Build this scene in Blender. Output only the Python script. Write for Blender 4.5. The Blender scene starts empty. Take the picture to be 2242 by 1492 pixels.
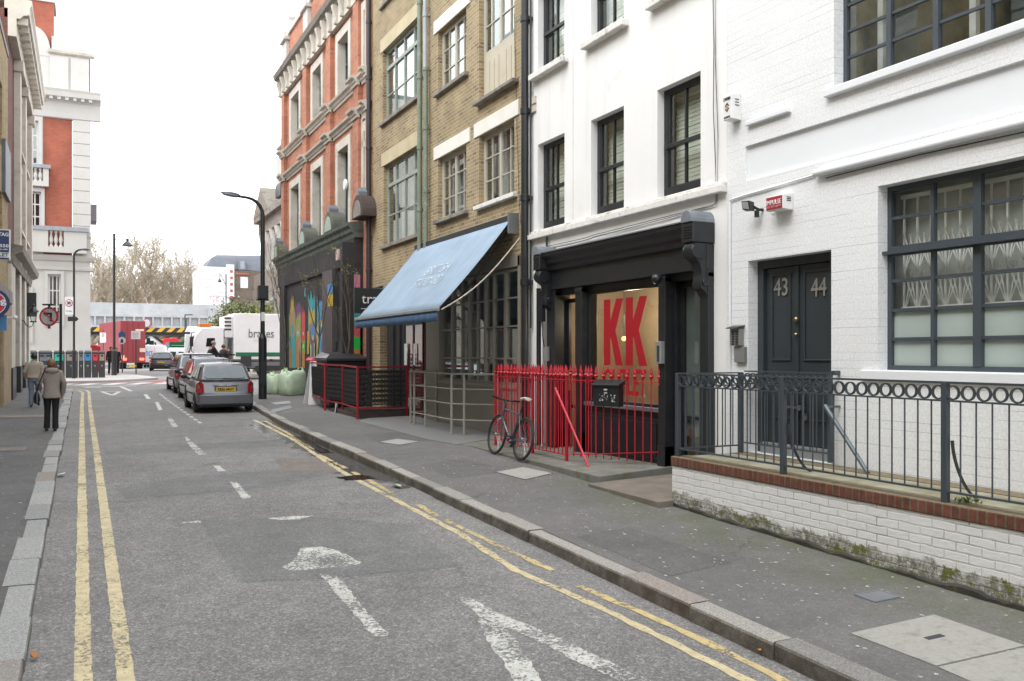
import bpy, bmesh, math, random
from mathutils import Vector, Matrix
from bisect import bisect
random.seed(7)
PI = math.pi
sc = bpy.context.scene
COL = sc.collection
# ---------------------------------------------------------------- camera, world, sun, exposure
ALPHA = math.atan(941/1927.0); SA = math.sin(ALPHA); CA = math.cos(ALPHA)
EYE = 1.74
cd = bpy.data.cameras.new('camera'); cam = bpy.data.objects.new('camera', cd); COL.objects.link(cam)
cd.sensor_width = 36; cd.lens = 1927/2242*36; cd.shift_y = 28/2242; cd.clip_end = 3000; cd.clip_start = .05
cam.location = (0, 0, EYE); cam.rotation_euler = (PI/2, 0, -ALPHA); sc.camera = cam
cd.dof.use_dof = True; cd.dof.focus_distance = 10; cd.dof.aperture_fstop = 8
sc.render.resolution_x = 1024; sc.render.resolution_y = 681
w = bpy.data.worlds.new('World'); sc.world = w; w.use_nodes = True
nt = w.node_tree; nt.nodes.clear()
SUN_EL, SUN_AZ = math.radians(52), math.radians(-105)   # azimuth from +Y towards +X
sky = nt.nodes.new('ShaderNodeTexSky'); sky.sky_type = 'NISHITA'; sky.sun_disc = False
sky.sun_elevation = SUN_EL; sky.sun_rotation = SUN_AZ; sky.air_density = 1; sky.dust_density = 4
hs = nt.nodes.new('ShaderNodeHueSaturation'); hs.inputs['Saturation'].default_value = .12; hs.inputs['Value'].default_value = 1.0
mixw = nt.nodes.new('ShaderNodeMixRGB'); mixw.inputs[0].default_value = .8
mixw.inputs[2].default_value = (12.4, 12.8, 13.2, 1)          # an even overcast cloud layer
bg = nt.nodes.new('ShaderNodeBackground'); bg.inputs[1].default_value = .1
wo = nt.nodes.new('ShaderNodeOutputWorld')
nt.links.new(sky.outputs[0], hs.inputs['Color']); nt.links.new(hs.outputs[0], mixw.inputs[1])
nt.links.new(mixw.outputs[0], bg.inputs[0]); nt.links.new(bg.outputs[0], wo.inputs[0])
sl = bpy.data.lights.new('sun', 'SUN'); sl.energy = .9; sl.angle = math.radians(35); sl.color = (1, .985, .965)
so = bpy.data.objects.new('sun', sl); COL.objects.link(so)
sd = Vector((math.sin(SUN_AZ)*math.cos(SUN_EL), math.cos(SUN_AZ)*math.cos(SUN_EL), math.sin(SUN_EL)))
so.rotation_euler = sd.to_track_quat('Z', 'Y').to_euler(); so.location = (-5, 5, 30)
sc.view_settings.view_transform = 'Standard'; sc.view_settings.look = 'None'
sc.view_settings.exposure = 1.27; sc.view_settings.gamma = 1
sc.cycles.use_denoising = True
sc.cycles.max_bounces = 7; sc.cycles.transparent_max_bounces = 16

# ---------------------------------------------------------------- where things stand (survey of the street)
def ray(px, py):
    u = (px-1121)/1927; return Vector((SA+u*CA, CA-u*SA, (774-py)/1927))
def hx(px, py, X): r = ray(px, py); t = X/r.x; return Vector((X, r.y*t, EYE+r.z*t))
def hy(px, py, Y): r = ray(px, py); t = Y/r.y; return Vector((r.x*t, Y, EYE+r.z*t))
GK = [(-40, -1.2), (0, -.46), (4.25, -.36), (8.6, -.25), (13, -.13), (18, -.05), (25, 0), (33, .08), (40, .22), (48, .34), (60, .36), (130, .4), (2000, 2)]
def interp(T, x):
    if x <= T[0][0]: return T[0][1]
    for (a, b), (c, d) in zip(T, T[1:]):
        if x <= c: return b+(d-b)*(x-a)/(c-a)
    return T[-1][1]
def gz(y): return (interp(GK, y-1)+interp(GK, y)+interp(GK, y+1)+interp(GK, y-2)+interp(GK, y+2))/5
def hg(px, py, dz=0):
    r = ray(px, py); z = 0
    for _ in range(30):
        t = (z-EYE)/r.z; z = gz(r.y*t)+dz
    t = (z-EYE)/r.z
    return Vector((r.x*t, r.y*t, z))
KX = [(-40, 4.22), (18, 4.22), (22, 4.38), (26, 4.6), (30, 4.85), (32.5, 5.2), (34.4, 6.0), (35.6, 7.2), (36.2, 8.6), (36.3, 30)]
def kx(y): return interp(KX, y)
def pz(x, y): return gz(y)+.125+.022*max(0, x-kx(y))       # right pavement
def lz(x, y): return gz(y)+.085+.02*max(0, -.35-x)          # left pavement

# ---------------------------------------------------------------- materials
MC = {}
def N(nt, t, **kw):
    n = nt.nodes.new(t)
    for k, v in kw.items():
        if k.startswith('i_'): n.inputs[k[2:].replace('_', ' ')].default_value = v
        elif k.startswith('j'): n.inputs[int(k[1:])].default_value = v
        else: setattr(n, k, v)
    return n
def ramp(nt, fac, stops):
    r = nt.nodes.new('ShaderNodeValToRGB'); e = r.color_ramp.elements
    while len(e) < len(stops): e.new(.5)
    for el, (p, c) in zip(e, stops):
        el.position = p; el.color = (c, c, c, 1) if not hasattr(c, '__len__') else (*c, 1)
    nt.links.new(fac, r.inputs[0]); return r.outputs[0]
def mix(nt, f, a, b, bt='MIX'):
    m = nt.nodes.new('ShaderNodeMixRGB'); m.blend_type = bt
    for i, v in ((0, f), (1, a), (2, b)):
        if isinstance(v, bpy.types.NodeSocket): nt.links.new(v, m.inputs[i])
        elif hasattr(v, '__len__'): m.inputs[i].default_value = (*v[:3], 1)
        else: m.inputs[i].default_value = v if i == 0 else (v, v, v, 1)
    return m.outputs[0]
def coords(nt, world=True):
    if world: return nt.nodes.new('ShaderNodeNewGeometry').outputs['Position']
    return nt.nodes.new('ShaderNodeTexCoord').outputs['Object']
def noise(nt, vec, s, d=4, r=.6, out=0):
    n = N(nt, 'ShaderNodeTexNoise', i_Scale=s, i_Detail=d, i_Roughness=r)
    nt.links.new(vec, n.inputs['Vector']); return n.outputs[out]
def bump(nt, h, st, dist=.01, nrm=None):
    b = N(nt, 'ShaderNodeBump', i_Strength=st, i_Distance=dist)
    nt.links.new(h, b.inputs['Height'])
    if nrm is not None: nt.links.new(nrm, b.inputs['Normal'])
    return b.outputs[0]
def newmat(name):
    m = bpy.data.materials.new(name); m.use_nodes = True; nt = m.node_tree
    return m, nt, nt.nodes['Principled BSDF']
def M(name, col, rough=.6, metal=0, var=.18, sc_=2.5, bmp=.15, bs=60, world=False, spec=.5, coat=0, dirt=None, dsc=1.2, dth=.55, streak=0):
    if name in MC: return MC[name]
    m, nt, b = newmat(name); v = coords(nt, world)
    n = noise(nt, v, sc_)
    f = ramp(nt, n, [(.25, 1-var), (.75, 1+var*.6)])
    c = mix(nt, 1, col, f, 'MULTIPLY')
    if dirt:
        dn = noise(nt, v, dsc, 6, .7)
        c = mix(nt, ramp(nt, dn, [(dth-.05, 0), (dth+.12, .8)]), c, dirt)
    if streak:
        sv = N(nt, 'ShaderNodeVectorMath', operation='MULTIPLY'); sv.inputs[1].default_value = (5, 5, .22); nt.links.new(v, sv.inputs[0])
        c = mix(nt, mix(nt, 1, ramp(nt, noise(nt, sv.outputs[0], 1, 5, .65), [(.50, 0), (.68, streak)]), ramp(nt, noise(nt, v, .5, 2), [(.42, .2), (.6, 1)]), 'MULTIPLY'), c, (.36, .34, .31))
    nt.links.new(c, b.inputs['Base Color'])
    b.inputs['Roughness'].default_value = rough; b.inputs['Metallic'].default_value = metal
    b.inputs['Specular IOR Level'].default_value = spec; b.inputs['Coat Weight'].default_value = coat
    b.inputs['Coat Roughness'].default_value = .05
    if bmp: nt.links.new(bump(nt, noise(nt, v, bs, 3), bmp, .004), b.inputs['Normal'])
    MC[name] = m; return m
def uv_wall(nt, dist=.0):
    """u = x + y, v = z on upright walls"""
    p = coords(nt, True); s = N(nt, 'ShaderNodeSeparateXYZ'); nt.links.new(p, s.inputs[0])
    a = N(nt, 'ShaderNodeMath', operation='ADD'); nt.links.new(s.outputs[0], a.inputs[0]); nt.links.new(s.outputs[1], a.inputs[1])
    c = N(nt, 'ShaderNodeCombineXYZ'); nt.links.new(a.outputs[0], c.inputs[0]); nt.links.new(s.outputs[2], c.inputs[1])
    out = c.outputs[0]
    if dist:
        n = N(nt, 'ShaderNodeTexNoise', i_Scale=5.0, i_Detail=2.0); nt.links.new(p, n.inputs['Vector'])
        m = N(nt, 'ShaderNodeVectorMath', operation='MULTIPLY_ADD'); nt.links.new(n.outputs['Color'], m.inputs[0])
        m.inputs[1].default_value = (dist, dist, 0); nt.links.new(out, m.inputs[2]); out = m.outputs[0]
    return out, p, s.outputs[2]
def brick(name, c1, c2, mort, bw=.225, bh=.075, ms=.010, rough=.85, bmp=.7, dist=.006, stain=(.1, .09, .08), sta=.35, third=None, off=.5, lines=None, nb=.35):
    if name in MC: return MC[name]
    m, nt, b = newmat(name); v, p, z = uv_wall(nt, dist)
    t = N(nt, 'ShaderNodeTexBrick', i_Scale=1.0); t.offset = off
    t.inputs['Color1'].default_value = (*c1, 1); t.inputs['Color2'].default_value = (*c2, 1); t.inputs['Mortar'].default_value = (*mort, 1)
    t.inputs['Mortar Size'].default_value = ms; t.inputs['Mortar Smooth'].default_value = .25
    t.inputs['Brick Width'].default_value = bw; t.inputs['Row Height'].default_value = bh; t.inputs['Bias'].default_value = 0
    nt.links.new(v, t.inputs['Vector'])
    c = t.outputs['Color']
    if third:
        t2 = N(nt, 'ShaderNodeTexBrick', i_Scale=1.0); t2.offset = off
        t2.inputs['Color1'].default_value = (0, 0, 0, 1); t2.inputs['Color2'].default_value = (1, 1, 1, 1); t2.inputs['Mortar'].default_value = (0, 0, 0, 1)
        t2.inputs['Mortar Size'].default_value = ms; t2.inputs['Brick Width'].default_value = bw; t2.inputs['Row Height'].default_value = bh
        n3 = N(nt, 'ShaderNodeVectorMath', operation='ADD'); nt.links.new(v, n3.inputs[0]); n3.inputs[1].default_value = (bw*36, bh*52, 0)
        nt.links.new(n3.outputs[0], t2.inputs['Vector'])
        c = mix(nt, ramp(nt, t2.outputs['Color'], [(.80, 0), (.88, .7)]), c, third)
    c = mix(nt, 1, c, ramp(nt, noise(nt, p, 1.1, 5), [(.3, 1-sta), (.62, 1.0)]), 'MULTIPLY')
    c = mix(nt, .5, c, ramp(nt, noise(nt, p, 40, 3), [(.3, .7), (.7, 1.15)]), 'MULTIPLY')
    if lines:  # groove shade between courses put into the colour as thin dark lines
        t4 = N(nt, 'ShaderNodeTexBrick', i_Scale=1.0)
        for k_, v_ in (('Color1', (0, 0, 0, 1)), ('Color2', (0, 0, 0, 1)), ('Mortar', (1, 1, 1, 1))): t4.inputs[k_].default_value = v_
        t4.inputs['Mortar Size'].default_value = .0035; t4.inputs['Mortar Smooth'].default_value = .6; t4.inputs['Brick Width'].default_value = 400; t4.inputs['Row Height'].default_value = bh
        nt.links.new(v, t4.inputs['Vector']); sc3 = N(nt, 'ShaderNodeVectorMath', operation='MULTIPLY'); sc3.inputs[1].default_value = (1, 1, 9); nt.links.new(p, sc3.inputs[0])
        c = mix(nt, mix(nt, 1, t4.outputs['Color'], ramp(nt, noise(nt, sc3.outputs[0], .9, 3), [(.45, 0), (.6, .75)]), 'MULTIPLY'), c, lines)
    nt.links.new(c, b.inputs['Base Color']); b.inputs['Roughness'].default_value = rough
    inv = ramp(nt, t.outputs['Fac'], [(0, 1), (1, 0)])
    n1 = bump(nt, inv, bmp, .012); nt.links.new(bump(nt, noise(nt, p, 55 if nb > .2 else 9, 4), nb, .005, n1), b.inputs['Normal'])
    MC[name] = m; return m
def glass(name='window_glass', tint=.82, base=.05, rough=.02, fr=1.0):
    if name in MC: return MC[name]
    m, nt, b = newmat(name); nt.nodes.remove(b)
    out = nt.nodes['Material Output']
    tr = N(nt, 'ShaderNodeBsdfTransparent'); tr.inputs[0].default_value = (tint*.97, tint, tint*.98, 1)
    gl = N(nt, 'ShaderNodeBsdfGlossy'); gl.inputs['Roughness'].default_value = rough; gl.inputs['Color'].default_value = (.95, 1, .98, 1)
    p = coords(nt, True); nt.links.new(bump(nt, noise(nt, p, 1.2, 1), .05, .02), gl.inputs['Normal'])
    g = N(nt, 'ShaderNodeNewGeometry'); dt = N(nt, 'ShaderNodeVectorMath', operation='DOT_PRODUCT'); nt.links.new(g.outputs['Incoming'], dt.inputs[0]); nt.links.new(g.outputs['Normal'], dt.inputs[1])
    ab = N(nt, 'ShaderNodeMath', operation='ABSOLUTE'); nt.links.new(dt.outputs['Value'], ab.inputs[0])
    om = N(nt, 'ShaderNodeMath', operation='SUBTRACT', j0=1.0); nt.links.new(ab.outputs[0], om.inputs[1])
    fz = N(nt, 'ShaderNodeMath', operation='POWER', j1=4.2); nt.links.new(om.outputs[0], fz.inputs[0])
    ma = N(nt, 'ShaderNodeMath', operation='MULTIPLY_ADD'); nt.links.new(fz.outputs[0], ma.inputs[0]); ma.inputs[1].default_value = fr; ma.inputs[2].default_value = base
    mx = N(nt, 'ShaderNodeMixShader'); nt.links.new(ma.outputs[0], mx.inputs[0]); nt.links.new(tr.outputs[0], mx.inputs[1]); nt.links.new(gl.outputs[0], mx.inputs[2])
    nt.links.new(mx.outputs[0], out.inputs[0]); MC[name] = m; return m
def emis(name, col, s):
    if name in MC: return MC[name]
    m, nt, b = newmat(name); b.inputs['Base Color'].default_value = (*col, 1)
    b.inputs['Emission Color'].default_value = (*col, 1); b.inputs['Emission Strength'].default_value = s; MC[name] = m; return m

# ---------------------------------------------------------------- mesh building
def wl(o):
    v = Vector((0, 0, 0))
    while o is not None: v += o.location; o = o.parent
    return v
def tag(o, label=None, cat=None, group=None, kind=None):
    if label: o['label'] = label
    if cat: o['category'] = cat
    if group: o['group'] = group
    if kind: o['kind'] = kind
    return o
def thing(name, label, cat, loc=(0, 0, 0), rz=0, group=None):
    o = bpy.data.objects.new(name, None); COL.objects.link(o); o.location = loc; o.rotation_euler = (0, 0, rz)
    o.empty_display_size = .2
    return tag(o, label, cat, group)
class MB:
    def __init__(s): s.v = []; s.f = []; s.mi = []; s.m = 0
    def add(s, vs, fs):
        n = len(s.v); s.v += [Vector(v) for v in vs]
        for f in fs: s.f.append([n+i for i in f]); s.mi.append(s.m)
        return s
    def box(s, x0, x1, y0, y1, z0, z1):
        return s.hexa([(x0, y0, z0), (x1, y0, z0), (x1, y1, z0), (x0, y1, z0), (x0, y0, z1), (x1, y0, z1), (x1, y1, z1), (x0, y1, z1)])
    def hexa(s, p):
        return s.add(p, [(0, 3, 2, 1), (4, 5, 6, 7), (0, 1, 5, 4), (1, 2, 6, 5), (2, 3, 7, 6), (3, 0, 4, 7)])
    def tube(s, pts, r, n=8, r1=None, cap=True):
        pts = [Vector(p) for p in pts]; k = len(pts); rings = []
        if not hasattr(r, '__len__'): r = [r+((r1 if r1 is not None else r)-r)*i/(k-1) for i in range(k)]
        up = None
        for i, p in enumerate(pts):
            d = (pts[min(i+1, k-1)]-pts[max(i-1, 0)]).normalized()
            if up is None: up = Vector((0, 0, 1)) if abs(d.z) < .9 else Vector((1, 0, 0))
            a = d.cross(up)
            if a.length < 1e-4: up = Vector((0, 1, 0)); a = d.cross(up)
            a.normalize(); b = d.cross(a); up = -b if False else up
            rings.append([p+(a*math.cos(2*PI*j/n)+b*math.sin(2*PI*j/n))*r[i] for j in range(n)])
        fs = [(i*n+j, i*n+(j+1) % n, (i+1)*n+(j+1) % n, (i+1)*n+j) for i in range(k-1) for j in range(n)]
        if cap: fs += [tuple(range(n))[::-1], tuple((k-1)*n+j for j in range(n))]
        return s.add([v for q in rings for v in q], fs)
    def bar(s, a, b, w, h):
        a = Vector(a); b = Vector(b); d = (b-a).normalized()
        up = Vector((0, 0, 1)) if abs(d.z) < .95 else Vector((0, 1, 0))
        x = d.cross(up).normalized()*w/2; y = x.cross(d).normalized()*h/2
        return s.hexa([a-x-y, a+x-y, a+x+y, a-x+y, b-x-y, b+x-y, b+x+y, b-x+y])
    def lathe(s, prof, c=(0, 0, 0), n=16, axis='Z'):
        c = Vector(c); vs = []
        for (r, z) in prof:
            for j in range(n):
                a = 2*PI*j/n; q = (r*math.cos(a), r*math.sin(a), z)
                if axis == 'X': q = (q[2], q[0], q[1])
                if axis == 'Y': q = (q[0], q[2], q[1])
                vs.append(c+Vector(q))
        k = len(prof)
        fs = [(i*n+j, i*n+(j+1) % n, (i+1)*n+(j+1) % n, (i+1)*n+j) for i in range(k-1) for j in range(n)]
        fs += [tuple(range(n))[::-1], tuple((k-1)*n+j for j in range(n))]
        return s.add(vs, fs)
    def prism(s, poly, off):
        """closed polygon (3-D points) extruded by the vector off"""
        n = len(poly); off = Vector(off); p = [Vector(q) for q in poly]
        return s.add(p+[q+off for q in p], [tuple(range(n))[::-1], tuple(range(n, 2*n))]+[(i, (i+1) % n, n+(i+1) % n, n+i) for i in range(n)])
    def loft(s, rings, close=True, cap=True):
        n = len(rings[0]); k = len(rings); m = n if close else n-1
        fs = [(i*n+j, i*n+(j+1) % n, (i+1)*n+(j+1) % n, (i+1)*n+j) for i in range(k-1) for j in range(m)]
        if cap: fs += [tuple(range(n))[::-1], tuple((k-1)*n+j for j in range(n))]
        return s.add([v for r in rings for v in r], fs)
    def sphere(s, c, r, n=10, sz=1, sx=1, sy=1, jit=0):
        c = Vector(c); vs = []; k = max(4, n//2+1)
        for i in range(1, k):
            for j in range(n):
                a = PI*i/k; b = 2*PI*j/n; q = 1+random.uniform(-jit, jit)
                vs.append(c+Vector((math.sin(a)*math.cos(b)*sx, math.sin(a)*math.sin(b)*sy, math.cos(a)*sz))*r*q)
        vs += [c+Vector((0, 0, r*sz)), c-Vector((0, 0, r*sz))]; T = len(vs)-2
        fs = [(i*n+j, i*n+(j+1) % n, (i+1)*n+(j+1) % n, (i+1)*n+j) for i in range(k-2) for j in range(n)]
        fs += [(T, (j+1) % n, j) for j in range(n)]+[(T+1, (k-2)*n+j, (k-2)*n+(j+1) % n) for j in range(n)]
        return s.add(vs, fs)
    def build(s, name, mats, parent=None, local=False, smooth=False, bev=0, recalc=True, sub=0):
        if not s.v: return None
        off = Vector((0, 0, 0)) if (parent is None or local) else wl(parent)
        me = bpy.data.meshes.new(name); me.from_pydata([v-off for v in s.v], [], s.f)
        if not isinstance(mats, (list, tuple)): mats = [mats]
        for m in mats: me.materials.append(m)
        me.polygons.foreach_set('material_index', s.mi)
        if recalc:
            bm = bmesh.new(); bm.from_mesh(me); bmesh.ops.recalc_face_normals(bm, faces=bm.faces); bm.to_mesh(me); bm.free()
        if smooth:
            me.polygons.foreach_set('use_smooth', [True]*len(me.polygons))
            if smooth != 'all':
                try: me.set_sharp_from_angle(angle=math.radians(40))
                except Exception: pass
        me.update()
        o = bpy.data.objects.new(name, me); COL.objects.link(o); o.parent = parent
        if bev:
            b = o.modifiers.new('bevel', 'BEVEL'); b.width = bev; b.segments = 2; b.limit_method = 'ANGLE'; b.angle_limit = math.radians(50)
        if sub:
            b = o.modifiers.new('subdivision', 'SUBSURF'); b.levels = sub; b.render_levels = sub
        return o
def kids(o): return [c for c in bpy.data.objects if c.parent == o]
def copy_tree(o, parent=None, _map=None):
    c = o.copy(); COL.objects.link(c); c.parent = parent
    for ch in kids(o): copy_tree(ch, c)
    return c
def copies(o, offs):
    """extra copies of one part, moved by each offset"""
    for d in offs:
        c = o.copy(); c.location = o.location+Vector(d); COL.objects.link(c); c.parent = o.parent
class Fr:
    """upright plane: origin, direction u along it, n out of it"""
    def __init__(s, o, u, n): s.o = Vector(o); s.u = Vector(u).normalized(); s.n = Vector(n).normalized()
    def p(s, u, n, z): return s.o+s.u*u+s.n*n+Vector((0, 0, z))
    def box(s, mb, u0, u1, n0, n1, z0, z1):
        p = s.p; return mb.hexa([p(u0, n0, z0), p(u1, n0, z0), p(u1, n1, z0), p(u0, n1, z0), p(u0, n0, z1), p(u1, n0, z1), p(u1, n1, z1), p(u0, n1, z1)])
    def quad(s, mb, u0, u1, n, z0, z1): return mb.add([s.p(u0, n, z0), s.p(u1, n, z0), s.p(u1, n, z1), s.p(u0, n, z1)], [(0, 1, 2, 3)])
    def poly(s, mb, pts, n0, n1): return mb.prism([s.p(a, n0, b) for a, b in pts], s.n*(n1-n0))
def wall(F, mb, u0, u1, z0, z1, holes, depth=.12):
    us = sorted({u0, u1, *[h[0] for h in holes], *[h[1] for h in holes]}); zs = sorted({z0, z1, *[h[2] for h in holes], *[h[3] for h in holes]})
    us = [u for u in us if u0 <= u <= u1]; zs = [z for z in zs if z0 <= z <= z1]
    for a, b in zip(us, us[1:]):
        for c, d in zip(zs, zs[1:]):
            mu, mz = (a+b)/2, (c+d)/2
            if any(h[0] < mu < h[1] and h[2] < mz < h[3] for h in holes): continue
            F.quad(mb, a, b, 0, c, d)
    for h in holes:
        a, b, c, d = h[:4]; dp = h[4] if len(h) > 4 else depth; p = F.p
        for q in ([(a, 0, c), (a, -dp, c), (a, -dp, d), (a, 0, d)], [(b, 0, c), (b, 0, d), (b, -dp, d), (b, -dp, c)],
                  [(a, 0, d), (a, -dp, d), (b, -dp, d), (b, 0, d)], [(a, 0, c), (b, 0, c), (b, -dp, c), (a, -dp, c)]):
            mb.add([p(*x) for x in q], [(0, 1, 2, 3)])
def shell(F, mb, u0, u1, z0, z1, deep):
    """sides, back and roof of the block behind a facade"""
    p = F.p
    for q in ([(u0, 0, z0), (u0, -deep, z0), (u0, -deep, z1), (u0, 0, z1)], [(u1, 0, z0), (u1, 0, z1), (u1, -deep, z1), (u1, -deep, z0)],
              [(u0, -deep, z0), (u1, -deep, z0), (u1, -deep, z1), (u0, -deep, z1)], [(u0, 0, z1), (u0, -deep, z1), (u1, -deep, z1), (u1, 0, z1)]):
        mb.add([p(*x) for x in q], [(0, 1, 2, 3)])
def text(s, size, mat, parent, origin, ux, uz, name='lettering', ext=.004, fit=None, bold=0, align='CENTER', local=False):
    """flat letters standing on a surface: ux reading direction, uz up"""
    c = bpy.data.curves.new('t', 'FONT'); c.body = s; c.size = size; c.extrude = ext; c.align_x = align; c.align_y = 'CENTER'; c.offset = bold; c.resolution_u = 3
    o = bpy.data.objects.new('t', c); COL.objects.link(o); dg = bpy.context.evaluated_depsgraph_get(); dg.update()
    me = bpy.data.meshes.new_from_object(o.evaluated_get(dg)); bpy.data.objects.remove(o); bpy.data.curves.remove(c)
    ux = Vector(ux).normalized(); uz = Vector(uz).normalized(); nn = ux.cross(uz)
    if fit and len(me.vertices):
        xs = [v.co.x for v in me.vertices]; ys = [v.co.y for v in me.vertices]
        cx, cy = (max(xs)+min(xs))/2, (max(ys)+min(ys))/2; fx, fy = fit[0]/(max(xs)-min(xs)), fit[1]/(max(ys)-min(ys))
        for v in me.vertices: v.co.x = (v.co.x-cx)*fx; v.co.y = (v.co.y-cy)*fy
    off = Vector(origin)-(wl(parent) if (parent and not local) else Vector())
    for v in me.vertices: v.co = off+ux*v.co.x+uz*v.co.y+nn*v.co.z
    me.materials.clear(); me.materials.append(mat); me.name = name
    r = bpy.data.objects.new(name, me); COL.objects.link(r); r.parent = parent; return r
# ---------------------------------------------------------------- surface materials
def asphalt(name, base=.115, tint=(1, .985, .96), patch=True, specks=.5, light=1.0, wet=False, gum=False, moss=False):
    m, nt, b = newmat(name); p = coords(nt, True)
    big = ramp(nt, noise(nt, p, .35, 4), [(.3, .82), (.7, 1.12)])
    mid = ramp(nt, noise(nt, p, 3, 5), [(.3, .86), (.7, 1.1)])
    c = mix(nt, 1, tuple(base*t for t in tint), big, 'MULTIPLY'); c = mix(nt, 1, c, mid, 'MULTIPLY')
    vo = N(nt, 'ShaderNodeTexVoronoi', i_Scale=95.0); nt.links.new(p, vo.inputs['Vector'])
    cs = N(nt, 'ShaderNodeSeparateColor'); nt.links.new(vo.outputs['Color'], cs.inputs[0])
    st = ramp(nt, cs.outputs[0], [(.0, .55), (.55, .95), (.85, 1.45), (1, 2.1)])
    c = mix(nt, specks, c, mix(nt, 1, c, st, 'MULTIPLY'))
    vb = N(nt, 'ShaderNodeTexVoronoi', i_Scale=44.0); nt.links.new(p, vb.inputs['Vector']); cb3 = N(nt, 'ShaderNodeSeparateColor'); nt.links.new(vb.outputs['Color'], cb3.inputs[0])
    c = mix(nt, specks*.75, c, mix(nt, 1, c, ramp(nt, cb3.outputs[1], [(0, .55), (.3, .9), (.8, 1.1), (1, 1.75)]), 'MULTIPLY'))
    if gum:
        v2 = N(nt, 'ShaderNodeTexVoronoi', i_Scale=7.0); nt.links.new(p, v2.inputs['Vector'])
        dn = noise(nt, p, .8, 2)
        ad = N(nt, 'ShaderNodeMath', operation='MULTIPLY_ADD'); nt.links.new(dn, ad.inputs[0]); ad.inputs[1].default_value = -.10; nt.links.new(v2.outputs['Distance'], ad.inputs[2])
        c = mix(nt, ramp(nt, ad.outputs[0], [(.035, .75), (.06, 0)]), c, (.42, .41, .38))
    if moss:
        s = N(nt, 'ShaderNodeSeparateXYZ'); nt.links.new(p, s.inputs[0])
        mr = N(nt, 'ShaderNodeMapRange', i_From_Min=5.0, i_From_Max=6.3); nt.links.new(s.outputs[0], mr.inputs[0])
        mm = N(nt, 'ShaderNodeMath', operation='MULTIPLY'); nt.links.new(mr.outputs[0], mm.inputs[0]); nt.links.new(ramp(nt, noise(nt, p, 1.6, 6, .7), [(.38, 0), (.62, .62)]), mm.inputs[1])
        ym = N(nt, 'ShaderNodeMapRange', i_From_Min=13.0, i_From_Max=9.0); nt.links.new(s.outputs[1], ym.inputs[0])
        m2 = N(nt, 'ShaderNodeMath', operation='MULTIPLY'); nt.links.new(mm.outputs[0], m2.inputs[0]); nt.links.new(ym.outputs[0], m2.inputs[1])
        c = mix(nt, m2.outputs[0], c, (.085, .10, .035))
    # cracks and seams
    v3 = N(nt, 'ShaderNodeTexVoronoi', i_Scale=.23, feature='DISTANCE_TO_EDGE')
    wv = N(nt, 'ShaderNodeVectorMath', operation='MULTIPLY_ADD'); nt.links.new(noise(nt, p, 2.2, 5, .7, 1), wv.inputs[0]); wv.inputs[1].default_value = (.55, .55, 0); nt.links.new(p, wv.inputs[2]); nt.links.new(wv.outputs[0], v3.inputs['Vector'])
    c = mix(nt, mix(nt, 1, ramp(nt, v3.outputs['Distance'], [(.002, .45), (.005, 0)]), ramp(nt, noise(nt, p, .6, 2), [(.52, 0), (.58, 1)]), 'MULTIPLY'), c, (.025, .025, .025))
    rough = .88
    b.inputs['Roughness'].default_value = rough
    if wet:
        s = N(nt, 'ShaderNodeSeparateXYZ'); nt.links.new(p, s.inputs[0])
        a1 = N(nt, 'ShaderNodeMapRange', i_From_Min=3.05, i_From_Max=3.95); nt.links.new(s.outputs[0], a1.inputs[0])
        a2 = N(nt, 'ShaderNodeMapRange', i_From_Min=10.5, i_From_Max=13.0); nt.links.new(s.outputs[1], a2.inputs[0])
        a3 = N(nt, 'ShaderNodeMapRange', i_From_Min=26.0, i_From_Max=22.0); nt.links.new(s.outputs[1], a3.inputs[0])
        a4 = N(nt, 'ShaderNodeMapRange', i_From_Min=5.0, i_From_Max=4.4); nt.links.new(s.outputs[0], a4.inputs[0])
        def mul(x, y):
            q = N(nt, 'ShaderNodeMath', operation='MULTIPLY'); nt.links.new(x, q.inputs[0]); nt.links.new(y, q.inputs[1]); return q.outputs[0]
        wm = mul(mul(a1.outputs[0], a2.outputs[0]), mul(a3.outputs[0], a4.outputs[0]))
        wn = N(nt, 'ShaderNodeMath', operation='ADD'); nt.links.new(wm, wn.inputs[0]); nt.links.new(ramp(nt, noise(nt, p, 2.5, 5), [(.3, -.0), (.7, .5)]), wn.inputs[1])
        wf = mul(ramp(nt, wn.outputs[0], [(.78, 0), (1.0, 1)]), ramp(nt, wm, [(.02, 0), (.2, 1)]))
        c = mix(nt, wf, c, mix(nt, 1, c, .42, 'MULTIPLY'))
        nt.links.new(ramp(nt, wf, [(0, rough), (1, .16)]), b.inputs['Roughness'])
        # lighter brown gravelly channel against the kerbs
    nt.links.new(c, b.inputs['Base Color'])
    hn = mix(nt, .5, cs.outputs[1], noise(nt, p, 30, 4))
    nt.links.new(bump(nt, hn, .55, .006), b.inputs['Normal'])
    MC[name] = m; return m
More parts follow.
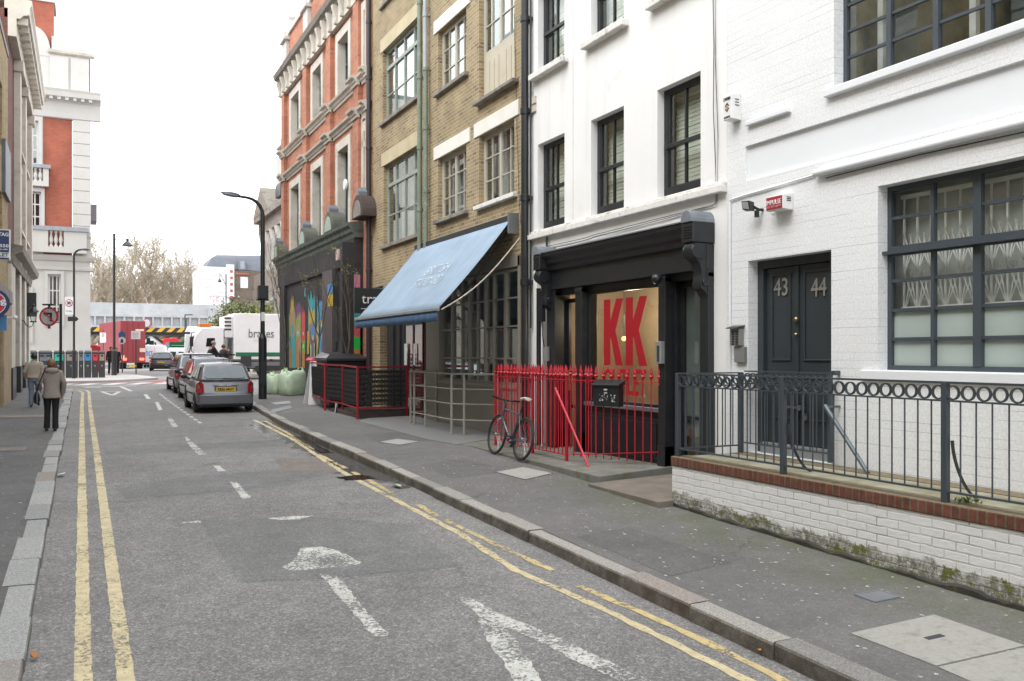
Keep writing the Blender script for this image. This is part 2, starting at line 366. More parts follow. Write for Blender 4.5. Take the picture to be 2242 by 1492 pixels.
def paint(name, col, wear=.5, edge=.09, sc_=26):
    m, nt, b = newmat(name); p = coords(nt, True)
    c = mix(nt, 1, col, ramp(nt, noise(nt, p, 9, 5), [(.3, .74), (.7, 1.08)]), 'MULTIPLY')
    c = mix(nt, 1, c, ramp(nt, noise(nt, p, 90, 2), [(.3, .82), (.6, 1.05)]), 'MULTIPLY')
    nt.links.new(c, b.inputs['Base Color']); b.inputs['Roughness'].default_value = .7
    nt.links.new(bump(nt, noise(nt, p, 110, 3), .5, .004), b.inputs['Normal'])
    n1 = noise(nt, p, sc_, 6, .75); n2 = noise(nt, p, 1.7, 3)
    ad = N(nt, 'ShaderNodeMath', operation='MULTIPLY_ADD'); nt.links.new(n2, ad.inputs[0]); ad.inputs[1].default_value = .55; nt.links.new(n1, ad.inputs[2])
    a = ramp(nt, ad.outputs[0], [(wear, 0), (wear+edge, 1)])
    tr = N(nt, 'ShaderNodeBsdfTransparent'); mx = N(nt, 'ShaderNodeMixShader')
    nt.links.new(a, mx.inputs[0]); nt.links.new(tr.outputs[0], mx.inputs[1]); nt.links.new(b.outputs[0], mx.inputs[2])
    nt.links.new(mx.outputs[0], nt.nodes['Material Output'].inputs[0]); MC[name] = m; return m
ROAD = asphalt('road_asphalt', .215, (1, .962, .94), wet=True, specks=.62)
PAVE = asphalt('pavement_asphalt', .15, (1, .962, .93), specks=.28, gum=True, moss=True)
LPAVE = asphalt('left_pavement_asphalt', .12, (1, .975, .965), specks=.3, gum=True)
YEL = paint('yellow_line_paint', (.64, .54, .33), .64, .09)
YELW = paint('worn_yellow_line_paint', (.62, .49, .24), .665, .06, 16)
WHT = paint('white_line_paint', (.66, .65, .61), .735, .05, 32)
WHT2 = paint('white_line_paint_far', (.62, .61, .58), .42, .1)
RED = paint('red_route_paint', (.55, .12, .12), .5, .2)
def kerbmat(name='granite_kerb', cols=((.30, .285, .26), (.38, .355, .32), (.23, .22, .205))):
    m, nt, b = newmat(name); p = coords(nt, True)
    s = N(nt, 'ShaderNodeSeparateXYZ'); nt.links.new(p, s.inputs[0])
    d = N(nt, 'ShaderNodeMath', operation='DIVIDE'); nt.links.new(s.outputs[1], d.inputs[0]); d.inputs[1].default_value = .92
    fl = N(nt, 'ShaderNodeMath', operation='FLOOR'); nt.links.new(d.outputs[0], fl.inputs[0])
    wn = N(nt, 'ShaderNodeTexWhiteNoise', noise_dimensions='1D'); nt.links.new(fl.outputs[0], wn.inputs['W'])
    c = ramp(nt, wn.outputs[0], [(0, cols[2]), (.35, cols[0]), (.8, cols[1]), (1, (.24, .20, .18))])
    v = N(nt, 'ShaderNodeTexVoronoi', i_Scale=130.0); nt.links.new(p, v.inputs['Vector'])
    cs = N(nt, 'ShaderNodeSeparateColor'); nt.links.new(v.outputs['Color'], cs.inputs[0])
    c = mix(nt, .6, c, mix(nt, 1, c, ramp(nt, cs.outputs[0], [(0, .5), (.6, 1), (1, 1.7)]), 'MULTIPLY'))
    # soot and moss on the upright face only
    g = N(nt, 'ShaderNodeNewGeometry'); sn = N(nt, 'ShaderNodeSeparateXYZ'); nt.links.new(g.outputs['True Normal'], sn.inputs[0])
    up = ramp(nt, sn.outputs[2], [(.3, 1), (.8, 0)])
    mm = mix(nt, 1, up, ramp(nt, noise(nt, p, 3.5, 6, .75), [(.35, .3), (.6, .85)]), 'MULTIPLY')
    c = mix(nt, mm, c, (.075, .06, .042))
    nt.links.new(c, b.inputs['Base Color']); b.inputs['Roughness'].default_value = .8
    nt.links.new(bump(nt, mix(nt, .5, cs.outputs[1], noise(nt, p, 25, 5)), .5, .006), b.inputs['Normal']); MC[name] = m; return m
KERB = kerbmat()
KERBL = kerbmat('left_granite_kerb', ((.30, .305, .30), (.35, .35, .34), (.25, .25, .245)))
WHITEB = brick('white_painted_brick', (.79, .80, .81), (.77, .78, .79), (.76, .77, .78), .235, .088, .006, .55, .16, .016, sta=.04, lines=(.34, .35, .37), nb=.15)
WHITER = M('white_render', (.79, .785, .775), .7, var=.05, sc_=.7, bmp=.25, bs=14, world=True, dirt=(.62, .60, .57), dsc=1.1, dth=.66, streak=.14)
WHITEP = M('white_panel_paint', (.73, .75, .775), .6, var=.03, sc_=.8, bmp=.12, bs=22, world=True)
SILLW = M('weathered_white_sill', (.72, .70, .67), .8, var=.15, sc_=6, bmp=.4, bs=40, world=True, dirt=(.12, .11, .10), dsc=7, dth=.6)
YBR = brick('yellow_stock_brick', (.41, .30, .145), (.31, .225, .115), (.44, .39, .29), bw=.215, bh=.078, ms=.012, third=(.21, .14, .085), sta=.3, bmp=.8)
YBR2 = brick('pale_stock_brick', (.42, .31, .14), (.34, .24, .10), (.34, .28, .18), third=(.22, .14, .07), sta=.3, bmp=.8)
RBR = brick('orange_red_brick', (.51, .21, .125), (.44, .17, .10), (.45, .26, .18), third=(.33, .12, .085), ms=.006, sta=.3, bmp=.4)
RBRD = brick('dark_red_brick', (.20, .055, .035), (.15, .045, .03), (.14, .10, .085), sta=.4)
RBRC = brick('corner_red_brick', (.45, .11, .06), (.36, .09, .05), (.36, .17, .12), sta=.3)
STONE = M('pale_stone', (.56, .52, .455), .75, var=.16, sc_=1.6, bmp=.35, bs=30, world=True, dirt=(.30, .265, .22), dsc=1.3, dth=.58)
STONEW = M('white_stone', (.52, .505, .475), .75, var=.08, sc_=1.1, bmp=.25, bs=30, world=True, dirt=(.52, .48, .43), dsc=.8, dth=.6)
STONED = M('sooty_stone', (.30, .27, .23), .85, var=.4, sc_=2.2, bmp=.6, bs=20, world=True, dirt=(.09, .08, .07), dsc=2.2, dth=.5)
LINT = M('painted_lintel', (.74, .72, .66), .7, var=.08, sc_=2, bmp=.2, bs=40, world=True)
LINTB = M('buff_lintel', (.50, .43, .28), .8, var=.14, sc_=2, bmp=.3, bs=40, world=True)
SAGE = M('sage_green_paint', (.30, .335, .295), .5, var=.12, world=True, dirt=(.45, .44, .38), dsc=9, dth=.62)
PIPEG = M('green_pipe_paint', (.19, .225, .17), .5, var=.25, sc_=4, world=True, dirt=(.40, .42, .34), dsc=5, dth=.6)
CREAM = M('stone_cream_joinery', (.46, .43, .36), .55, var=.08, world=True)
GREYF = M('dark_grey_frame', (.052, .065, .078), .45, var=.12, world=True, dirt=(.12, .13, .14), dsc=12, dth=.66)
BLACKP = M('black_gloss_paint', (.016, .018, .021), .38, var=.3, sc_=5, world=True, bmp=.15, bs=30, dirt=(.038, .04, .042), dsc=6, dth=.62)
BLACKF = M('black_metal', (.02, .021, .023), .45, world=True)
DOORG = M('charcoal_door_paint', (.034, .043, .049), .35, var=.12, world=True)
LEAD = M('lead_sheet', (.20, .22, .25), .5, .2, world=True, var=.2, sc_=8)
REDP = M('red_rail_paint', (.47, .012, .03), .42, var=.22, sc_=7, world=True)
REDD = M('dark_red_rail_paint', (.30, .012, .02), .4, var=.25, world=True)
TAUPE = M('taupe_shopfront_paint', (.255, .24, .205), .45, var=.06, world=True)
RAILT = M('taupe_rail_paint', (.33, .315, .285), .45, var=.06, world=True)
BLIND = M('pale_shutter_blind', (.74, .76, .66), .7, var=.05, world=True)
NET = M('net_curtain', (.6, .61, .59), .9, var=.3, sc_=9, world=True)
FROST = M('pane_film', (.50, .55, .54), .35, var=.04, world=True)
ROOMD = M('dim_interior', (.045, .045, .042), .9, world=True, var=.5, sc_=1.2)
ROOMM = M('grey_interior', (.13, .135, .125), .9, world=True, var=.5, sc_=1.0)
SLATE = M('slate_roof', (.10, .11, .13), .6, var=.2, sc_=1.5, world=True)
GL = glass('window_glass', .92, .10, .02, .9); GLD = glass('shop_glass', .88, .22, .015, 1.0); GLB = glass('upper_window_glass', .75, .22, .02, 1.2); GLA = glass('clear_glass', .93, .02, .015, .8)
WHITE = M('white_plastic', (.72, .72, .71), .4, var=.06)
BLK = M('black_rubber', (.018, .018, .018), .75)
DKG = M('dark_grey_plastic', (.035, .038, .04), .5, var=.15)
STEEL = M('steel', (.45, .45, .46), .35, .9)
CONC = M('concrete_slab', (.20, .195, .18), .85, var=.22, sc_=2, bmp=.5, bs=50, world=True, dirt=(.12, .125, .08), dsc=3, dth=.5)
CONCG = M('smooth_grey_slab', (.21, .21, .205), .7, var=.12, sc_=1.2, bmp=.2, bs=50, world=True)
# ---------------------------------------------------------------- ground, road, pavements, kerbs, markings
def strip_sheet(name, ys, xl, xr, zf, mat, nx=6):
    mb = MB(); rows = []
    for y in ys:
        a, b = xl(y), xr(y); rows.append([(a+(b-a)*i/nx, y, zf(a+(b-a)*i/nx, y)) for i in range(nx+1)])
    mb.loft(rows, close=False, cap=False); return tag(mb.build(name, mat), kind='structure')
Y1 = [-25+i for i in range(0, 90)]
ys = Y1+[66, 70, 80, 100, 130, 200, 400, 1500]
strip_sheet('road', ys, lambda y: -300 if y > 37 else -40, lambda y: 300 if y > 37 else 60, lambda x, y: gz(y), ROAD, 8)
yr = [-25+.5*i for i in range(0, 113)]+[31.8, 32.2, 32.6, 33, 33.4, 33.8, 34.2, 34.6, 35, 35.4, 35.7, 36, 36.15]
yr = sorted(set(y for y in yr if y <= 36.2))
strip_sheet('pavement', yr, lambda y: kx(y)+.16, lambda y: 40, lambda x, y: gz(y)+.125+.022*max(0, min(x, 9)-kx(y)), PAVE, 10)
LK = [(-40, -.34), (39.6, -.34), (40.4, -.62), (41.0, -1.3), (41.3, -2.2), (41.4, -40)]
def lx(y): return interp(LK, y)
yl = sorted(set([-25+.5*i for i in range(0, 130)]+[39.8, 40, 40.2, 40.4, 40.7, 41, 41.2, 41.35]))
yl = [y for y in yl if y <= 41.36]
strip_sheet('left_pavement', yl, lambda y: -42, lambda y: lx(y)-.20, lambda x, y: gz(y)+.085+.02*min(2, max(0, -.35-x)), LPAVE, 14)
def kerb(name, xf, side, ya, yb, h, wd, mat):
    mb = MB(); y = ya
    while y < yb:
        L = .92; y2 = min(y+L-.012, yb); jx = random.uniform(-.012, .012); jz = random.uniform(-.006, .008)
        rings = []
        n = 3 if yb > 30 and y > 26 else 2
        for i in range(n+1):
            yy = y+(y2-y)*i/n; x = xf(yy)+jx; z = gz(yy)
            if abs(xf(yy+.05)-xf(yy-.05)) > .35: break
            c = [(0, -.3), (0, h-.022), (.008, h-.006), (.026, h), (wd, h+.002), (wd, -.3)]
            rings.append([(x+side*a, yy, z+b+(jz if b > 0 else 0)) for a, b in c])
        if len(rings) > 1: mb.loft(rings)
        y += L
    return tag(mb.build(name, mat), kind='structure')
kerb('kerb', kx, 1, -15.64, 35.4, .125, .20, KERB)
kerb('left_kerb', lx, -1, -15.64, 40.9, .088, .24, KERBL)
# far corner pavement with the bins, pale paving
PALE = M('pale_paving', (.40, .38, .365), .85, var=.2, sc_=.6, bmp=.3, bs=30, world=True)
mb = MB(); poly = [(-40, 46.6), (-1, 46.6), (1.5, 47.2), (3.6, 50), (3.4, 54), (2.5, 60), (1.6, 80), (1.2, 110), (-40, 110)]
mb.prism([(x, y, gz(y)+.10) for x, y in poly], (0, 0, -.4)); tag(mb.build('far_pavement', PALE), kind='structure')
mb = MB(); poly = [(9.6, 54.5), (8.4, 60), (8.2, 98), (60, 98), (60, 54.5)]
mb.prism([(x, y, gz(y)+.12) for x, y in poly], (0, 0, -.4)); tag(mb.build('far_right_pavement', PALE), kind='structure')
# markings
def ribbon(mb, pts, wd, dz=.004, jag=.006, step=.12, ground=True):
    P = []
    for a, b in zip(pts, pts[1:]):
        a = Vector(a[:2]); b = Vector(b[:2]); n = max(1, int((b-a).length/step))
        P += [a.lerp(b, i/n) for i in range(n)]
    P.append(Vector(pts[-1][:2])); L = []; R = []
    for i, p in enumerate(P):
        d = (P[min(i+1, len(P)-1)]-P[max(i-1, 0)]).normalized(); q = Vector((-d.y, d.x))
        for S, s in ((L, 1), (R, -1)):
            v = p+q*s*(wd/2+random.uniform(-jag, jag)); S.append((v.x, v.y, gz(v.y)+dz))
    mb.loft([L, R], close=False, cap=False)
def flat(mb, poly, dz=.004, jag=.0):
    out = []
    n = len(poly)
    for i in range(n):
        a = Vector(poly[i][:2]); b = Vector(poly[(i+1) % n][:2]); k = max(1, int((b-a).length/.05)) if jag else 1
        for j in range(k):
            v = a.lerp(b, j/k)
            if jag: v += Vector((random.uniform(-jag, jag), random.uniform(-jag, jag)))
            out.append((v.x, v.y, gz(v.y)+dz))
    mb.add(out, [tuple(range(len(out)))])
def px_ribbon(mb, pp, wd, **k): ribbon(mb, [hg(*p) for p in pp], wd, **k)
mb = MB(); ribbon(mb, [(.02, -8), (.0, 12), (-.01, 30), (.02, 38.6), (-.12, 39.8), (-.5, 40.7), (-1.2, 41.3)], .105); tag(mb.build('yellow_line', YEL, recalc=False), kind='structure')
mb = MB(); ribbon(mb, [(.27, -8), (.24, 12), (.22, 30), (.24, 38.9), (.16, 40.1), (-.2, 41.1), (-.8, 41.8), (-1.6, 42)], .105); tag(mb.build('yellow_line', YEL, recalc=False), kind='structure')
mb = MB(); px_ribbon(mb, [(556, 920), (640, 962), (712, 1010), (760, 1040), (870, 1098), (1003, 1167), (1130, 1250), (1290, 1320), (1410, 1378), (1640, 1492), (1900, 1622)], .085, jag=.012)
tag(mb.build('yellow_line', YEL, recalc=False), kind='structure')
mb = MB()
for pp in ([(580, 922), (640, 955), (690, 985)], [(698, 996), (757, 1026)], [(772, 1034), (865, 1084)], [(915, 1106), (960, 1131)], [(975, 1139), (1090, 1195), (1210, 1250)], [(1268, 1284), (1450, 1362), (1590, 1428), (1720, 1494), (1960, 1615)]):
    px_ribbon(mb, pp, .078, jag=.014)
tag(mb.build('worn_yellow_line', YELW, recalc=False), kind='structure')
mb = MB()
for q in ([(700, 1258), (737, 1262), (852, 1393), (818, 1396)], [(1000, 1307), (1035, 1312), (1090, 1342), (1240, 1405), (1330, 1447), (1440, 1500), (1370, 1496), (1270, 1455), (1180, 1405), (1110, 1378), (1050, 1352)],
          [(1046, 1354), (1100, 1371), (1140, 1415), (1192, 1498), (1130, 1498), (1095, 1440), (1060, 1395)],
          [(620, 1243), (649, 1222), (657, 1202), (704, 1198), (741, 1207), (770, 1222), (794, 1234), (774, 1240), (720, 1243), (675, 1249), (634, 1250)],
          [(585, 1136), (640, 1131), (688, 1130), (655, 1138), (615, 1139)], [(395, 1144), (440, 1141), (440, 1145), (397, 1147)], [(502, 1055), (518, 1056), (550, 1091), (530, 1093)], [(466, 1020), (482, 1021), (494, 1032), (478, 1033)],
          [(404, 957), (409, 957), (452, 996), (434, 997), (412, 973)], [(365, 914), (375, 914), (390, 935), (378, 936)]):
    flat(mb, [hg(*p) for p in q], jag=.012)
tag(mb.build('white_road_marking', WHT, recalc=False), kind='structure')
mb = MB()
for q in ([(339, 881), (347, 881), (356, 898), (347, 899)], [(314, 864), (322, 864), (330, 874), (321, 874)]): flat(mb, [hg(*p) for p in q])
for k in range(15):   # dotted parking bay line beside the parked cars
    y = 23.2+k*.95; x = 2.62+.004*k
    flat(mb, [(x, y), (x+.09, y), (x+.09, y+.5), (x, y+.5)])
def outline(q, wd=.12):
    for a, b in zip(q, q[1:]): ribbon(mb, [hg(*a), hg(*b)], wd, step=5, jag=0)
outline([(222, 858), (262, 858), (246, 866), (222, 858)], .15); outline([(240, 847), (264, 847), (288, 857)], .14); outline([(186, 849), (222, 849)], .3)
for k in range(7): flat(mb, [(-1.5+k*1.1, 44.4), (-.9+k*1.1, 44.4), (-.2+k*1.1, 46.2), (-.8+k*1.1, 46.2)], dz=.008)
for x in (-3, 0): flat(mb, [(x, 43.1), (x+2.2, 43.1), (x+2.2, 43.3), (x, 43.3)])
tag(mb.build('white_road_marking', WHT2, recalc=False), kind='structure')
mb = MB(); 
for dy in (0, .5): ribbon(mb, [(-8, 45.9+dy), (1, 45.9+dy), (3.2, 47+dy), (4.6, 50+dy)], .12, step=2, jag=0, dz=.012)
ribbon(mb, [hg(310, 842), hg(368, 836)], .35, step=2, jag=0, dz=.012)
tag(mb.build('red_road_marking', RED, recalc=False), kind='structure')
# repaired strips across the road
PT = asphalt('patched_asphalt', .185, (1, .985, .97), specks=.45)
mb = MB(); flat(mb, [hg(440, 1142), hg(690, 1132), hg(900, 1150), hg(1010, 1240), hg(700, 1268), hg(520, 1275)], dz=.002, jag=.01)
flat(mb, [(.5, 12.4), (2.6, 12.6), (3.5, 13.6), (3.3, 14.3), (1.6, 14.0), (.4, 13.6)], dz=.002, jag=.02)
flat(mb, [(.35, 17.2), (3.6, 17.2), (3.7, 18.5), (.35, 18.3)], dz=.002, jag=.02)
tag(mb.build('road_patch', PT, recalc=False), kind='structure')
BROWNP = asphalt('brown_patch_asphalt', .18, (1.1, .95, .84), specks=.5)
mb = MB(); flat(mb, [hg(600, 1003), hg(700, 1003), hg(740, 1035), hg(620, 1035)], dz=.0025, jag=.01); tag(mb.build('road_patch', BROWNP, recalc=False), kind='structure')
def lflat(mb, poly, dz): mb.add([(x, y, lz(x, y)+dz) for x, y in poly], [tuple(range(len(poly)))])
mb = MB(); lflat(mb, [(-2.1, 17.6), (-.9, 17.6), (-.9, 18.2), (-2.1, 18.2)], .003); lflat(mb, [(-2.1, 25.5), (-.6, 25.4), (-.6, 26.3), (-2.1, 26.3)], .003)
tag(mb.build('pavement_patch', BROWNP, recalc=False), kind='structure')
DPAV = asphalt('dark_patch_pavement', .125, (1, .97, .95), specks=.3)
def rflat(mb, poly, dz): mb.add([(x, y, pz(x, y)+dz) for x, y in poly], [tuple(range(len(poly)))])
mb = MB(); rflat(mb, [(4.7, 11.6), (5.7, 11.7), (5.6, 13.2), (4.75, 13.0)], .002); rflat(mb, [(5.0, 15.8), (6.1, 15.9), (6.0, 17.6), (5.1, 17.4)], .002); rflat(mb, [(4.55, 6.2), (5.3, 6.3), (5.25, 7.9), (4.55, 7.8)], .002)
tag(mb.build('pavement_patch', DPAV, recalc=False), kind='structure')
# standing water in the right-hand channel
wm, nt, b = newmat('puddle_water'); b.inputs['Base Color'].default_value = (.02, .021, .02, 1); b.inputs['Roughness'].default_value = .12
nt.links.new(bump(nt, noise(nt, coords(nt), 6, 2), .08, .01), b.inputs['Normal'])
mb = MB()
flat(mb, [hg(*p) for p in [(640, 955), (668, 958), (712, 985), (730, 993), (700, 992), (690, 986)]], dz=.007, jag=.03)
flat(mb, [hg(*p) for p in [(735, 1046), (790, 1040), (825, 1048), (790, 1052), (760, 1053)]], dz=.007, jag=.03)
tag(mb.build('water', wm, recalc=False), kind='structure')
# access covers in the pavement
def cover(px4, label, mat, name='access_cover', slot=None, frame=True):
    P = [hg(p[0], p[1], .15) for p in px4]; c = sum(P, Vector())/4; c.z = pz(c.x, c.y)+.002 if c.x > 0 else lz(c.x, c.y)+.002
    t = thing(name, label, 'access cover', c)
    def Z(v, d): return (v.x, v.y, (pz(v.x, v.y) if v.x > 0 else lz(v.x, v.y))+d)
    mb = MB(); mb.prism([Z(v, .008) for v in P], (0, 0, -.03)); mb.build('plate', mat, t)
    if frame:
        mb = MB()
        for i in range(4): mb.bar(Z(P[i], .004), Z(P[(i+1) % 4], .004), .016, .012)
        mb.build('frame', LEAD, t)
    if slot:
        S = [hg(p[0], p[1], .15) for p in slot]; mb = MB(); mb.prism([Z(v, .011) for v in S], (0, 0, -.008)); mb.build('lifting_plate', M('slot_steel', (.10, .11, .12), .5, .6), t)
COVM = M('pale_granite_cover', (.36, .35, .32), .8, var=.14, sc_=30, bmp=.6, bs=150, world=True, dirt=(.22, .215, .19), dsc=9, dth=.58)
COVG = M('galvanised_cover', (.22, .235, .25), .5, .3, var=.15, world=True)
cover([(1862, 1385), (2045, 1350), (2244, 1418), (2050, 1456)], 'large pale square cover with a small steel slot in the near pavement', COVM, slot=[(2022, 1398), (2058, 1391), (2070, 1396), (2034, 1403)], frame=False)
cover([(2054, 1459), (2248, 1421), (2460, 1492), (2290, 1560)], 'second pale square cover cut off by the bottom right corner', COVM, frame=False)
cover([(1872, 1305), (1925, 1297), (1972, 1311), (1916, 1321)], 'small bluish steel cover in the pavement near the low white wall', COVG)
cover([(1085, 1035), (1145, 1026), (1210, 1040), (1150, 1052)], 'pale concrete cover in the pavement in front of the bicycle', COVM)
cover([(830, 968), (870, 962), (918, 969), (875, 975)], 'pale concrete cover in the pavement beside the grey slab', COVM)
cover([(593, 897), (634, 888), (640, 894), (600, 902)], 'steel framed cover in the pavement beside the near lamp post', COVG)
cover([(592, 882), (632, 879), (638, 884), (604, 886)], 'pale cover in the pavement behind the steel framed one', COVM)
# dropped litter and the white bits on the pavement
def litter(px, py, dz, label, mat, s=1.0, name='litter_scrap'):
    c = hg(px, py, dz); random.seed(int(px)); mb = MB(); n = 7
    P = [(c.x+math.cos(k*2*PI/n)*.06*s*random.uniform(.6, 1.2), c.y+math.sin(k*2*PI/n)*.10*s*random.uniform(.6, 1.2), c.z+random.uniform(.005, .03)) for k in range(n)]
    mb.prism(P, (0, 0, .004)); o = mb.build(name, mat); tag(o, label, 'litter')
litter(870, 1065, .02, 'pale green crumpled scrap in the right gutter', M('scrap_green', (.45, .55, .42), .6), 1.2)
litter(134, 1041, .02, 'white scrap of litter by the left kerb', M('scrap_white', (.7, .7, .68), .6), 1.0)
litter(75, 1440, .02, 'orange brown dead leaf against the left kerb at the bottom', M('scrap_leaf', (.35, .14, .04), .8), .45, 'dead_leaf')
litter(1663, 1430, .02, 'small orange pip on the road beside the yellow lines', M('scrap_orange', (.6, .25, .05), .6), .22)
random.seed(11)
mb = MB()
for k in range(280):
    x = random.uniform(4.5, 6.2) if random.random() < .75 else random.uniform(-2.0, -.65)
    y = random.uniform(2.5, 13); z = pz(x, y) if x > 0 else lz(x, y); s = random.uniform(.003, .016); a = random.uniform(0, PI)
    n = 5; P = [(x+s*math.cos(a+j*2*PI/n)*random.uniform(.5, 1.3), y+s*1.4*math.sin(a+j*2*PI/n)*random.uniform(.5, 1.3), z+.0025) for j in range(n)]
    mb.prism(P, (0, 0, .003))
o = mb.build('fallen_petals', M('petal', (.55, .53, .48), .8)); tag(o, 'pale petals and bits scattered over the asphalt pavements', 'petals', kind='stuff')
# ---------------------------------------------------------------- facade helpers
XF = 7.45
FR = Fr((XF, 0, 0), (0, 1, 0), (-1, 0, 0))
def H(xl, xr, yt, yb, X=XF, at=None):
    """opening on the street wall: left px, right px, top and bottom read at px 'at'"""
    at = at or xl
    return (hx(xr, 0, X).y, hx(xl, 0, X).y, hx(at, yb, X).z, hx(at, yt, X).z)
def fsplit(a, b, n): return [a+(b-a)*i/n for i in range(n+1)]
def window(par, F, op, dn, mat, cols, rows, bw=.05, fw=.06, gl=None, back=None, bd=.35, name='window', pane='pane', thick=None, backname='blind', dp=.05, slats=False):
    u0, u1, z0, z1 = op; gl = gl or GL
    mb = MB()
    F.box(mb, u0, u0+fw, -dn-dp, -dn, z0, z1); F.box(mb, u1-fw, u1, -dn-dp, -dn, z0, z1)
    F.box(mb, u0+fw, u1-fw, -dn-dp+.002, -dn-.002, z0, z0+fw); F.box(mb, u0+fw, u1-fw, -dn-dp+.002, -dn-.002, z1-fw, z1)
    for c in cols:
        wdt = bw; 
        if isinstance(c, tuple): c, wdt = c
        F.box(mb, u0+(u1-u0)*c-wdt/2, u0+(u1-u0)*c+wdt/2, -dn-dp+.004, -dn-.004+(.012 if wdt > bw else 0), z0+fw, z1-fw)
    for r in rows:
        wdt = bw
        if isinstance(r, tuple): r, wdt = r
        F.box(mb, u0+fw, u1-fw, -dn-dp+.008, -dn-.008+(.022 if wdt > bw else 0), z0+(z1-z0)*r-wdt/2, z0+(z1-z0)*r+wdt/2)
    w_ = mb.build(name, mat, par)
    mb = MB(); F.quad(mb, u0+fw, u1-fw, -dn-dp*.6, z0+fw, z1-fw); mb.build(pane, gl, w_)
    if back is not None:
        mb = MB()
        if slats:
            z = z0+.05; 
            while z < z1: F.poly(mb, [(u0+.02, z), (u1-.02, z), (u1-.02, z+.052), (u0+.02, z+.052)], -dn-bd, -dn-bd+.012+.006*(int(z*20) % 2)); z += .06
        else:
            n = max(4, int((u1-u0)/.09)); P = [F.p(u0+(u1-u0)*i/n, -dn-bd+(.02 if i % 2 else -.02), 0) for i in range(n+1)]
            mb.loft([[p+Vector((0, 0, z0+.02)) for p in P], [p+Vector((0, 0, z1-.02)) for p in P]], close=False, cap=False)
        mb.build(backname, back, w_)
    return w_
def room(par, F, op, deep, mat, name='room'):
    u0, u1, z0, z1 = op; mb = MB()
    for q in ([(u0, -deep, z0), (u1, -deep, z0), (u1, -deep, z1), (u0, -deep, z1)], [(u0, -.16, z0), (u0, -deep, z0), (u0, -deep, z1), (u0, -.16, z1)],
              [(u1, -.16, z0), (u1, -deep, z0), (u1, -deep, z1), (u1, -.16, z1)], [(u0, -.16, z0), (u1, -.16, z0), (u1, -deep, z0), (u0, -deep, z0)], [(u0, -.16, z1), (u1, -.16, z1), (u1, -deep, z1), (u0, -deep, z1)]):
        mb.add([F.p(*x) for x in q], [(0, 1, 2, 3)])
    return mb.build(name, mat, par)

# ================================================================ 1. white painted brick building (43 / 44)
yb = hx(1592, 0, XF).y
wb = thing('white_brick_building', 'white painted brick building with charcoal double doors numbered 43 and 44 and big grid windows', 'building', (XF, 4, 0))
lowz0, lowz1 = hx(1937, 811, XF).z, hx(1920, 409, XF).z
yL = hx(1922, 0, XF).y
lw = (yL-5.55, yL, lowz0, lowz1)
upz0 = hx(1836, 190, XF).z; yU = hx(1826, 0, XF).y
uw = (yU-7.2, yU, upz0, upz0+2.4)
dr = H(1638, 1820, 572, 700); PFZ = .514
dop = (dr[0], dr[1], PFZ, dr[3])
rc = (-7, hx(1632, 0, XF).y, hx(1632, 398, XF).z, hx(1632, 321, XF).z)     # plain band set back between the storeys
mb = MB(); wall(FR, mb, -7, yb, -1.5, rc[2], [(*lw, .14), (*dop, .17)])
wall(FR, mb, rc[1], yb, rc[2], rc[3], []); wall(FR, mb, -7, yb, rc[3], 11.5, [(*uw, .14)])
for q in ([(rc[0], 0, rc[3]), (rc[1], 0, rc[3]), (rc[1], -.045, rc[3]), (rc[0], -.045, rc[3])], [(rc[1], 0, rc[2]), (rc[1], 0, rc[3]), (rc[1], -.045, rc[3]), (rc[1], -.045, rc[2])],
          [(rc[0], 0, rc[2]), (rc[1], 0, rc[2]), (rc[1], -.045, rc[2]), (rc[0], -.045, rc[2])]): mb.add([FR.p(*x) for x in q], [(0, 1, 2, 3)])
shell(FR, mb, -7, yb, -1.5, 11.5, 9); mb.build('wall', WHITEB, wb, recalc=False)
mb = MB(); FR.quad(mb, rc[0], rc[1], -.045, rc[2], rc[3]); mb.build('plain_band', WHITEP, wb)
zs_ = hx(1804, 219, XF).z
mb = MB(); FR.box(mb, -7, hx(1803, 0, XF-.06).y, -.04, .07, zs_, upz0+.0); mb.build('window_sill', WHITEP, wb, bev=.012)
mb = MB(); FR.box(mb, -7, hx(1888, 0, XF).y, -.03, .04, hx(1937, 834, XF).z, lowz0-.004); mb.build('window_sill', WHITEP, wb, bev=.008)
a, b_ = hx(1725, 252, XF-.05), hx(1632, 277, XF-.05)
mb = MB(); FR.box(mb, a.y, b_.y, -.02, .055, b_.z, b_.z+.06); mb.build('ledge', WHITEP, wb, bev=.01)
# lower window: two panes per leaf, six rows, lattice grille and frosted film behind
z0, z1 = lw[2], lw[3]; hh = z1-z0
pw = hx(1947, 0, XF+.14).y-hx(2035, 0, XF+.14).y
nc = int(5.5/pw); cw = lw[1]-lw[0]
cols = []
for k in range(1, nc+1):
    u = lw[1]-.06-pw*k; c = (u-lw[0])/cw
    if c > .02: cols.append((c, .085) if k % 2 == 0 else (c, .036))
rws = [.142, .288, .437, (.655, .13), .83]
rws = [.168, .325, .485, (.645, .10), .825]
window(wb, FR, lw, .14, GREYF, cols, rws, .034, .05, GLA)
fz_ = z0+hh*.325
mb = MB(); FR.quad(mb, lw[0]+.02, lw[1]-.02, -.185, z0+.02, fz_); mb.build('pane_film', FROST, wb)
mb = MB(); FR.box(mb, lw[0]-.02, lw[1]+.03, -.145, -.06, z0+hh*.645-.035, z0+hh*.645+.0); mb.build('drip_bar', GREYF, wb)
GRIL = M('white_grille_paint', (.85, .84, .82), .5, var=.05)
mb = MB(); u = lw[0]+.05; st = .165; top, bot = z1-.10, fz_
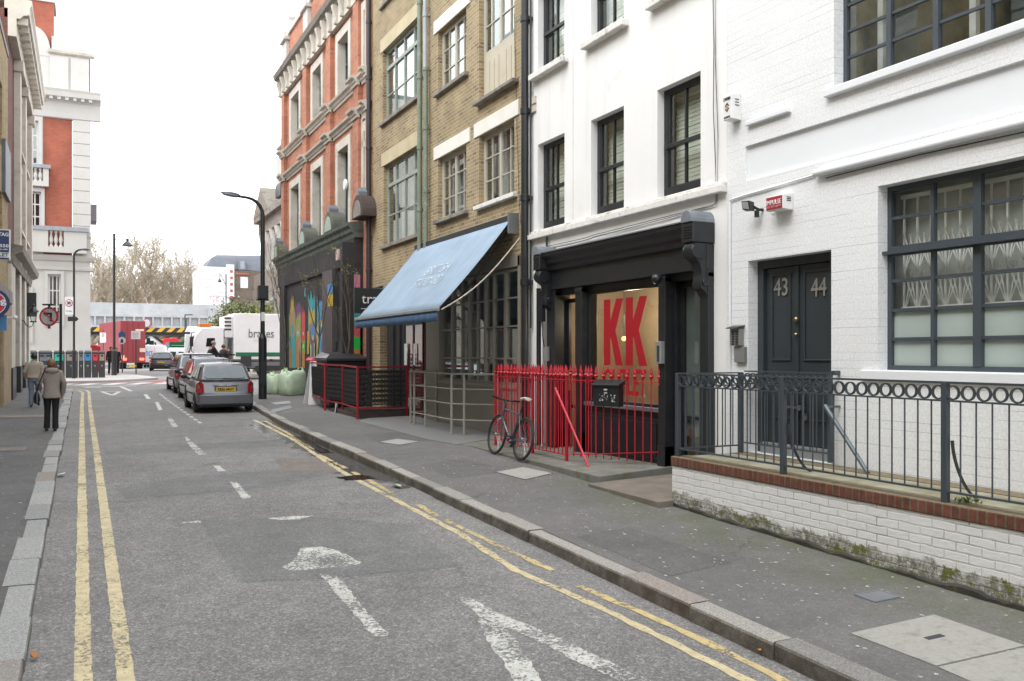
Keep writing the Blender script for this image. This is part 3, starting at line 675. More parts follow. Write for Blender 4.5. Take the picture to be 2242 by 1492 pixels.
while u < lw[1]-.04:
    FR.box(mb, u-.008, u+.008, -.335, -.315, bot, top)
    for (za, zb) in ((bot+.02, bot+.42), (bot+.42, bot+.46), (top-.78, top-.38), (top-.38, top-.30)):
        if zb-za > .1 and u+st < lw[1]:
            mb.bar(FR.p(u, -.31, za), FR.p(u+st, -.31, zb), .007, .012); mb.bar(FR.p(u, -.34, zb), FR.p(u+st, -.34, za), .007, .012)
    u += st
for za, zb in ((bot+.42, bot+.80), (top-1.16, top-.78)):
    u = lw[0]+.05
    while u < lw[1]-.2:
        mb.bar(FR.p(u, -.31, za), FR.p(u+st/2, -.31, zb), .007, .012); mb.bar(FR.p(u+st, -.34, za), FR.p(u+st/2, -.34, zb), .007, .012); u += st
for z in (bot+.02, top): FR.box(mb, lw[0]+.03, lw[1]-.03, -.345, -.305, z-.02, z+.02)
mb.build('lattice_grille', GRIL, wb)
BACKC = M('pale_grey_blind', (.60, .62, .61), .9, var=.12, world=True)
mb = MB(); u = lw[0]
FR.quad(mb, lw[0], lw[1]+.35, -.42, fz_-.05, top+.1); mb.build('blind', BACKC, wb)
# upper window
pu = hx(1836, 0, XF+.14).y-hx(1926, 0, XF+.14).y
cu = uw[1]-uw[0]; cols = [((uw[1]-.05-pu*k-uw[0])/cu, .06) for k in range(1, int(cu/pu))]
t_ = 11.0; ph = hx(1838, 129, XF+.14).z-hx(1838, 186, XF+.14).z
rws = [(.05+ph*k)/(uw[3]-uw[2]) for k in range(1, int((uw[3]-uw[2])/ph)+1)]
UPG = glass('upper_grid_glass', .85, .12, .015, 1.0)
window(wb, FR, uw, .14, GREYF, cols, rws, .03, .05, UPG)
room(wb, FR, uw, 3.0, M('studio_interior', (.42, .41, .36), .9, world=True, var=.7, sc_=1.4))
OR_ = M('orange_timber', (.45, .17, .06), .6)
mb = MB(); y = uw[1]-.30; FR.box(mb, y-.04, y+.04, -.5, -.42, uw[2], uw[3]); mb.build('timber_post', OR_, wb)
for k, px in enumerate((1865, 1947, 2150)):
    y = hx(px, 0, XF+.5).y; mb = MB(); FR.box(mb, y-.035, y+.035, -.42, -.36, uw[2], uw[3]); mb.build('white_post', WHITE, wb)
# doors
dn = .17; dz = DOORG; u0, u1, z0, z1 = dop
mb = MB(); FR.box(mb, u1-.10, u1, -dn-.08, -dn+.02, z0, z1); FR.box(mb, u0-.08, u0+.0, -dn-.08, -dn-.02, z0, z1); FR.box(mb, u0, u1-.10, -dn-.08, -dn+.02, z1-.10, z1)
mb.build('door_frame', DOORG, wb, bev=.006)
mid = hx(1747, 0, XF+.2).y; lh = z1-.10
def leaf(a, b, nm):
    mb = MB(); FR.box(mb, a, b, -dn-.07, -dn-.03, z0+.14, lh-.004)
    for (za, zb) in ((.50, .965), (.19, .42)):
        p0, p1 = z0+(lh-z0)*za, z0+(lh-z0)*zb; m_ = .10
        for q in ((a+m_, b-m_, p0, p0+.022), (a+m_, b-m_, p1-.022, p1), (a+m_, a+m_+.022, p0+.022, p1-.022), (b-m_-.022, b-m_, p0+.022, p1-.022)):
            FR.box(mb, q[0], q[1], -dn-.03, -dn-.012, q[2], q[3])
    return mb.build('door', DOORG, wb, bev=.004)
d1 = leaf(mid+.006, u1-.105, 'a'); d2 = leaf(u0-.06, mid-.006, 'b')
mb = MB(); FR.box(mb, mid-.03, mid+.03, -dn-.03, -dn-.005, z0+.14, lh-.01); mb.build('meeting_strip', DOORG, wb, bev=.004)
THR = M('door_threshold', (.22, .23, .23), .6, world=True)
mb = MB(); FR.box(mb, u0, u1-.09, -dn-.06, -dn+.06, z0, z0+.13); mb.build('threshold', THR, wb, bev=.008)
NUM = M('brushed_numerals', (.42, .41, .38), .35, .6)
for s_, px, d_ in (('43', 1710, d1), ('44', 1793, d2)):
    c = hx(px, 629, XF+dn+.022); text(s_, .25, NUM, d_, (c.x-.004, c.y, c.z), (0, -1, 0), (0, 0, 1), 'numeral', .004, fit=(.235, .215), bold=.001)
BR = M('brass', (.45, .33, .15), .35, .9)
for px, py, r in ((1745, 700, .03), (1745, 733, .02)):
    c = hx(px, py, XF+dn); mb = MB(); mb.lathe([(r, 0), (r, .02), (r*.5, .03), (.012, .045)], (XF+dn+.005-.0, c.y, c.z), 12, 'X')
    mb.v = [Vector((2*(XF+dn)-v.x, v.y, v.z)) for v in mb.v]; mb.build('lock', BR, d1)
mb = MB(); c = hx(1742, 893, XF+dn); FR.box(mb, c.y-.14, c.y+.14, -dn-.012, -dn+.012, c.z-.012, c.z+.012); FR.box(mb, c.y-.10, c.y-.06, -dn-.012, -dn+.03, c.z-.03, c.z+.03); mb.build('bolt', STEEL, d1)
mb = MB(); c = hx(1765, 912, XF+dn); FR.box(mb, c.y-.022, c.y+.022, -dn, -dn+.02, c.z-.045, c.z+.0); mb.tube([(XF+dn-.01, c.y-.014, c.z), (XF+dn-.01, c.y-.014, c.z+.03), (XF+dn-.01, c.y+.014, c.z+.03), (XF+dn-.01, c.y+.014, c.z)], .004, 6); mb.build('padlock', STEEL, d2)

# ---- things fixed to the white building
def alarm(px_l, px_m, px_r, yt, yb_, label, textfn, col=WHITE):
    Xf = XF-.16; a = hx(px_l, (yt+yb_)/2, Xf); b = hx(px_m, (yt+yb_)/2, Xf)
    zt, zb = hx((px_l+px_m)/2, yt, Xf).z, hx((px_l+px_m)/2, yb_, Xf).z
    t = thing('alarm_box', label, 'alarm box', (XF-.08, (a.y+b.y)/2, (zt+zb)/2)); mb = MB()
    y0, y1 = b.y, a.y
    mb.hexa([(Xf, y0, zb), (Xf, y1, zb), (XF, y1, zb-.01), (XF, y0, zb-.01), (Xf, y0, zt), (Xf, y1, zt), (XF, y1, zt+.03), (XF, y0, zt+.03)])
    mb.build('casing', WHITE, t, bev=.008)
    mb = MB()
    for k in range(3): mb.box(XF-.10, XF-.04, y0-.006, y0+.004, zb+(zt-zb)*(.55+.12*k), zb+(zt-zb)*(.55+.12*k)+.010)
    mb.build('vent', DKG, t); textfn(t, Xf, y0, y1, zb, zt); return t
def tx1(t, X, y0, y1, zb, zt):
    c = ((y0+y1)/2, (zb+zt)/2); w_ = (y1-y0); mb = MB()
    for s_ in (1, -1):
        o = .26*w_; q = .09*w_
        P = [(c[0]-s_*0, c[1]+s_*(o*1.5)), (c[0]+o*1.05, c[1]+s_*.012), (c[0]+o*.62, c[1]+s_*.012), (c[0], c[1]+s_*o*.85), (c[0]-o*.62, c[1]+s_*.012), (c[0]-o*1.05, c[1]+s_*.012)]
        mb.prism([(X-.004, u, z) for u, z in P], (.004, 0, 0))
    mb.build('emblem', DKG, t); mb = MB(); mb.lathe([(.10*w_, 0), (.10*w_, .004)], (X-.006, c[0], c[1]), 12, 'X'); mb.build('emblem_dot', M('emblem_orange', (.7, .12, .04), .5), t)
    text('LYNDEN', .05, DKG, t, (X-.003, c[0], zt-.045), (0, -1, 0), (0, 0, 1), fit=(w_*.8, .035)); text('ALARMS', .05, DKG, t, (X-.003, c[0], zb+.03), (0, -1, 0), (0, 0, 1), fit=(w_*.7, .022))
def tx2(t, X, y0, y1, zb, zt):
    mb = MB(); mb.box(X-.005, X, y0+.01, y1-.01, zb+.01, zt-.01); mb.build('red_label', M('label_crimson', (.36, .02, .045), .5), t)
    text('IMPULSE', .05, WHITE, t, (X-.008, (y0+y1)/2, zt-.075), (0, -1, 0), (0, 0, 1), fit=((y1-y0)*.85, .055))
    text('01 371 8071', .03, M('faded_pink', (.6, .3, .3), .5), t, (X-.008, (y0+y1)/2, zb+.04), (0, -1, 0), (0, 0, 1), fit=((y1-y0)*.8, .025))
    mb = MB(); mb.lathe([(.03, 0), (.032, -.03), (.02, -.055)], (X+.04, y1-.09, zb), 12); mb.build('strobe', WHITE, t)
alarm(1583, 1601, 1621, 209, 262, 'white alarm box with a black diamond emblem at the white brick wall corner', tx1)
alarm(1677, 1714, 1741, 429, 460, 'white alarm box with a crimson label above the charcoal doors', tx2)
c = hx(1650, 452, XF-.12)
t = thing('floodlight', 'small black floodlight beside the crimson labelled alarm box', 'floodlight', (XF, c.y, c.z)); mb = MB()
mb.hexa([(XF-.20, c.y-.03, c.z-.06), (XF-.20, c.y+.11, c.z-.03), (XF-.13, c.y+.12, c.z-.05), (XF-.11, c.y-.01, c.z-.06), (XF-.22, c.y-.03, c.z+.06), (XF-.22, c.y+.11, c.z+.07), (XF-.14, c.y+.12, c.z+.06), (XF-.12, c.y-.01, c.z+.05)])
mb.build('lamp_head', BLACKF, t, bev=.006); mb = MB(); mb.add([(XF-.204, c.y-.015, c.z-.045), (XF-.204, c.y+.095, c.z-.02), (XF-.224, c.y+.095, c.z+.055), (XF-.224, c.y-.015, c.z+.045)], [(0, 1, 2, 3)]); mb.build('lens', M('lens_grey', (.4, .42, .42), .2), t)
mb = MB(); mb.tube([(XF-.14, c.y, c.z), (XF-.06, c.y-.02, c.z-.04), (XF, c.y-.03, c.z-.04)], .018, 8); mb.tube([(XF-.07, c.y, c.z-.05), (XF-.07, c.y, c.z-.13)], .03, 10); mb.build('bracket', BLACKF, t)
# white cable tray along the wall, and a thin conduit
p0, p1 = hx(1784, 385, XF-.05), hx(2242, 280, XF-.05)
t = thing('cable_tray', 'thick white pipe running up the white brick wall above the grid window', 'pipe', (XF, p0.y, p0.z)); mb = MB()
z_ = hx(1784, 380, XF-.06).z; mb.tube([(XF-.05, p0.y, z_), (XF-.05, -6.5, z_)], .042, 12); mb.build('pipe', WHITEP, t, smooth=True)
mb = MB(); mb.tube([(XF-.035, p0.y-.15+0*i, z_-.075) if i == 0 else (XF-.03, p0.y-.15-i*1.2, z_-.072+.012*math.sin(i*2.1)) for i in range(9)], .007, 6); mb.build('cable', DKG, t)
q = [hx(1598, 442, XF-.02), hx(1630, 428, XF-.02), hx(1700, 408, XF-.02), hx(1784, 383, XF-.02)]
mb = MB(); mb.tube([q[0], (q[0].x, q[0].y-.02, q[0].z+.02), *q[1:]], .012, 6); mb.tube([q[0], (q[0].x, q[0].y, .9)], .014, 6)
o = mb.build('conduit', WHITEP, None, smooth=True); tag(o, 'thin white conduit dropping down the joint of the two white houses', 'conduit')
# entry phone with a hood, grey box under it
c0 = hx(1601, 716, XF-.09); c1 = hx(1624, 757, XF-.09)
t = thing('entry_phone', 'hooded entry phone with a grey box below it, left of the charcoal doors', 'intercom', (XF, c0.y, c0.z)); mb = MB()
zt, zb_ = hx(1612, 720, XF-.08).z, hx(1612, 757, XF-.08).z; y1, y0 = hx(1598, 0, XF-.08).y, hx(1618, 0, XF-.08).y
mb.box(XF-.08, XF, y0, y1, zb_, zt); mb.build('panel', M('phone_metal', (.28, .28, .27), .4, .5), t, bev=.004)
mb = MB(); mb.hexa([(XF-.13, y0-.02, zt+.0), (XF-.13, y1+.02, zt), (XF, y1+.02, zt+.03), (XF, y0-.02, zt+.03), (XF-.13, y0-.02, zt+.012), (XF-.13, y1+.02, zt+.012), (XF, y1+.02, zt+.045), (XF, y0-.02, zt+.045)]); mb.build('hood', DKG, t)
bq = None
for i in range(6):
    for j in range(2):
        if bq is None: mb = MB(); mb.box(XF-.088, XF-.078, y0+.02, y0+.06, zt-.05, zt-.028); bq = mb.build('button', DKG, t)
        else: copies(bq, [(0, .07*j, -.031*i)])
mb = MB(); zb2 = hx(1612, 794, XF-.05).z; mb.box(XF-.05, XF, y0-.06, y1-.04, zb2, zb_-.015); mb.build('lower_box', M('box_grey', (.20, .20, .20), .5), t, bev=.005)

# ================================================================ platform in front of the doors
XP = 6.31; yP = hx(1468, 0, XP).y
pl = thing('raised_platform', 'low white painted brick platform with a red brick capping and mossy foot', 'platform', (XP, 4, 0))
def plmat():
    m, nt, b = newmat('mossy_white_brick'); v, p, z = uv_wall(nt, .024)
    t = N(nt, 'ShaderNodeTexBrick', i_Scale=1.0)
    t.inputs['Color1'].default_value = (.80, .805, .80, 1); t.inputs['Color2'].default_value = (.77, .77, .76, 1); t.inputs['Mortar'].default_value = (.74, .74, .72, 1)
    t.inputs['Mortar Size'].default_value = .009; t.inputs['Mortar Smooth'].default_value = .5; t.inputs['Brick Width'].default_value = .225; t.inputs['Row Height'].default_value = .076
    nt.links.new(v, t.inputs['Vector']); c = t.outputs['Color']
    t4 = N(nt, 'ShaderNodeTexBrick', i_Scale=1.0)
    for k_, v_ in (('Color1', (0, 0, 0, 1)), ('Color2', (0, 0, 0, 1)), ('Mortar', (1, 1, 1, 1))): t4.inputs[k_].default_value = v_
    t4.inputs['Mortar Size'].default_value = .004; t4.inputs['Mortar Smooth'].default_value = .4; t4.inputs['Brick Width'].default_value = .225; t4.inputs['Row Height'].default_value = .076; nt.links.new(v, t4.inputs['Vector'])
    s = N(nt, 'ShaderNodeSeparateXYZ'); nt.links.new(p, s.inputs[0])
    h1 = N(nt, 'ShaderNodeMath', operation='MULTIPLY_ADD'); nt.links.new(s.outputs[1], h1.inputs[0]); h1.inputs[1].default_value = -.0245; nt.links.new(s.outputs[2], h1.inputs[2])
    hgt = N(nt, 'ShaderNodeMapRange', i_From_Min=-.34, i_From_Max=.10); nt.links.new(h1.outputs[0], hgt.inputs[0])
    n = noise(nt, p, 3.2, 8, .78)
    sub = N(nt, 'ShaderNodeMath', operation='SUBTRACT'); nt.links.new(n, sub.inputs[0]); nt.links.new(hgt.outputs[0], sub.inputs[1])
    c = mix(nt, mix(nt, 1, t4.outputs['Color'], ramp(nt, noise(nt, p, 4.4, 5), [(.44, .05), (.66, .85)]), 'MULTIPLY'), c, (.20, .19, .15))
    dirtf = mix(nt, 1, ramp(nt, sub.outputs[0], [(-.12, 0), (.10, .95)]), ramp(nt, noise(nt, p, 17, 6, .78), [(.40, .1), (.52, 1)]), 'MULTIPLY')
    c = mix(nt, dirtf, c, (.075, .072, .042))
    gr = mix(nt, 1, ramp(nt, sub.outputs[0], [(-.3, 0), (0, .7)]), ramp(nt, noise(nt, p, 7, 6, .7), [(.35, .1), (.65, 1)]), 'MULTIPLY'); c = mix(nt, gr, c, (.36, .35, .31))
    mo = mix(nt, 1, ramp(nt, sub.outputs[0], [(-.55, 0), (-.15, 1)]), ramp(nt, noise(nt, p, 3.6, 8, .8), [(.53, 0), (.57, .95)]), 'MULTIPLY')
    c = mix(nt, mo, c, (.13, .145, .02))
    nt.links.new(c, b.inputs['Base Color']); b.inputs['Roughness'].default_value = .85
    n1 = bump(nt, ramp(nt, t.outputs['Fac'], [(0, 1), (1, 0)]), .6, .010); nt.links.new(bump(nt, noise(nt, p, 24, 6, .75), .8, .012, n1), b.inputs['Normal']); return m
PLM = plmat()
mb = MB(); mb.box(XP+.015, XF-.005, -7, yP-.012, -1.2, PFZ-.115); mb.build('wall', PLM, pl)
# footing course standing slightly proud
mb = MB(); R1 = []; R2 = []; R3 = []; k = 0; y = -6.9
while y < yP-.02:
    zb_ = pz(XP, y); h_ = .038+.012*math.sin(y*3.1)+.012*math.sin(y*11)+random.uniform(-.008, .008); pr = .028+.010*math.sin(y*4.3)+random.uniform(-.006, .006)
    R1.append((XP+.02-pr, y, zb_-.15)); R2.append((XP+.02-pr, y, zb_+h_-.012)); R3.append((XP+.03, y, zb_+h_+.01)); y += .07
mb.loft([R1, R2, R3], close=False, cap=False); mb.build('footing', M('mossy_footing', (.045, .042, .034), .9, var=.4, sc_=6, bmp=.8, bs=40, world=True, dirt=(.10, .11, .04), dsc=9, dth=.58), pl, recalc=True)
CAPM = brick('red_capping_brick', (.23, .062, .034), (.17, .045, .027), (.10, .085, .06), .078, .4, .008, .8, .8, .004, sta=.35, off=0, third=(.12, .045, .03))
def capmat():
    m, nt, b = newmat('red_capping_brick_top'); p = coords(nt, True)
    s = N(nt, 'ShaderNodeSeparateXYZ'); nt.links.new(p, s.inputs[0]); c = N(nt, 'ShaderNodeCombineXYZ'); nt.links.new(s.outputs[1], c.inputs[0])
    t = N(nt, 'ShaderNodeTexBrick', i_Scale=1.0); t.offset = 0
    for k_, v_ in (('Color1', (.185, .062, .038, 1)), ('Color2', (.14, .05, .032, 1)), ('Mortar', (.15, .13, .08, 1))): t.inputs[k_].default_value = v_
    t.inputs['Mortar Size'].default_value = .008; t.inputs['Brick Width'].default_value = .078; t.inputs['Row Height'].default_value = 4
    o = N(nt, 'ShaderNodeVectorMath', operation='ADD'); o.inputs[1].default_value = (0, 2, 0); nt.links.new(c.outputs[0], o.inputs[0]); nt.links.new(o.outputs[0], t.inputs['Vector'])
    # mossy and pale on the flat top
    g = N(nt, 'ShaderNodeNewGeometry'); sn = N(nt, 'ShaderNodeSeparateXYZ'); nt.links.new(g.outputs['True Normal'], sn.inputs[0])
    up = mix(nt, 1, ramp(nt, sn.outputs[2], [(.4, 0), (.9, 1)]), ramp(nt, noise(nt, p, 6, 6, .7), [(.3, .55), (.55, .95)]), 'MULTIPLY')
    cc = mix(nt, up, t.outputs['Color'], (.20, .175, .105)); cc = mix(nt, 1, cc, ramp(nt, noise(nt, p, 18, 5), [(.3, .62), (.7, 1.15)]), 'MULTIPLY')
    cc = mix(nt, ramp(nt, noise(nt, p, 2.6, 6, .75), [(.56, 0), (.68, .55)]), cc, (.07, .055, .03))
    nt.links.new(cc, b.inputs['Base Color']); b.inputs['Roughness'].default_value = .85
    n1 = bump(nt, ramp(nt, t.outputs['Fac'], [(0, 1), (1, 0)]), .8, .01); nt.links.new(bump(nt, noise(nt, p, 60, 4), .4, .005, n1), b.inputs['Normal']); return m
CAPT = capmat()
mb = MB(); mb.box(XP, XP+.26, -7, yP, PFZ-.113, PFZ); mb.build('capping', CAPT, pl, bev=.012)
mb = MB(); mb.box(XF-.26, XF-.006, -7, yP-.02, PFZ-.113, PFZ-.003); mb.build('brick_strip', CAPT, pl)
PFM = M('mossy_platform_floor', (.38, .36, .275), .9, var=.2, sc_=1.5, bmp=.4, bs=40, world=True, dirt=(.22, .20, .11), dsc=1.7, dth=.45)
mb = MB(); mb.box(XP+.262, XF-.262, -7, yP-.02, PFZ-.1, PFZ-.008); mb.build('floor', PFM, pl)
# railing
XR = XP+.075; RB, RT = .605, 1.50
rl = thing('grey_railing', 'dark grey metal railing with a row of rings along its top on the brick platform', 'railing', (XR, yP, PFZ))
posts = [yP-.05]; posts.append(hx(1715, 0, XR).y); posts.append(hx(2070, 0, XR).y); posts += [posts[-1]-1.94, posts[-1]-3.88]
def rail_run(par, ya, yb_, x, n, rings=True, zt=RT, zb=RB, first={}, gr=GREYF):
    sp = (yb_-ya)/n; k = (id(par), round(x, 2), id(gr))
    if k not in first:
        m1 = MB(); m1.tube([(x, ya+sp, zb), (x, ya+sp, zt-.15)], .0075, 6); bo = m1.build('baluster', gr, par)
        ro = None
        if rings:
            m2 = MB(); R = .056; C = (x, ya+sp/2, zt-.082); nn = 20
            m2.loft([[Vector(C)+Vector((dx, rr*math.cos(2*PI*j/nn), rr*math.sin(2*PI*j/nn))) for dx, rr in ((-.014, R-.006), (.014, R-.006), (.014, R+.004), (-.014, R+.004))] for j in range(nn)]+[[Vector(C)+Vector((dx, rr, 0)) for dx, rr in ((-.014, R-.006), (.014, R-.006), (.014, R+.004), (-.014, R+.004))]], cap=False)
            ro = m2.build('ring', gr, par)
        first[k] = (bo, ro, ya+sp, ya+sp/2)
        bs_, rs_ = range(2, n), range(1, n)
    else: bs_, rs_ = range(1, n), range(0, n)
    bo, ro, yb0, yr0 = first[k]
    copies(bo, [(0, ya+sp*i-yb0, 0) for i in bs_])
    if ro: copies(ro, [(0, ya+sp*(i+.5)-yr0, 0) for i in rs_])
for a, b_ in zip(posts, posts[1:]): rail_run(rl, b_, a, XR, 14 if b_ != posts[1] else 13)
for nm, z, h in (('top_rail', RT, .018), ('ring_rail', RT-.15, .014), ('bottom_rail', RB, .016)):
    mb = MB(); mb.box(XR-.02, XR+.02, posts[-1], posts[0], z-h/2, z+h/2); mb.build(nm, GREYF, rl)
mb = MB(); mb.box(XR-.026, XR+.026, posts[0]-.026, posts[0]+.026, PFZ, RT+.004); po = mb.build('post', GREYF, rl, bev=.004)
for yy in posts[1:]: copies(po, [(0, yy-posts[0], 0)])
# return to the wall
n = 8; sp = (XF-.12-XR)/n
m1 = MB(); m1.tube([(XR+sp, posts[0], RB), (XR+sp, posts[0], RT-.15)], .0075, 6); bo = m1.build('baluster', GREYF, rl); copies(bo, [(sp*i, 0, 0) for i in range(1, n-1)])
m2 = MB(); C = Vector((XR+sp/2, posts[0], RT-.082)); nn = 20; R = .056
m2.loft([[C+Vector((rr*math.cos(2*PI*j/nn), dx, rr*math.sin(2*PI*j/nn))) for dx, rr in ((-.014, R-.006), (.014, R-.006), (.014, R+.004), (-.014, R+.004))] for j in range(nn+1)], cap=False)
ro = m2.build('ring', GREYF, rl); copies(ro, [(sp*i, 0, 0) for i in range(1, n)])
for nm, z in (('top_rail', RT-.001), ('ring_rail', RT-.151), ('bottom_rail', RB-.001)):
    mb = MB(); mb.box(XR+.02, XF-.10, posts[0]-.018, posts[0]+.018, z-.008, z+.008); mb.build(nm, GREYF, rl)
mb = MB(); mb.box(XF-.14, XF-.09, posts[0]-.03, posts[0]+.03, PFZ, RT+.003); mb.build('post', GREYF, rl, bev=.004)
for yy in posts[1:3]:
    mb = MB(); P = [(XR+.03+.30*(t_/8)**1.6, yy-.04-.0*t_, PFZ+.50*(1-t_/8)**1.3+.01) for t_ in range(9)]
    mb.loft([[Vector(p)+Vector((0, a, 0))+Vector((b_, 0, 0)) for a, b_ in ((-.003, -.018), (.003, -.018), (.003, .018), (-.003, .018))] for p in P]); mb.build('brace', BLACKF, rl)
# gate folded against the doors
gy0, gy1 = hx(1822, 0, XF-.07).y, posts[0]-.06
gt = thing('grey_gate', 'dark grey ring topped gate folded back in front of the charcoal doors', 'gate', (XF-.07, gy0, PFZ))
rail_run(gt, gy0, gy1, XF-.10, 14, True, RT+.02, .64)
for nm, z in (('top_rail', RT+.02), ('ring_rail', RT-.13), ('bottom_rail', .64)):
    mb = MB(); mb.box(XF-.115, XF-.085, gy0, gy1, z-.008, z+.008); mb.build(nm, GREYF, gt)
mb = MB(); mb.box(XF-.12, XF-.08, gy0-.02, gy0+.02, PFZ+.03, RT+.04); mb.build('post', GREYF, gt); mb = MB(); mb.box(XF-.09, XF, gy0-.05, gy0-.01, RT, RT+.05); mb.build('wall_bracket', GREYF, gt)
mb = MB(); a, b_ = hx(1806, 888, XF-.22), hx(1900, 1030, XF-.22); mb.tube([(XF-.22, a.y, a.z), (XF-.22, b_.y, PFZ)], .024, 10); mb.box(XF-.24, XF+.1, a.y-.012, a.y+.012, a.z-.03, a.z-.006)
tag(mb.build('handrail', M('grey_steel_tube', (.13, .155, .175), .4, .3), None, smooth=True), 'slanting grey steel tube handrail beside the charcoal doors', 'handrail')
# weed at a post foot
mb = MB(); random.seed(3)
for k in range(90):
    a = random.uniform(0, 2*PI); r = random.uniform(0, .13); L = random.uniform(.02, .06); c = Vector((XR+.10+r*math.cos(a)*.7, posts[2]-.13+r*math.sin(a), PFZ+random.uniform(.002, .03)))
    d = Vector((random.uniform(-1, 1), random.uniform(-1, 1), random.uniform(.3, 1.2))).normalized()*L; q = d.cross(Vector((0, 0, 1))).normalized()*L*.22
    mb.add([c, c+d*.5+q, c+d, c+d*.5-q], [(0, 1, 2, 3)])
tag(mb.build('weed', M('weed_leaf', (.12, .17, .04), .6), None, recalc=False), 'small green weed at the foot of a grey railing post', 'weed')
# ================================================================ 2. white rendered house with the black shopfront
yk0, yk1 = yb+.003, hx(1157, 0, XF).y
XK = XF
kk = thing('white_rendered_house', 'white rendered house with black sash windows over a black shopfront', 'house', (XF, 12, 0))
W1 = [H(1177.5, 1236, 318, 506, at=1190), H(1294, 1366, 264, 476, at=1302), H(1439, 1534, 198.6, 436, at=1450)]
# even heads and sills
zt = sum([hx(1177.5, 318, XF).z, hx(1294, 264, XF).z, hx(1439, 198.6, XF).z])/3; zb_ = sum([hx(1193, 506, XF+.11).z, hx(1311, 476, XF+.11).z, hx(1457, 436, XF+.11).z])/3
W1 = [(w_[0], w_[1], zb_, zt) for w_ in W1]
z2 = sum([hx(1193, 162, XF+.11).z, hx(1311, 92, XF+.11).z])/2
W2 = [(w_[0], w_[1], z2, z2+(zt-zb_)*.95) for w_ in W1]
shop_top = hx(1500, 492, XF-.2).z
sy0, sy1 = hx(1550, 0, XF).y, hx(1176, 0, XF).y
SB = .08
shop = (sy0, sy1, -.8, shop_top-.25)
mb = MB(); wall(FR, mb, yk0, yk1, -1.5, 11.3, [(*w_, .15) for w_ in W1+W2]+[(*shop, .3)]); shell(FR, mb, yk0, yk1, -1.5, 11.3, 9); mb.build('wall', WHITER, kk, recalc=False)
for i, w_ in enumerate(W1+W2):
    wn = window(kk, FR, w_, .12, BLACKP, [.5], [], .035, .09, GL, BLIND, .22, slats=True, name='sash_window')
    u0, u1, a, b_ = w_; mz = a+(b_-a)*.47
    mb = MB(); FR.box(mb, u0+.05, u1-.05, -.15, -.09, mz-.03, mz+.03); o_ = MB(); FR.box(o_, u0+.08, u1-.08, -.15, -.10, a+.06, a+.15); o_.build('bottom_rail', BLACKP, wn, bev=.004)
    FR.box(mb, u0+.08, u0+.125, -.16, -.125, mz, b_-.06); FR.box(mb, u1-.125, u1-.08, -.16, -.125, mz, b_-.06); mb.build('sash_bar', BLACKP, wn, bev=.004)
    room(kk, FR, w_, .8, ROOMD, 'window_recess')
for w_ in W2:
    mb = MB(); FR.box(mb, w_[0]-.14, w_[1]+.14, -.08, .13, z2-.11, z2-.002); mb.build('window_sill', SILLW, kk, bev=.012)
zl = zb_
mb = MB(); FR.box(mb, yk0, yk1-.04, -.05, .10, zl-.15, zl-.05); FR.box(mb, yk0, yk1-.04, -.05, .06, zl-.05, zl-.003); mb.build('string_course', SILLW, kk, bev=.012)
mb = MB(); u = W1[0][0]-.30
FR.box(mb, u-.006, u+.006, 0, .008, zl, 9); mb.build('render_joint', M('render_joint', (.6, .6, .58), .8), kk)
# shopfront: built as parts of the house
XS = XF-.10                                                          # pilaster face
def sy(px, X=XS): return hx(px, 0, X).y
def sz(px, py, X=XS): return hx(px, py, X).z
head = sz(1295, 639, XF)                                            # top of shop glass
fas0 = head+.10; fas1 = hx(1500, 545, XF-.18).z; cor1 = hx(1500, 487, XF-.32).z
base = SB
def pil(a, b_, n=.10, z0=base-.5, z1=None, nm='pilaster'):
    mb = MB(); FR.box(mb, a, b_, -.2, n, z0, z1 or fas0); FR.box(mb, a, b_+.01, -.2, n+.012, z0, base+.35); FR.box(mb, a, b_+.008, -.2, n+.010, (z1 or fas0)-.10, (z1 or fas0)-.04); return mb.build(nm, BLACKP, kk, bev=.006)
P = [(sy(1550), sy(1532)), (sy(1456), sy(1441)), (sy(1273), sy(1259)), (sy(1215), sy(1197))]
for a, b_ in P: pil(a, b_)
mb = MB(); FR.box(mb, P[0][0], P[3][1], -.1, .12, fas0, fas1+.02); mb.build('fascia', BLACKP, kk, bev=.006)
mb = MB()
prof = [(.12, fas1), (.18, fas1+.03), (.20, fas1+.10), (.24, fas1+.14), (.26, fas1+.20), (.31, cor1-.06), (.32, cor1), (-.05, cor1+.05), (-.05, fas1)]
ca, cb = P[0][0]+.10, P[3][1]-.04
mb.loft([[FR.p(ca, n_, z) for n_, z in prof], [FR.p(cb, n_, z) for n_, z in prof]]); mb.build('cornice', BLACKP, kk)
mb = MB(); FR.box(mb, ca, cb, -.03, .335, cor1+.003, cor1+.02); mb.build('lead_flashing', LEAD, kk)
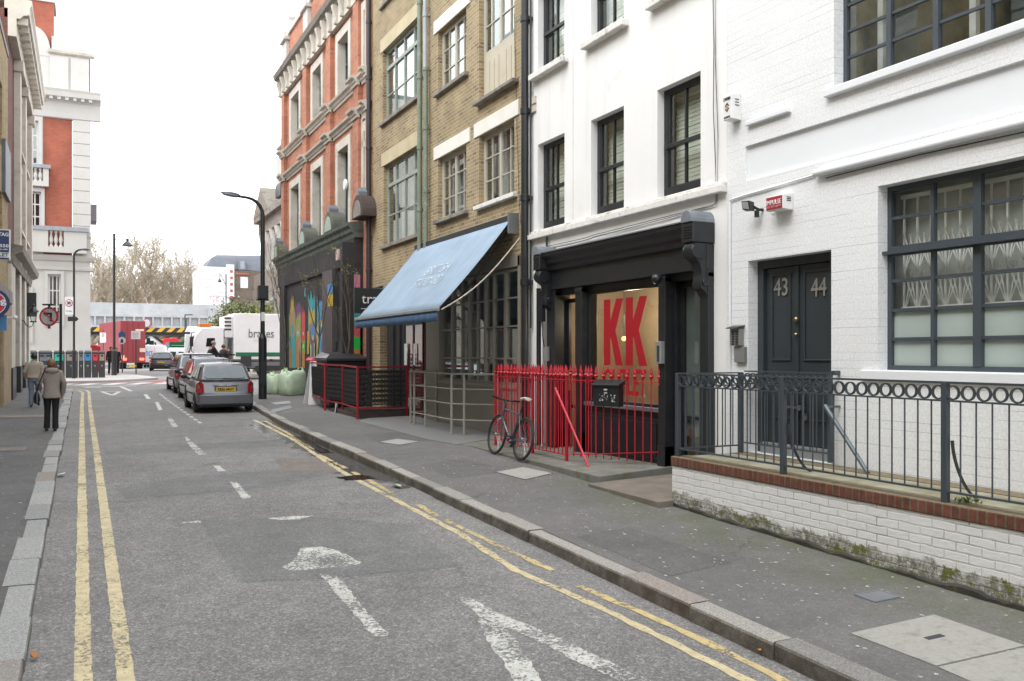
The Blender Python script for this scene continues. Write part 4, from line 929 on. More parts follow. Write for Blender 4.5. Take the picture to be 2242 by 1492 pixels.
def console(u, w_=.24):
    zt_ = cor1-.02; mb = MB()
    P_ = [(0, zt_-.0), (.36, zt_-.0), (.36, zt_-.26), (0, zt_-.26)]
    mb.loft([[FR.p(u, n_, z) for n_, z in P_], [FR.p(u+w_, n_, z) for n_, z in P_]])
    # arched top
    A = [(.46, zt_)]+[(.46, zt_)]+[(.44, zt_+.02)]
    ar = [(math.cos(PI*k/10)*w_/2, math.sin(PI*k/10)*.16) for k in range(11)]
    hd = MB(); ring = [(u+w_/2+a, zt_+.003+b_) for a, b_ in ar]; FR.poly(hd, ring, 0, .38)
    # scroll
    S = [(.0, zt_-.26), (.40, zt_-.26), (.43, zt_-.33), (.42, zt_-.42), (.36, zt_-.48), (.28, zt_-.52), (.24, zt_-.62), (.235, zt_-.72), (.26, zt_-.78), (.24, zt_-.86), (.17, zt_-.90), (.12, zt_-.96), (0, zt_-.98)]
    S2 = [(n_*.82, z) for n_, z in S]; i_ = .03
    mb2 = MB(); mb2.loft([[FR.p(u+i_, n_, z) for n_, z in S2], [FR.p(u+w_-i_, n_, z) for n_, z in S2]])
    for uu in (u+i_, u+w_-i_):
        mb2.lathe([(.11, -.02), (.11, .02), (.07, .03)], FR.p(uu, .25, zt_-.37), 14, 'Y'); mb2.lathe([(.05, -.02), (.05, .02), (.03, .025)], FR.p(uu, .14, zt_-.78), 10, 'Y')
    c_ = mb.build('console', BLACKP, kk, bev=.01); hd.build('console_cap', LEAD, c_, bev=.008); mb2.build('scroll', BLACKP, c_, smooth=True, bev=.006)
    mb3 = MB()
    for k in range(5): FR.box(mb3, u+.04, u+w_-.04, .36, .372, zt_-.06-.035*k, zt_-.045-.035*k)
    mb3.build('carving', BLACKP, c_)
console(P[0][0]-.02); console(P[3][1]-.22)
# window of the shop
g0, g1 = P[1][1], P[2][0]; sill = sz(1440, 894, XF)
WARM = M('warm_gallery_wall', (.50, .41, .30), .8, var=.22, sc_=.9, world=True)
mb = MB(); FR.box(mb, g0, g1, -.10, .06, sill-.06, sill); mb.build('shop_sill', M('worn_sill', (.14, .15, .16), .5, world=True), kk, bev=.006)
mb = MB(); FR.box(mb, g0, g1, -.12, .0, base-.5, sill-.06)
for q in ((g0+.08, g1-.08, .02, base+.12, sill-.16), (g0+.14, g1-.14, .035, base+.18, sill-.22)): FR.box(mb, q[0], q[1], 0, q[2], q[3], q[4])
mb.build('stall_riser', BLACKP, kk, bev=.006)
gw = (g0, g1, sill, head)
window(kk, FR, gw, .02, BLACKP, [], [], .03, .045, GLD, name='shop_window')
mb = MB(); FR.box(mb, P[0][0], P[3][1], -.15, -.0, head, fas0+.01); mb.build('transom', BLACKP, kk)
rm = (P[1][0]-.02, P[3][1]+.3, -.6, head+.25)
mb = MB(); F_ = FR
for q in ([(rm[0], -1.7, rm[2]), (rm[1], -1.7, rm[2]), (rm[1], -1.7, rm[3]), (rm[0], -1.7, rm[3])], [(rm[0], -.2, rm[2]), (rm[0], -1.7, rm[2]), (rm[0], -1.7, rm[3]), (rm[0], -.2, rm[3])],
          [(rm[1], -.2, rm[2]), (rm[1], -1.7, rm[2]), (rm[1], -1.7, rm[3]), (rm[1], -.2, rm[3])], [(rm[0], -.2, rm[2]), (rm[1], -.2, rm[2]), (rm[1], -1.7, rm[2]), (rm[0], -1.7, rm[2])], [(rm[0], -.2, rm[3]), (rm[1], -.2, rm[3]), (rm[1], -1.7, rm[3]), (rm[0], -1.7, rm[3])]):
    mb.add([FR.p(*x) for x in q], [(0, 1, 2, 3)])
mb.build('room', WARM, kk)
# lit lamp inside the shop window
lc = hx(1366, 742, XF+.75)
sp_ = thing('shop_lamp', 'lit round lamp glowing behind the red letters in the shop window', 'lamp', lc); mb = MB(); mb.sphere((0, 0, 0), .04, 14); mb.build('bulb', emis('lamp_glow', (1, .42, .12), 2.2), sp_, local=True, smooth=True)
mb = MB(); mb.tube([(0, 0, .03), (0, 0, head+.24-lc.z)], .003, 6); mb.build('flex', BLACKF, sp_, local=True)
ld = bpy.data.lights.new('lamp_light', 'POINT'); ld.energy = 20; ld.color = (1, .8, .56); ld.shadow_soft_size = .12; lo = bpy.data.objects.new('lamp_light', ld); COL.objects.link(lo); lo.location = (lc.x+.15, lc.y-.05, lc.z+.35)
# red letters on the glass
REDL = M('red_vinyl', (.36, .006, .014), .5, var=.03)
Xg = XF+.015
def Kpoly(y1, y0, z0, z1):
    w_ = y1-y0; h = z1-z0; s = .34*w_
    stem = [(y1, z0), (y1-s, z0), (y1-s, z1), (y1, z1)]
    up = [(y1-s, z0+h*.50), (y1-s, z0+h*.36), (y1-s-.08*w_, z0+h*.30), (y0+.02*w_, z1), (y0+.42*w_, z1)]
    return [stem, [(y1-s*.9, z0+h*.44), (y1-s*.9, z0+h*.62), (y0+.34*w_, z1), (y0, z1), (y0+.38*w_, z0+h*.52), (y0, z0), (y0+.36*w_, z0), (y0+.60*w_, z0+h*.40)]]
def lets(y1, y0, z0, z1, nm):
    mb = MB()
    for k, pp in enumerate(Kpoly(y1, y0, z0, z1)): mb.prism([(Xg-.003*k-.0004*k, u, z) for u, z in pp], (.003, 0, 0))
    mb.build(nm, REDL, kk)
kz0, kz1 = hx(1365, 801, Xg).z, hx(1365, 653, Xg).z
lets(sy(1322, Xg), sy(1364, Xg), kz0, kz1, 'letter'); lets(sy(1370, Xg), sy(1417, Xg), kz0, kz1, 'letter')
c0, c1 = sy(1323, Xg), sy(1415, Xg); oz0, oz1 = hx(1370, 866, Xg).z, hx(1370, 808, Xg).z
text('OUTLET', .3, REDL, kk, (Xg-.002, (c0+c1)/2, (oz0+oz1)/2), (0, -1, 0), (0, 0, 1), 'lettering', .002, fit=(c0-c1, oz1-oz0), bold=.004)
# left door of the shop (glazed)
d0, d1_ = P[2][1], P[3][0]
dd = window(kk, FR, (d0, d1_, base-.05, head-.06), .14, BLACKP, [], [.30], .06, .07, GLD, name='shop_door', dp=.05)
mb = MB(); FR.box(mb, d1_-.13, d1_-.10, -.14, -.10, 1.1, 1.45); mb.build('handle', BR, dd)
mb = MB(); c = hx(1243, 735, XF+.17); FR.box(mb, c.y-.07, c.y+.07, -.175, -.172, c.z-.02, c.z+.03); FR.box(mb, c.y-.10, c.y+.05, -.175, -.172, c.z-.55, c.z-.12); mb.build('door_notice', M('notice_red', (.5, .12, .1), .6), dd)
# right recess and glazed door
r0, r1 = P[0][1], P[1][0]
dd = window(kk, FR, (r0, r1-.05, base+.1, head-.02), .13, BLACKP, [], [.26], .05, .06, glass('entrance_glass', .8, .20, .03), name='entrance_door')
mb = MB(); FR.quad(mb, r0+.03, r1-.06, -.19, base+.5, head-.05); mb.build('pane_film', M('reflection_film', (.24, .275, .265), .3, world=True, var=.3, sc_=1.5), dd)  # pale film added behind the pane in place of its sky reflection
mb = MB(); FR.box(mb, r1-.05, r1, -.25, -.05, base-.3, fas0); mb.build('door_jamb', BLACKP, kk)
room(kk, FR, (r0, r1, base, head), 1.0, BLIND, 'hallway')
mb = MB(); c = hx(1515, 905, XF+.2); FR.box(mb, c.y-.05, c.y+.05, -.19, -.188, c.z-.35, c.z-.22); mb.build('door_sticker', M('sticker_red', (.35, .1, .07), .6), dd)
# globe lamp over the pilaster
c = hx(1438, 611, XS-.12); t = thing('globe_lamp', 'small dark globe lamp at the head of the black pilaster right of the shop window', 'lamp', c); mb = MB(); mb.sphere((0, 0, 0), .075, 14); mb.build('globe', BLACKP, t, local=True, smooth=True)
mb = MB(); mb.tube([(.02, 0, 0), (.24, 0, .03)], .015, 6); mb.build('arm', BLACKP, t, local=True)
# steel entry panel on that pilaster
c = hx(1444, 772, XS-.05); t = thing('steel_entry_panel', 'bright steel entry panel on the black pilaster right of the shop window', 'intercom', c); mb = MB(); zt_, zb2 = hx(1444, 748, XS-.05).z, hx(1444, 797, XS-.05).z
mb.box(XS-.07, XS, c.y-.055, c.y+.075, zb2, zt_); mb.build('panel', M('entry_steel', (.42, .42, .41), .4, .6), t, bev=.006); mb = MB(); mb.box(XS-.076, XS-.069, c.y-.02, c.y+.03, zb2+.03, zt_-.06); mb.build('keypad', DKG, t)
mb = MB(); c = hx(1198, 775, XS-.03); mb.box(XS-.06, XS-.01, c.y-.05, c.y+.06, c.z-.13, c.z+.12); tag(mb.build('entry_keypad', M('entry_steel', (.42, .42, .41)), None, bev=.004), 'small grey entry keypad at the left edge of the black shopfront', 'intercom')
# slabs before the shopfront
mb = MB(); sx0 = 6.27; ya = hx(1312, 0, sx0).y
mb.hexa([(sx0, ya, -.8), (XF+.3, ya-.02, -.8), (XF+.3, 15.4, -.8), (sx0, 15.2, -.8), (sx0, ya, SB), (XF+.3, ya-.02, SB+.09), (XF+.3, 15.4, SB+.02), (sx0, 15.2, SB)]); tag(mb.build('stone_slab', CONC, None, bev=.012), 'worn mossy stone slab under the red railings', 'slab')
mb = MB(); mb.prism([(6.08, ya-.02, .0), (XF, ya-.03, .05), (XF, yP-.05, .03), (6.1, yP-.05, -.01)], (0, 0, -.6)); tag(mb.build('stone_slab', M('brown_slab', (.19, .165, .135), .85, var=.3, sc_=3, bmp=.6, bs=60, world=True), None, bev=.01), 'lower brown slab between the mossy slab and the white platform', 'slab')

# ================================================================ red railings round the light well
rr = thing('red_railings', 'bright red spear topped railings round the light well of the black shopfront', 'railings', (6.68, 11.77, SB))
C0 = Vector((6.68, 11.77, 0)); E0 = Vector((7.36, 10.30, 0)); B0 = Vector((6.68, 14.35, 0)); B1 = Vector((XF-.05, 14.5, 0)); D0 = Vector((XF-.06, 11.6, 0))
RZ = 1.385
def spear(par, p, z0, zt):
    mb = MB(); x, y = p.x, p.y; mb.tube([(x, y, z0), (x, y, zt)], .0095, 6)
    mb.lathe([(.008, zt-.10), (.018, zt-.095), (.018, zt-.08), (.010, zt-.075), (.012, zt-.02), (.03, zt+.0), (.034, zt+.02), (.022, zt+.035), (.012, zt+.05), (.026, zt+.062), (.024, zt+.08), (.002, zt+.17)], (x, y, 0), 8)
    return mb.build('spear_bar', REDP, par, smooth=True)
first = None; cnt = 0
def run_sp(a, b_, n, z0):
    global first, cnt
    for i in range(n+1):
        p = a.lerp(b_, i/n)
        if first is None: first = (spear(rr, p, z0, RZ), p.copy())
        else: copies(first[0], [(p.x-first[1].x, p.y-first[1].y, 0)])
run_sp(C0, B0, 20, .17); run_sp(C0.lerp(E0, 1/12), E0, 11, .17); run_sp(B0, B1, 6, .17)
run_sp(Vector((XF-.25, 14.2, 0)), Vector((XF-.25, 11.9, 0)), 14, .17)
for a, b_, za, zb3 in ((C0, B0, .18, .18), (C0, E0, .18, .34), (B0, B1, .18, .18)):
    for nm, z, z2_ in (('top_rail', RZ-.055, RZ-.055), ('bottom_rail', za, zb3)):
        mb = MB(); mb.bar((a.x, a.y, z), (b_.x, b_.y, z2_), .035, .012); mb.build(nm, REDP, rr)
for p in (C0, B0, Vector((6.68, 12.9, 0))):
    mb = MB(); mb.box(p.x-.02, p.x+.02, p.y-.02, p.y+.02, SB-.1, RZ+.02); mb.build('post', REDP, rr, bev=.003)
a, b_ = hx(1218, 850, 6.66), hg(1290, 1010, 0); mb = MB(); mb.tube([(6.64, a.y, a.z), (6.60, hx(1290, 0, 6.6).y, SB)], .017, 8)
tag(mb.build('red_pole', M('bright_red_pole', (.62, .03, .06), .4), None, smooth=True), 'slanting bright red pole leaning against the red railings', 'pole')
# letter box hung on the railings
q = [hx(1309, 0, 6.95)]; dirE = (E0-C0).normalized()
pA = C0.lerp(E0, .42); 
def onE(px): # point on the diagonal run seen at px
    r = ray(px, 774); k = (C0.x*r.y-C0.y*r.x)/(dirE.y*r.x-dirE.x*r.y); return C0+dirE*k
a, b_ = onE(1311), onE(1367); nrm = Vector((dirE.y, -dirE.x, 0)); nrm = nrm if nrm.dot(Vector((-1, -1, 0))) > 0 else -nrm
tA = a.dot(Vector((SA, CA, 0))); zt_ = EYE+(774-838)/1927*tA; zb2 = EYE+(774-888)/1927*tA
t = thing('letter_box', 'black letter box covered in torn stickers hanging on the red railings', 'letter box', ((a+b_)/2).to_tuple()[:2]+(zb2,)); mb = MB()
o1 = nrm*.02; o2 = nrm*.16; Z = lambda v, z: Vector((v.x, v.y, z))
mb.hexa([Z(a+o1, zb2), Z(b_+o1, zb2), Z(b_+o2*.9, zb2), Z(a+o2*.9, zb2), Z(a+o1, zt_), Z(b_+o1, zt_), Z(b_+o2, zt_-.01), Z(a+o2, zt_-.01)]); mb.build('body', BLACKP, t, bev=.006)
e = dirE*.02; mb = MB(); mb.hexa([Z(a-e, zt_-.02), Z(b_+e, zt_-.02), Z(b_+e+o2*1.15, zt_-.045), Z(a-e+o2*1.15, zt_-.045), Z(a-e, zt_+.05), Z(b_+e, zt_+.05), Z(b_+e+o2*1.15, zt_-.02), Z(a-e+o2*1.15, zt_-.02)]); mb.build('lid', BLACKP, t, bev=.006)
random.seed(5); ST = [M('sticker_white', (.6, .6, .58), .6), M('sticker_grey', (.35, .35, .33), .6)]
mb = MB()
for k in range(26):
    if k < 2: u, v, w_, h_ = .5, .72-.14*k, .06, .012
    else: u, v, w_, h_ = random.uniform(.25, .85), random.uniform(.2, .52), random.uniform(.005, .022), random.uniform(.005, .016)
    c = a.lerp(b_, u)+o2*(.9+.1*v)+nrm*.006; z = zb2+(zt_-zb2)*v; mb.m = k % 2
    mb.add([Z(c-dirE*w_/2, z-h_), Z(c+dirE*w_/2, z-h_*random.uniform(.2, 1)), Z(c+dirE*w_/2, z+h_), Z(c-dirE*w_/2, z+h_*random.uniform(.3, 1))], [(0, 1, 2, 3)])
mb.build('stickers', ST, t, recalc=False)
# black downpipe, thin white pipe, cables
yy = hx(1149, 0, XF-.12).y; t = thing('black_downpipe', 'thick glossy black downpipe between the yellow brick and white rendered houses', 'downpipe', (XF-.12, yy, 0)); mb = MB()
mb.tube([(XF-.12, yy, .1), (XF-.12, yy, 11.2)], .072, 14); mb.build('pipe', BLACKP, t, smooth=True)
cl = None
for z in (1.25, 3.05, 4.6, 6.2, 7.9, 9.6):
    if cl is None: mb = MB(); mb.lathe([(.076, z-.06), (.088, z-.055), (.088, z+.055), (.076, z+.06)], (XF-.12, yy, 0), 14); mb.box(XF-.10, XF, yy-.10, yy+.10, z-.03, z+.03); cl = mb.build('collar', BLACKP, t, smooth=True); zc = z
    else: copies(cl, [(0, 0, z-zc)])
y2 = hx(1162, 0, XF-.05).y; mb = MB(); mb.tube([(XF-.05, y2, 2.2), (XF-.05, y2, 11)], .018, 8); tag(mb.build('thin_pipe', BLACKP, None, smooth=True), 'thin dark pipe just right of the thick black downpipe', 'pipe')
y2 = hx(1170, 0, XF-.18).y; mb = MB(); mb.tube([(XF-.10, y2-.02, .1), (XF-.10, y2-.02, 2.9)], .045, 10); tag(mb.build('black_soil_pipe', BLACKP, None, smooth=True), 'shorter black pipe beside the left end of the black shopfront', 'pipe')
y2 = hx(1187, 0, XF-.12).y; mb = MB(); mb.tube([(XF-.12, y2, .1), (XF-.12, y2, 2.95)], .02, 8); tag(mb.build('white_pipe', WHITEP, None, smooth=True), 'thin white pipe at the left edge of the black shopfront', 'pipe')
mb = MB(); y2 = hx(1170, 0, XF-.3).y
mb.box(XF-.20, XF-.12, y2-.08, y2+.06, 2.3, 2.85); mb.tube([(XF-.14, y2, 2.85), (XF-.16, y2+.03, 3.2), (XF-.06, y2, 3.35), (XF-.05, y2, 3.8)], .02, 6)
mb.tube([(XF-.16, y2-.04, 2.3), (XF-.20, y2-.12, 2.05), (XF-.14, y2-.08, 1.8)], .012, 6)
tag(mb.build('meter_box', BLACKP, None, bev=.004), 'black junction box with looping cables left of the black shopfront', 'box')
def cable(pts, r, label, mat=None, nm='cable'):
    mb = MB(); P = [hx(px, py, X) for px, py, X in pts]; mb.tube(P, r, 5); tag(mb.build(nm, mat or DKG, None, smooth=True), label, 'cable')
cable([(1175, 545, XF-.02), (1280, 522, XF-.03), (1300, 515, XF-.02), (1430, 482, XF-.04), (1540, 455, XF-.02), (1568, 447, XF-.03), (1566, 350, XF-.02), (1562, 240, XF-.04), (1563, 100, XF-.02), (1560, -60, XF-.02)], .006, 'thin dark cable looping over the black shopfront and up the white render')
cable([(1168, 552, XF-.02), (1250, 535, XF-.03), (1330, 512, XF-.03), (1460, 478, XF-.03), (1560, 452, XF-.02), (1570, 440, XF-.02), (1572, 300, XF-.02), (1566, 120, XF-.02), (1567, -60, XF-.02)], .005, 'second thin cable beside the first on the white render')
cable([(1126, 30, XF-.03), (1131, 250, XF-.02), (1136, 420, XF-.03), (1140, 490, XF-.02)], .006, 'thin dark cable hanging down the right edge of the yellow brick wall')
# two little boxes by the pipe
for k, (ya_, zt2) in enumerate(((212, 228), (232, 246))):
    a = hx(1166, ya_, XF-.04); b_ = hx(1166, zt2, XF-.04); mb = MB(); mb.box(XF-.04, XF, a.y-.08, a.y+.06, b_.z, a.z); tag(mb.build('cable_box', M('cream_plastic', (.55, .50, .42), .6), None, bev=.004), ('upper' if k == 0 else 'lower')+' small cream box on the white render beside the black downpipe', 'box')
# ================================================================ 3. yellow stock brick building
y0b, y1b = yk1+.003, hx(815, 0, XF).y
yw = thing('yellow_brick_building', 'yellow stock brick building with green grid windows over a taupe glazed shopfront', 'building', (XF, 20, 0))
def HW(xl, xr, yt, yb_, at): a = H(xl, xr, yt, yb_, at=at); return (a[0], a[1], hx(at, yb_, XF+.12).z, hx(at, yt, XF+.12).z)
WA, WB_ = HW(838, 921, 122, 276, 841), HW(840, 921, 370, 542, 842)
WC, WD = HW(959, 1021, 71, 204.6, 972), HW(959, 1021, 349, 484, 971)
WE0 = HW(1049, 1126, 0, 227, 1062); WF = HW(1049, 1126, 300, 452, 1062)
WE = (WE0[0], WE0[1], WE0[2], WE0[2]+3.0)
WT = (WA[0], WA[1], hx(836, 28, XF+.12).z, hx(836, 28, XF+.12).z+2.0)
WC2 = (WC[0], WC[1], WC[3]+1.1, WC[3]+2.6)
shz = hx(920, 545, XF).z; sh1 = hx(1128, 490, XF).z
ysh0, ysh1 = hx(1140, 0, XF).y, hx(832, 0, XF).y
shop2 = (ysh0, ysh1, -1, 3.62)
holes = [(*w_, .13) for w_ in (WA, WB_, WC, WD, WE, WF, WT, WC2)]
mb = MB(); wall(FR, mb, y0b, y1b, -1.5, 12.6, holes+[(*shop2, .3)]); shell(FR, mb, y0b, y1b, -1.5, 12.6, 9); mb.build('wall', YBR, yw, recalc=False)
for w_ in (WA, WB_, WT):
    u0, u1, a, b_ = w_; tr = (hx(841, 161, XF+.12).z-WA[2])/(WA[3]-WA[2])
    mb = window(yw, FR, w_, .11, SAGE, [(.25, .045), (.5, .045), (.75, .045)], [(tr, .09), tr*.5], .03, .07, GLB, NET, .40, name='grid_window', backname='curtain')
    room(yw, FR, w_, 1.2, ROOMM)
    mb = MB(); FR.box(mb, u0-.1, u1+.12, -.08, .09, a-.10, a-.003); mb.build('window_sill', STONED, yw, bev=.01)
    mb = MB(); FR.box(mb, u0-.12, u1+.18, -.05, .015, b_+.003, b_+.36); mb.build('lintel', LINTB, yw, bev=.006)
for i, w_ in enumerate((WC, WD, WF, WC2)):
    u0, u1, a, b_ = w_
    window(yw, FR, w_, .11, CREAM, [(.5, .09), .24, .76], [.34, .67], .022, .085, GLB, NET, .35, name='casement_window', backname='curtain')
    room(yw, FR, w_, 1.2, ROOMD)
    mb = MB(); FR.box(mb, u0-.13, u1+.1, -.08, .10, a-.09, a-.003); mb.build('window_sill', STONED if i != 2 else SILLW, yw, bev=.01)
    mb = MB(); FR.box(mb, u0-.22, u1+.22, -.05, .03, b_+.003, b_+.30); mb.build('lintel', LINT, yw, bev=.006)
u0, u1, a, b_ = WE; pz_ = a+.95
window(yw, FR, (u0, u1, pz_, b_), .11, CREAM, [(.5, .09), .24, .76], [.30, .6], .022, .085, GLB, NET, .35, name='loading_window', backname='curtain'); room(yw, FR, WE, 1.2, ROOMD)
mb = MB(); FR.box(mb, u0, u1, -.17, -.11, a, pz_)
m_ = (u0+u1)/2
for (p, q) in ((u0+.1, m_-.06), (m_+.06, u1-.1)):
    n = 3
    for k in range(n): FR.box(mb, p+(q-p)*k/n+.02, p+(q-p)*(k+1)/n-.02, -.12, -.095, a+.12, pz_-.14)
mb.build('loading_door', M('cream_board_door', (.50, .45, .35), .6, world=True, var=.1), yw, bev=.005)
mb = MB(); FR.box(mb, u0-.20, u1+.06, -.10, .14, a-.07, a-.003); mb.build('window_sill', STONED, yw, bev=.008)
# shopfront under the awning
def ty(px, d=0): return hx(px, 0, XF+d).y
TX = .03
def tpil(a, b_, z1=3.6, n=.02, nm='pilaster', z0=-.4, mt=TAUPE): mb = MB(); FR.box(mb, a, b_, -.22, n, z0, z1); return mb.build(nm, mt, yw, bev=.008)
gA, gB = ty(1140), ty(968)
mb = MB(); FR.box(mb, gA, ty(832), -.1, .02, 3.40, 3.62); mb.build('fascia', TAUPE, yw)
mb = MB(); FR.box(mb, ty(962), ty(832), -.05, .12, 3.30, 3.52); mb.build('lead_canopy', LEAD, yw)
tpil(gA, gA+.10); tpil(ty(963), ty(934)-0, nm='pilaster')
gz0 = hx(1025, 838, XF).z
mb = MB(); FR.box(mb, gA+.10, ty(963), -.14, .015, -.4, gz0)
FR.box(mb, gA+.1, ty(963), .015, .05, gz0-.06, gz0); mb.build('stall_riser', TAUPE, yw, bev=.006)
sw = (gA+.10, ty(963), gz0, 3.38); W_ = sw[1]-sw[0]
cols = [((ty(px)-sw[0])/W_, t_) for px, t_ in ((1104, .10), (1078, .035), (1060, .09), (1042, .03), (1025, .09), (1008, .03), (988, .07))]
rws = [(hx(1060, py, XF).z-gz0)/(sw[3]-gz0) for py in (785, 718, 660)]
window(yw, FR, sw, .02, TAUPE, cols, rws, .03, .06, GLD, name='shop_window', dp=.07)
room(yw, FR, (gA, ty(934), -.3, 3.5), 3.5, M('shop_reflection_room', (.36, .35, .33), .9, world=True, var=.9, sc_=.8))  # room walls lightened and mottled in place of the panes' grey reflection
dk = M('dark_boarding', (.025, .024, .026), .6, world=True, var=.3)
mb = MB(); FR.box(mb, ty(934)+.0, ty(840), -.32, -.10, -.4, 3.32); mb.build('dark_boarding', dk, yw)
mb = MB(); u = ty(934)+.05
for px in (870, 856): FR.box(mb, ty(px)-.05, ty(px)+.05, -.1, -.04, -.3, 3.3)
mb.build('boarding_post', dk, yw)
mb = MB(); a, b_ = ty(912), ty(886); window(yw, FR, (ty(924), ty(882), -.1, 2.5), .02, BLACKF, [.5], [], .07, .05, GLD, name='side_door', dp=.04)
mb = MB(); FR.quad(mb, ty(924), ty(882), -.09, -.1, 2.45); mb.build('red_curtain', M('red_curtain', (.28, .04, .05), .8, var=.4, sc_=8), yw)
mb = MB(); 
for px, w_ in ((889, .10), (908, .05)): c = hx(px, 784, XF+.01); FR.box(mb, c.y-w_, c.y+w_, .0, .004, hx(px, 800, XF).z, hx(px, 753, XF).z)
mb.build('notice', M('paper_notice', (.6, .6, .6), .7, var=.3, sc_=30), yw)
mb = MB(); FR.box(mb, ty(840), y1b, -.05, .02, 3.25, 3.60); mb.build('beam', M('dark_green_beam', (.06, .075, .07), .6, world=True), yw)
# pipes
def pipe(px, r, X, z0, z1, mat, label, name='downpipe', cols_=()):
    y = hx(px, 0, X).y; t = thing(name, label, 'downpipe', (X, y, z0)); mb = MB(); mb.tube([(X, y, z0), (X, y, z1)], r, 12); mb.build('pipe', mat, t, smooth=True); cl = None
    for z in cols_:
        if cl is None: mb = MB(); mb.lathe([(r, z-.05), (r+.014, z-.045), (r+.014, z+.045), (r, z+.05)], (X, y, 0), 12); mb.box(X, XF, y-r*.7, y+r*.7, z-.02, z+.02); cl = mb.build('collar', mat, t, smooth=True); zc = z
        else: copies(cl, [(0, 0, z-zc)])
pipe(919, .062, XF-.13, 3.7, 12.5, PIPEG, 'left and thicker of the two green downpipes on the yellow brick wall', cols_=(4.0, 5.2, 6.7, 8.4, 10.2, 11.6))
pipe(932, .055, XF-.11, 3.7, 8.55, PIPEG, 'right and thinner green downpipe on the yellow brick wall below its grey length', cols_=(4.15, 5.6, 7.1, 8.5))
pipe(931, .05, XF-.11, 8.56, 12.5, M('grey_pvc_pipe', (.38, .40, .42), .4, world=True), 'pale grey upper length of the right downpipe on the yellow brick wall', cols_=(9.8,))
pipe(807, .07, XF-.10, .15, 13, M('plum_black_pipe', (.035, .03, .036), .4, world=True), 'dark downpipe between the red brick and yellow brick buildings', cols_=(1.2, 2.6, 4.1, 5.7, 7.6, 9.6, 11.2))
# ---- awning
ay0, ay1 = hx(1130, 0, XF).y, hx(920, 0, XF).y
azt = (hx(920, 548, XF).z+hx(1128, 488, XF).z)/2; AXf = 5.86; azf = 2.56
aw = thing('blue_awning', 'pale blue fabric awning with faint white lettering and a darker blue valance', 'awning', (XF, (ay0+ay1)/2, azt))
mb = MB(); FR.box(mb, ay0-.08, ay1+.08, 0, .13, azt-.02, azt+.13); mb.build('cassette', BLACKF, aw, bev=.01)
mb = MB(); FR.box(mb, ay0-.12, ay0-.08, -.0, .22, azt-.25, azt+.14); mb.build('end_plate', M('end_plate_grey', (.16, .17, .17), .5), aw)
def awm():
    m, nt, b = newmat('blue_awning_fabric'); p = coords(nt, True)
    c = mix(nt, 1, (.25, .33, .425), ramp(nt, noise(nt, p, 1.2, 4), [(.3, .86), (.7, 1.08)]), 'MULTIPLY')
    w_ = N(nt, 'ShaderNodeTexWave', i_Scale=1.05, i_Distortion=.25); w_.bands_direction = 'Y'; nt.links.new(p, w_.inputs['Vector'])
    c = mix(nt, 1, c, ramp(nt, w_.outputs[0], [(.0, .93), (.06, 1), (1, 1)]), 'MULTIPLY')
    nt.links.new(c, b.inputs['Base Color']); b.inputs['Roughness'].default_value = .8
    nt.links.new(bump(nt, noise(nt, p, 4, 3), .3, .02), b.inputs['Normal']); return m
AWM = awm(); mb = MB(); rows = []
for i in range(11):
    f = i/10; row = []
    for j in range(25):
        y = ay0+(ay1-ay0)*j/24; sag = -.045*math.sin(PI*f)*(1+.15*math.sin(j*1.4)); row.append((XF-.10-(XF-.10-AXf)*f, y, azt+.04-(azt+.04-azf)*f+sag))
    rows.append(row)
mb.loft(rows, close=False, cap=False); ob = mb.build('canopy', AWM, aw, smooth='all'); s_ = ob.modifiers.new('thickness', 'SOLIDIFY'); s_.thickness = .004
mb = MB(); mb.box(AXf-.06, AXf+.02, ay0-.03, ay1+.03, azf-.045, azf+.02); mb.build('front_bar', M('awning_bar_grey', (.34, .36, .38), .4, .4), aw, bev=.01)
mb = MB(); R = []
for (dz_, ww) in ((-.045, 0), (-.12, .6), (-.235, 1)):
    R.append([(AXf-.03+.012*ww*math.sin(j*1.9)+.006*ww*math.sin(j*4.7), ay0+(ay1-ay0)*j/60, azf+dz_+.006*ww*math.sin(j*.9)) for j in range(61)])
mb.loft(R, close=False, cap=False); ob = mb.build('valance', M('valance_blue', (.085, .165, .30), .8, var=.12), aw, smooth='all'); s_ = ob.modifiers.new('thickness', 'SOLIDIFY'); s_.thickness = .004
sl_ = Vector((AXf-(XF-.10), 0, azf-(azt+.04))); L_ = sl_.normalized(); cen = Vector((XF-.10, (ay0+ay1)/2, azt+.04))
nrm = Vector((0, -1, 0)).cross(-L_)
LET = M('faded_awning_letters', (.47, .55, .62), .8, var=.1)
for s_, px, py in (('BRITISH', 958, 588), ('STANDARD', 934, 616)):
    # where the reading ray meets the canopy
    r = ray(px, py); o_ = Vector((0, 0, EYE)); n_ = nrm; tt = (cen-o_).dot(n_)/r.dot(n_); q = o_+r*tt+n_*.0; q = q+nrm*(.03 if nrm.z > 0 else -.03)
    text(s_, .35, LET, aw, q-nrm*.045, (0, -1, 0), -L_, fit=(1.62 if s_ == 'STANDARD' else 1.35, .27), ext=.0015)
for yy in (ay0+.12, ay1-.15):
    mb = MB(); el = Vector((XF-.9, yy-.25 if yy > 18 else yy+.35, azf+.30)); mb.tube([(XF-.05, yy+.05, azt-.12), el, (AXf, yy, azf-.03)], .02, 6); mb.build('folding_arm', BLACKF, aw)
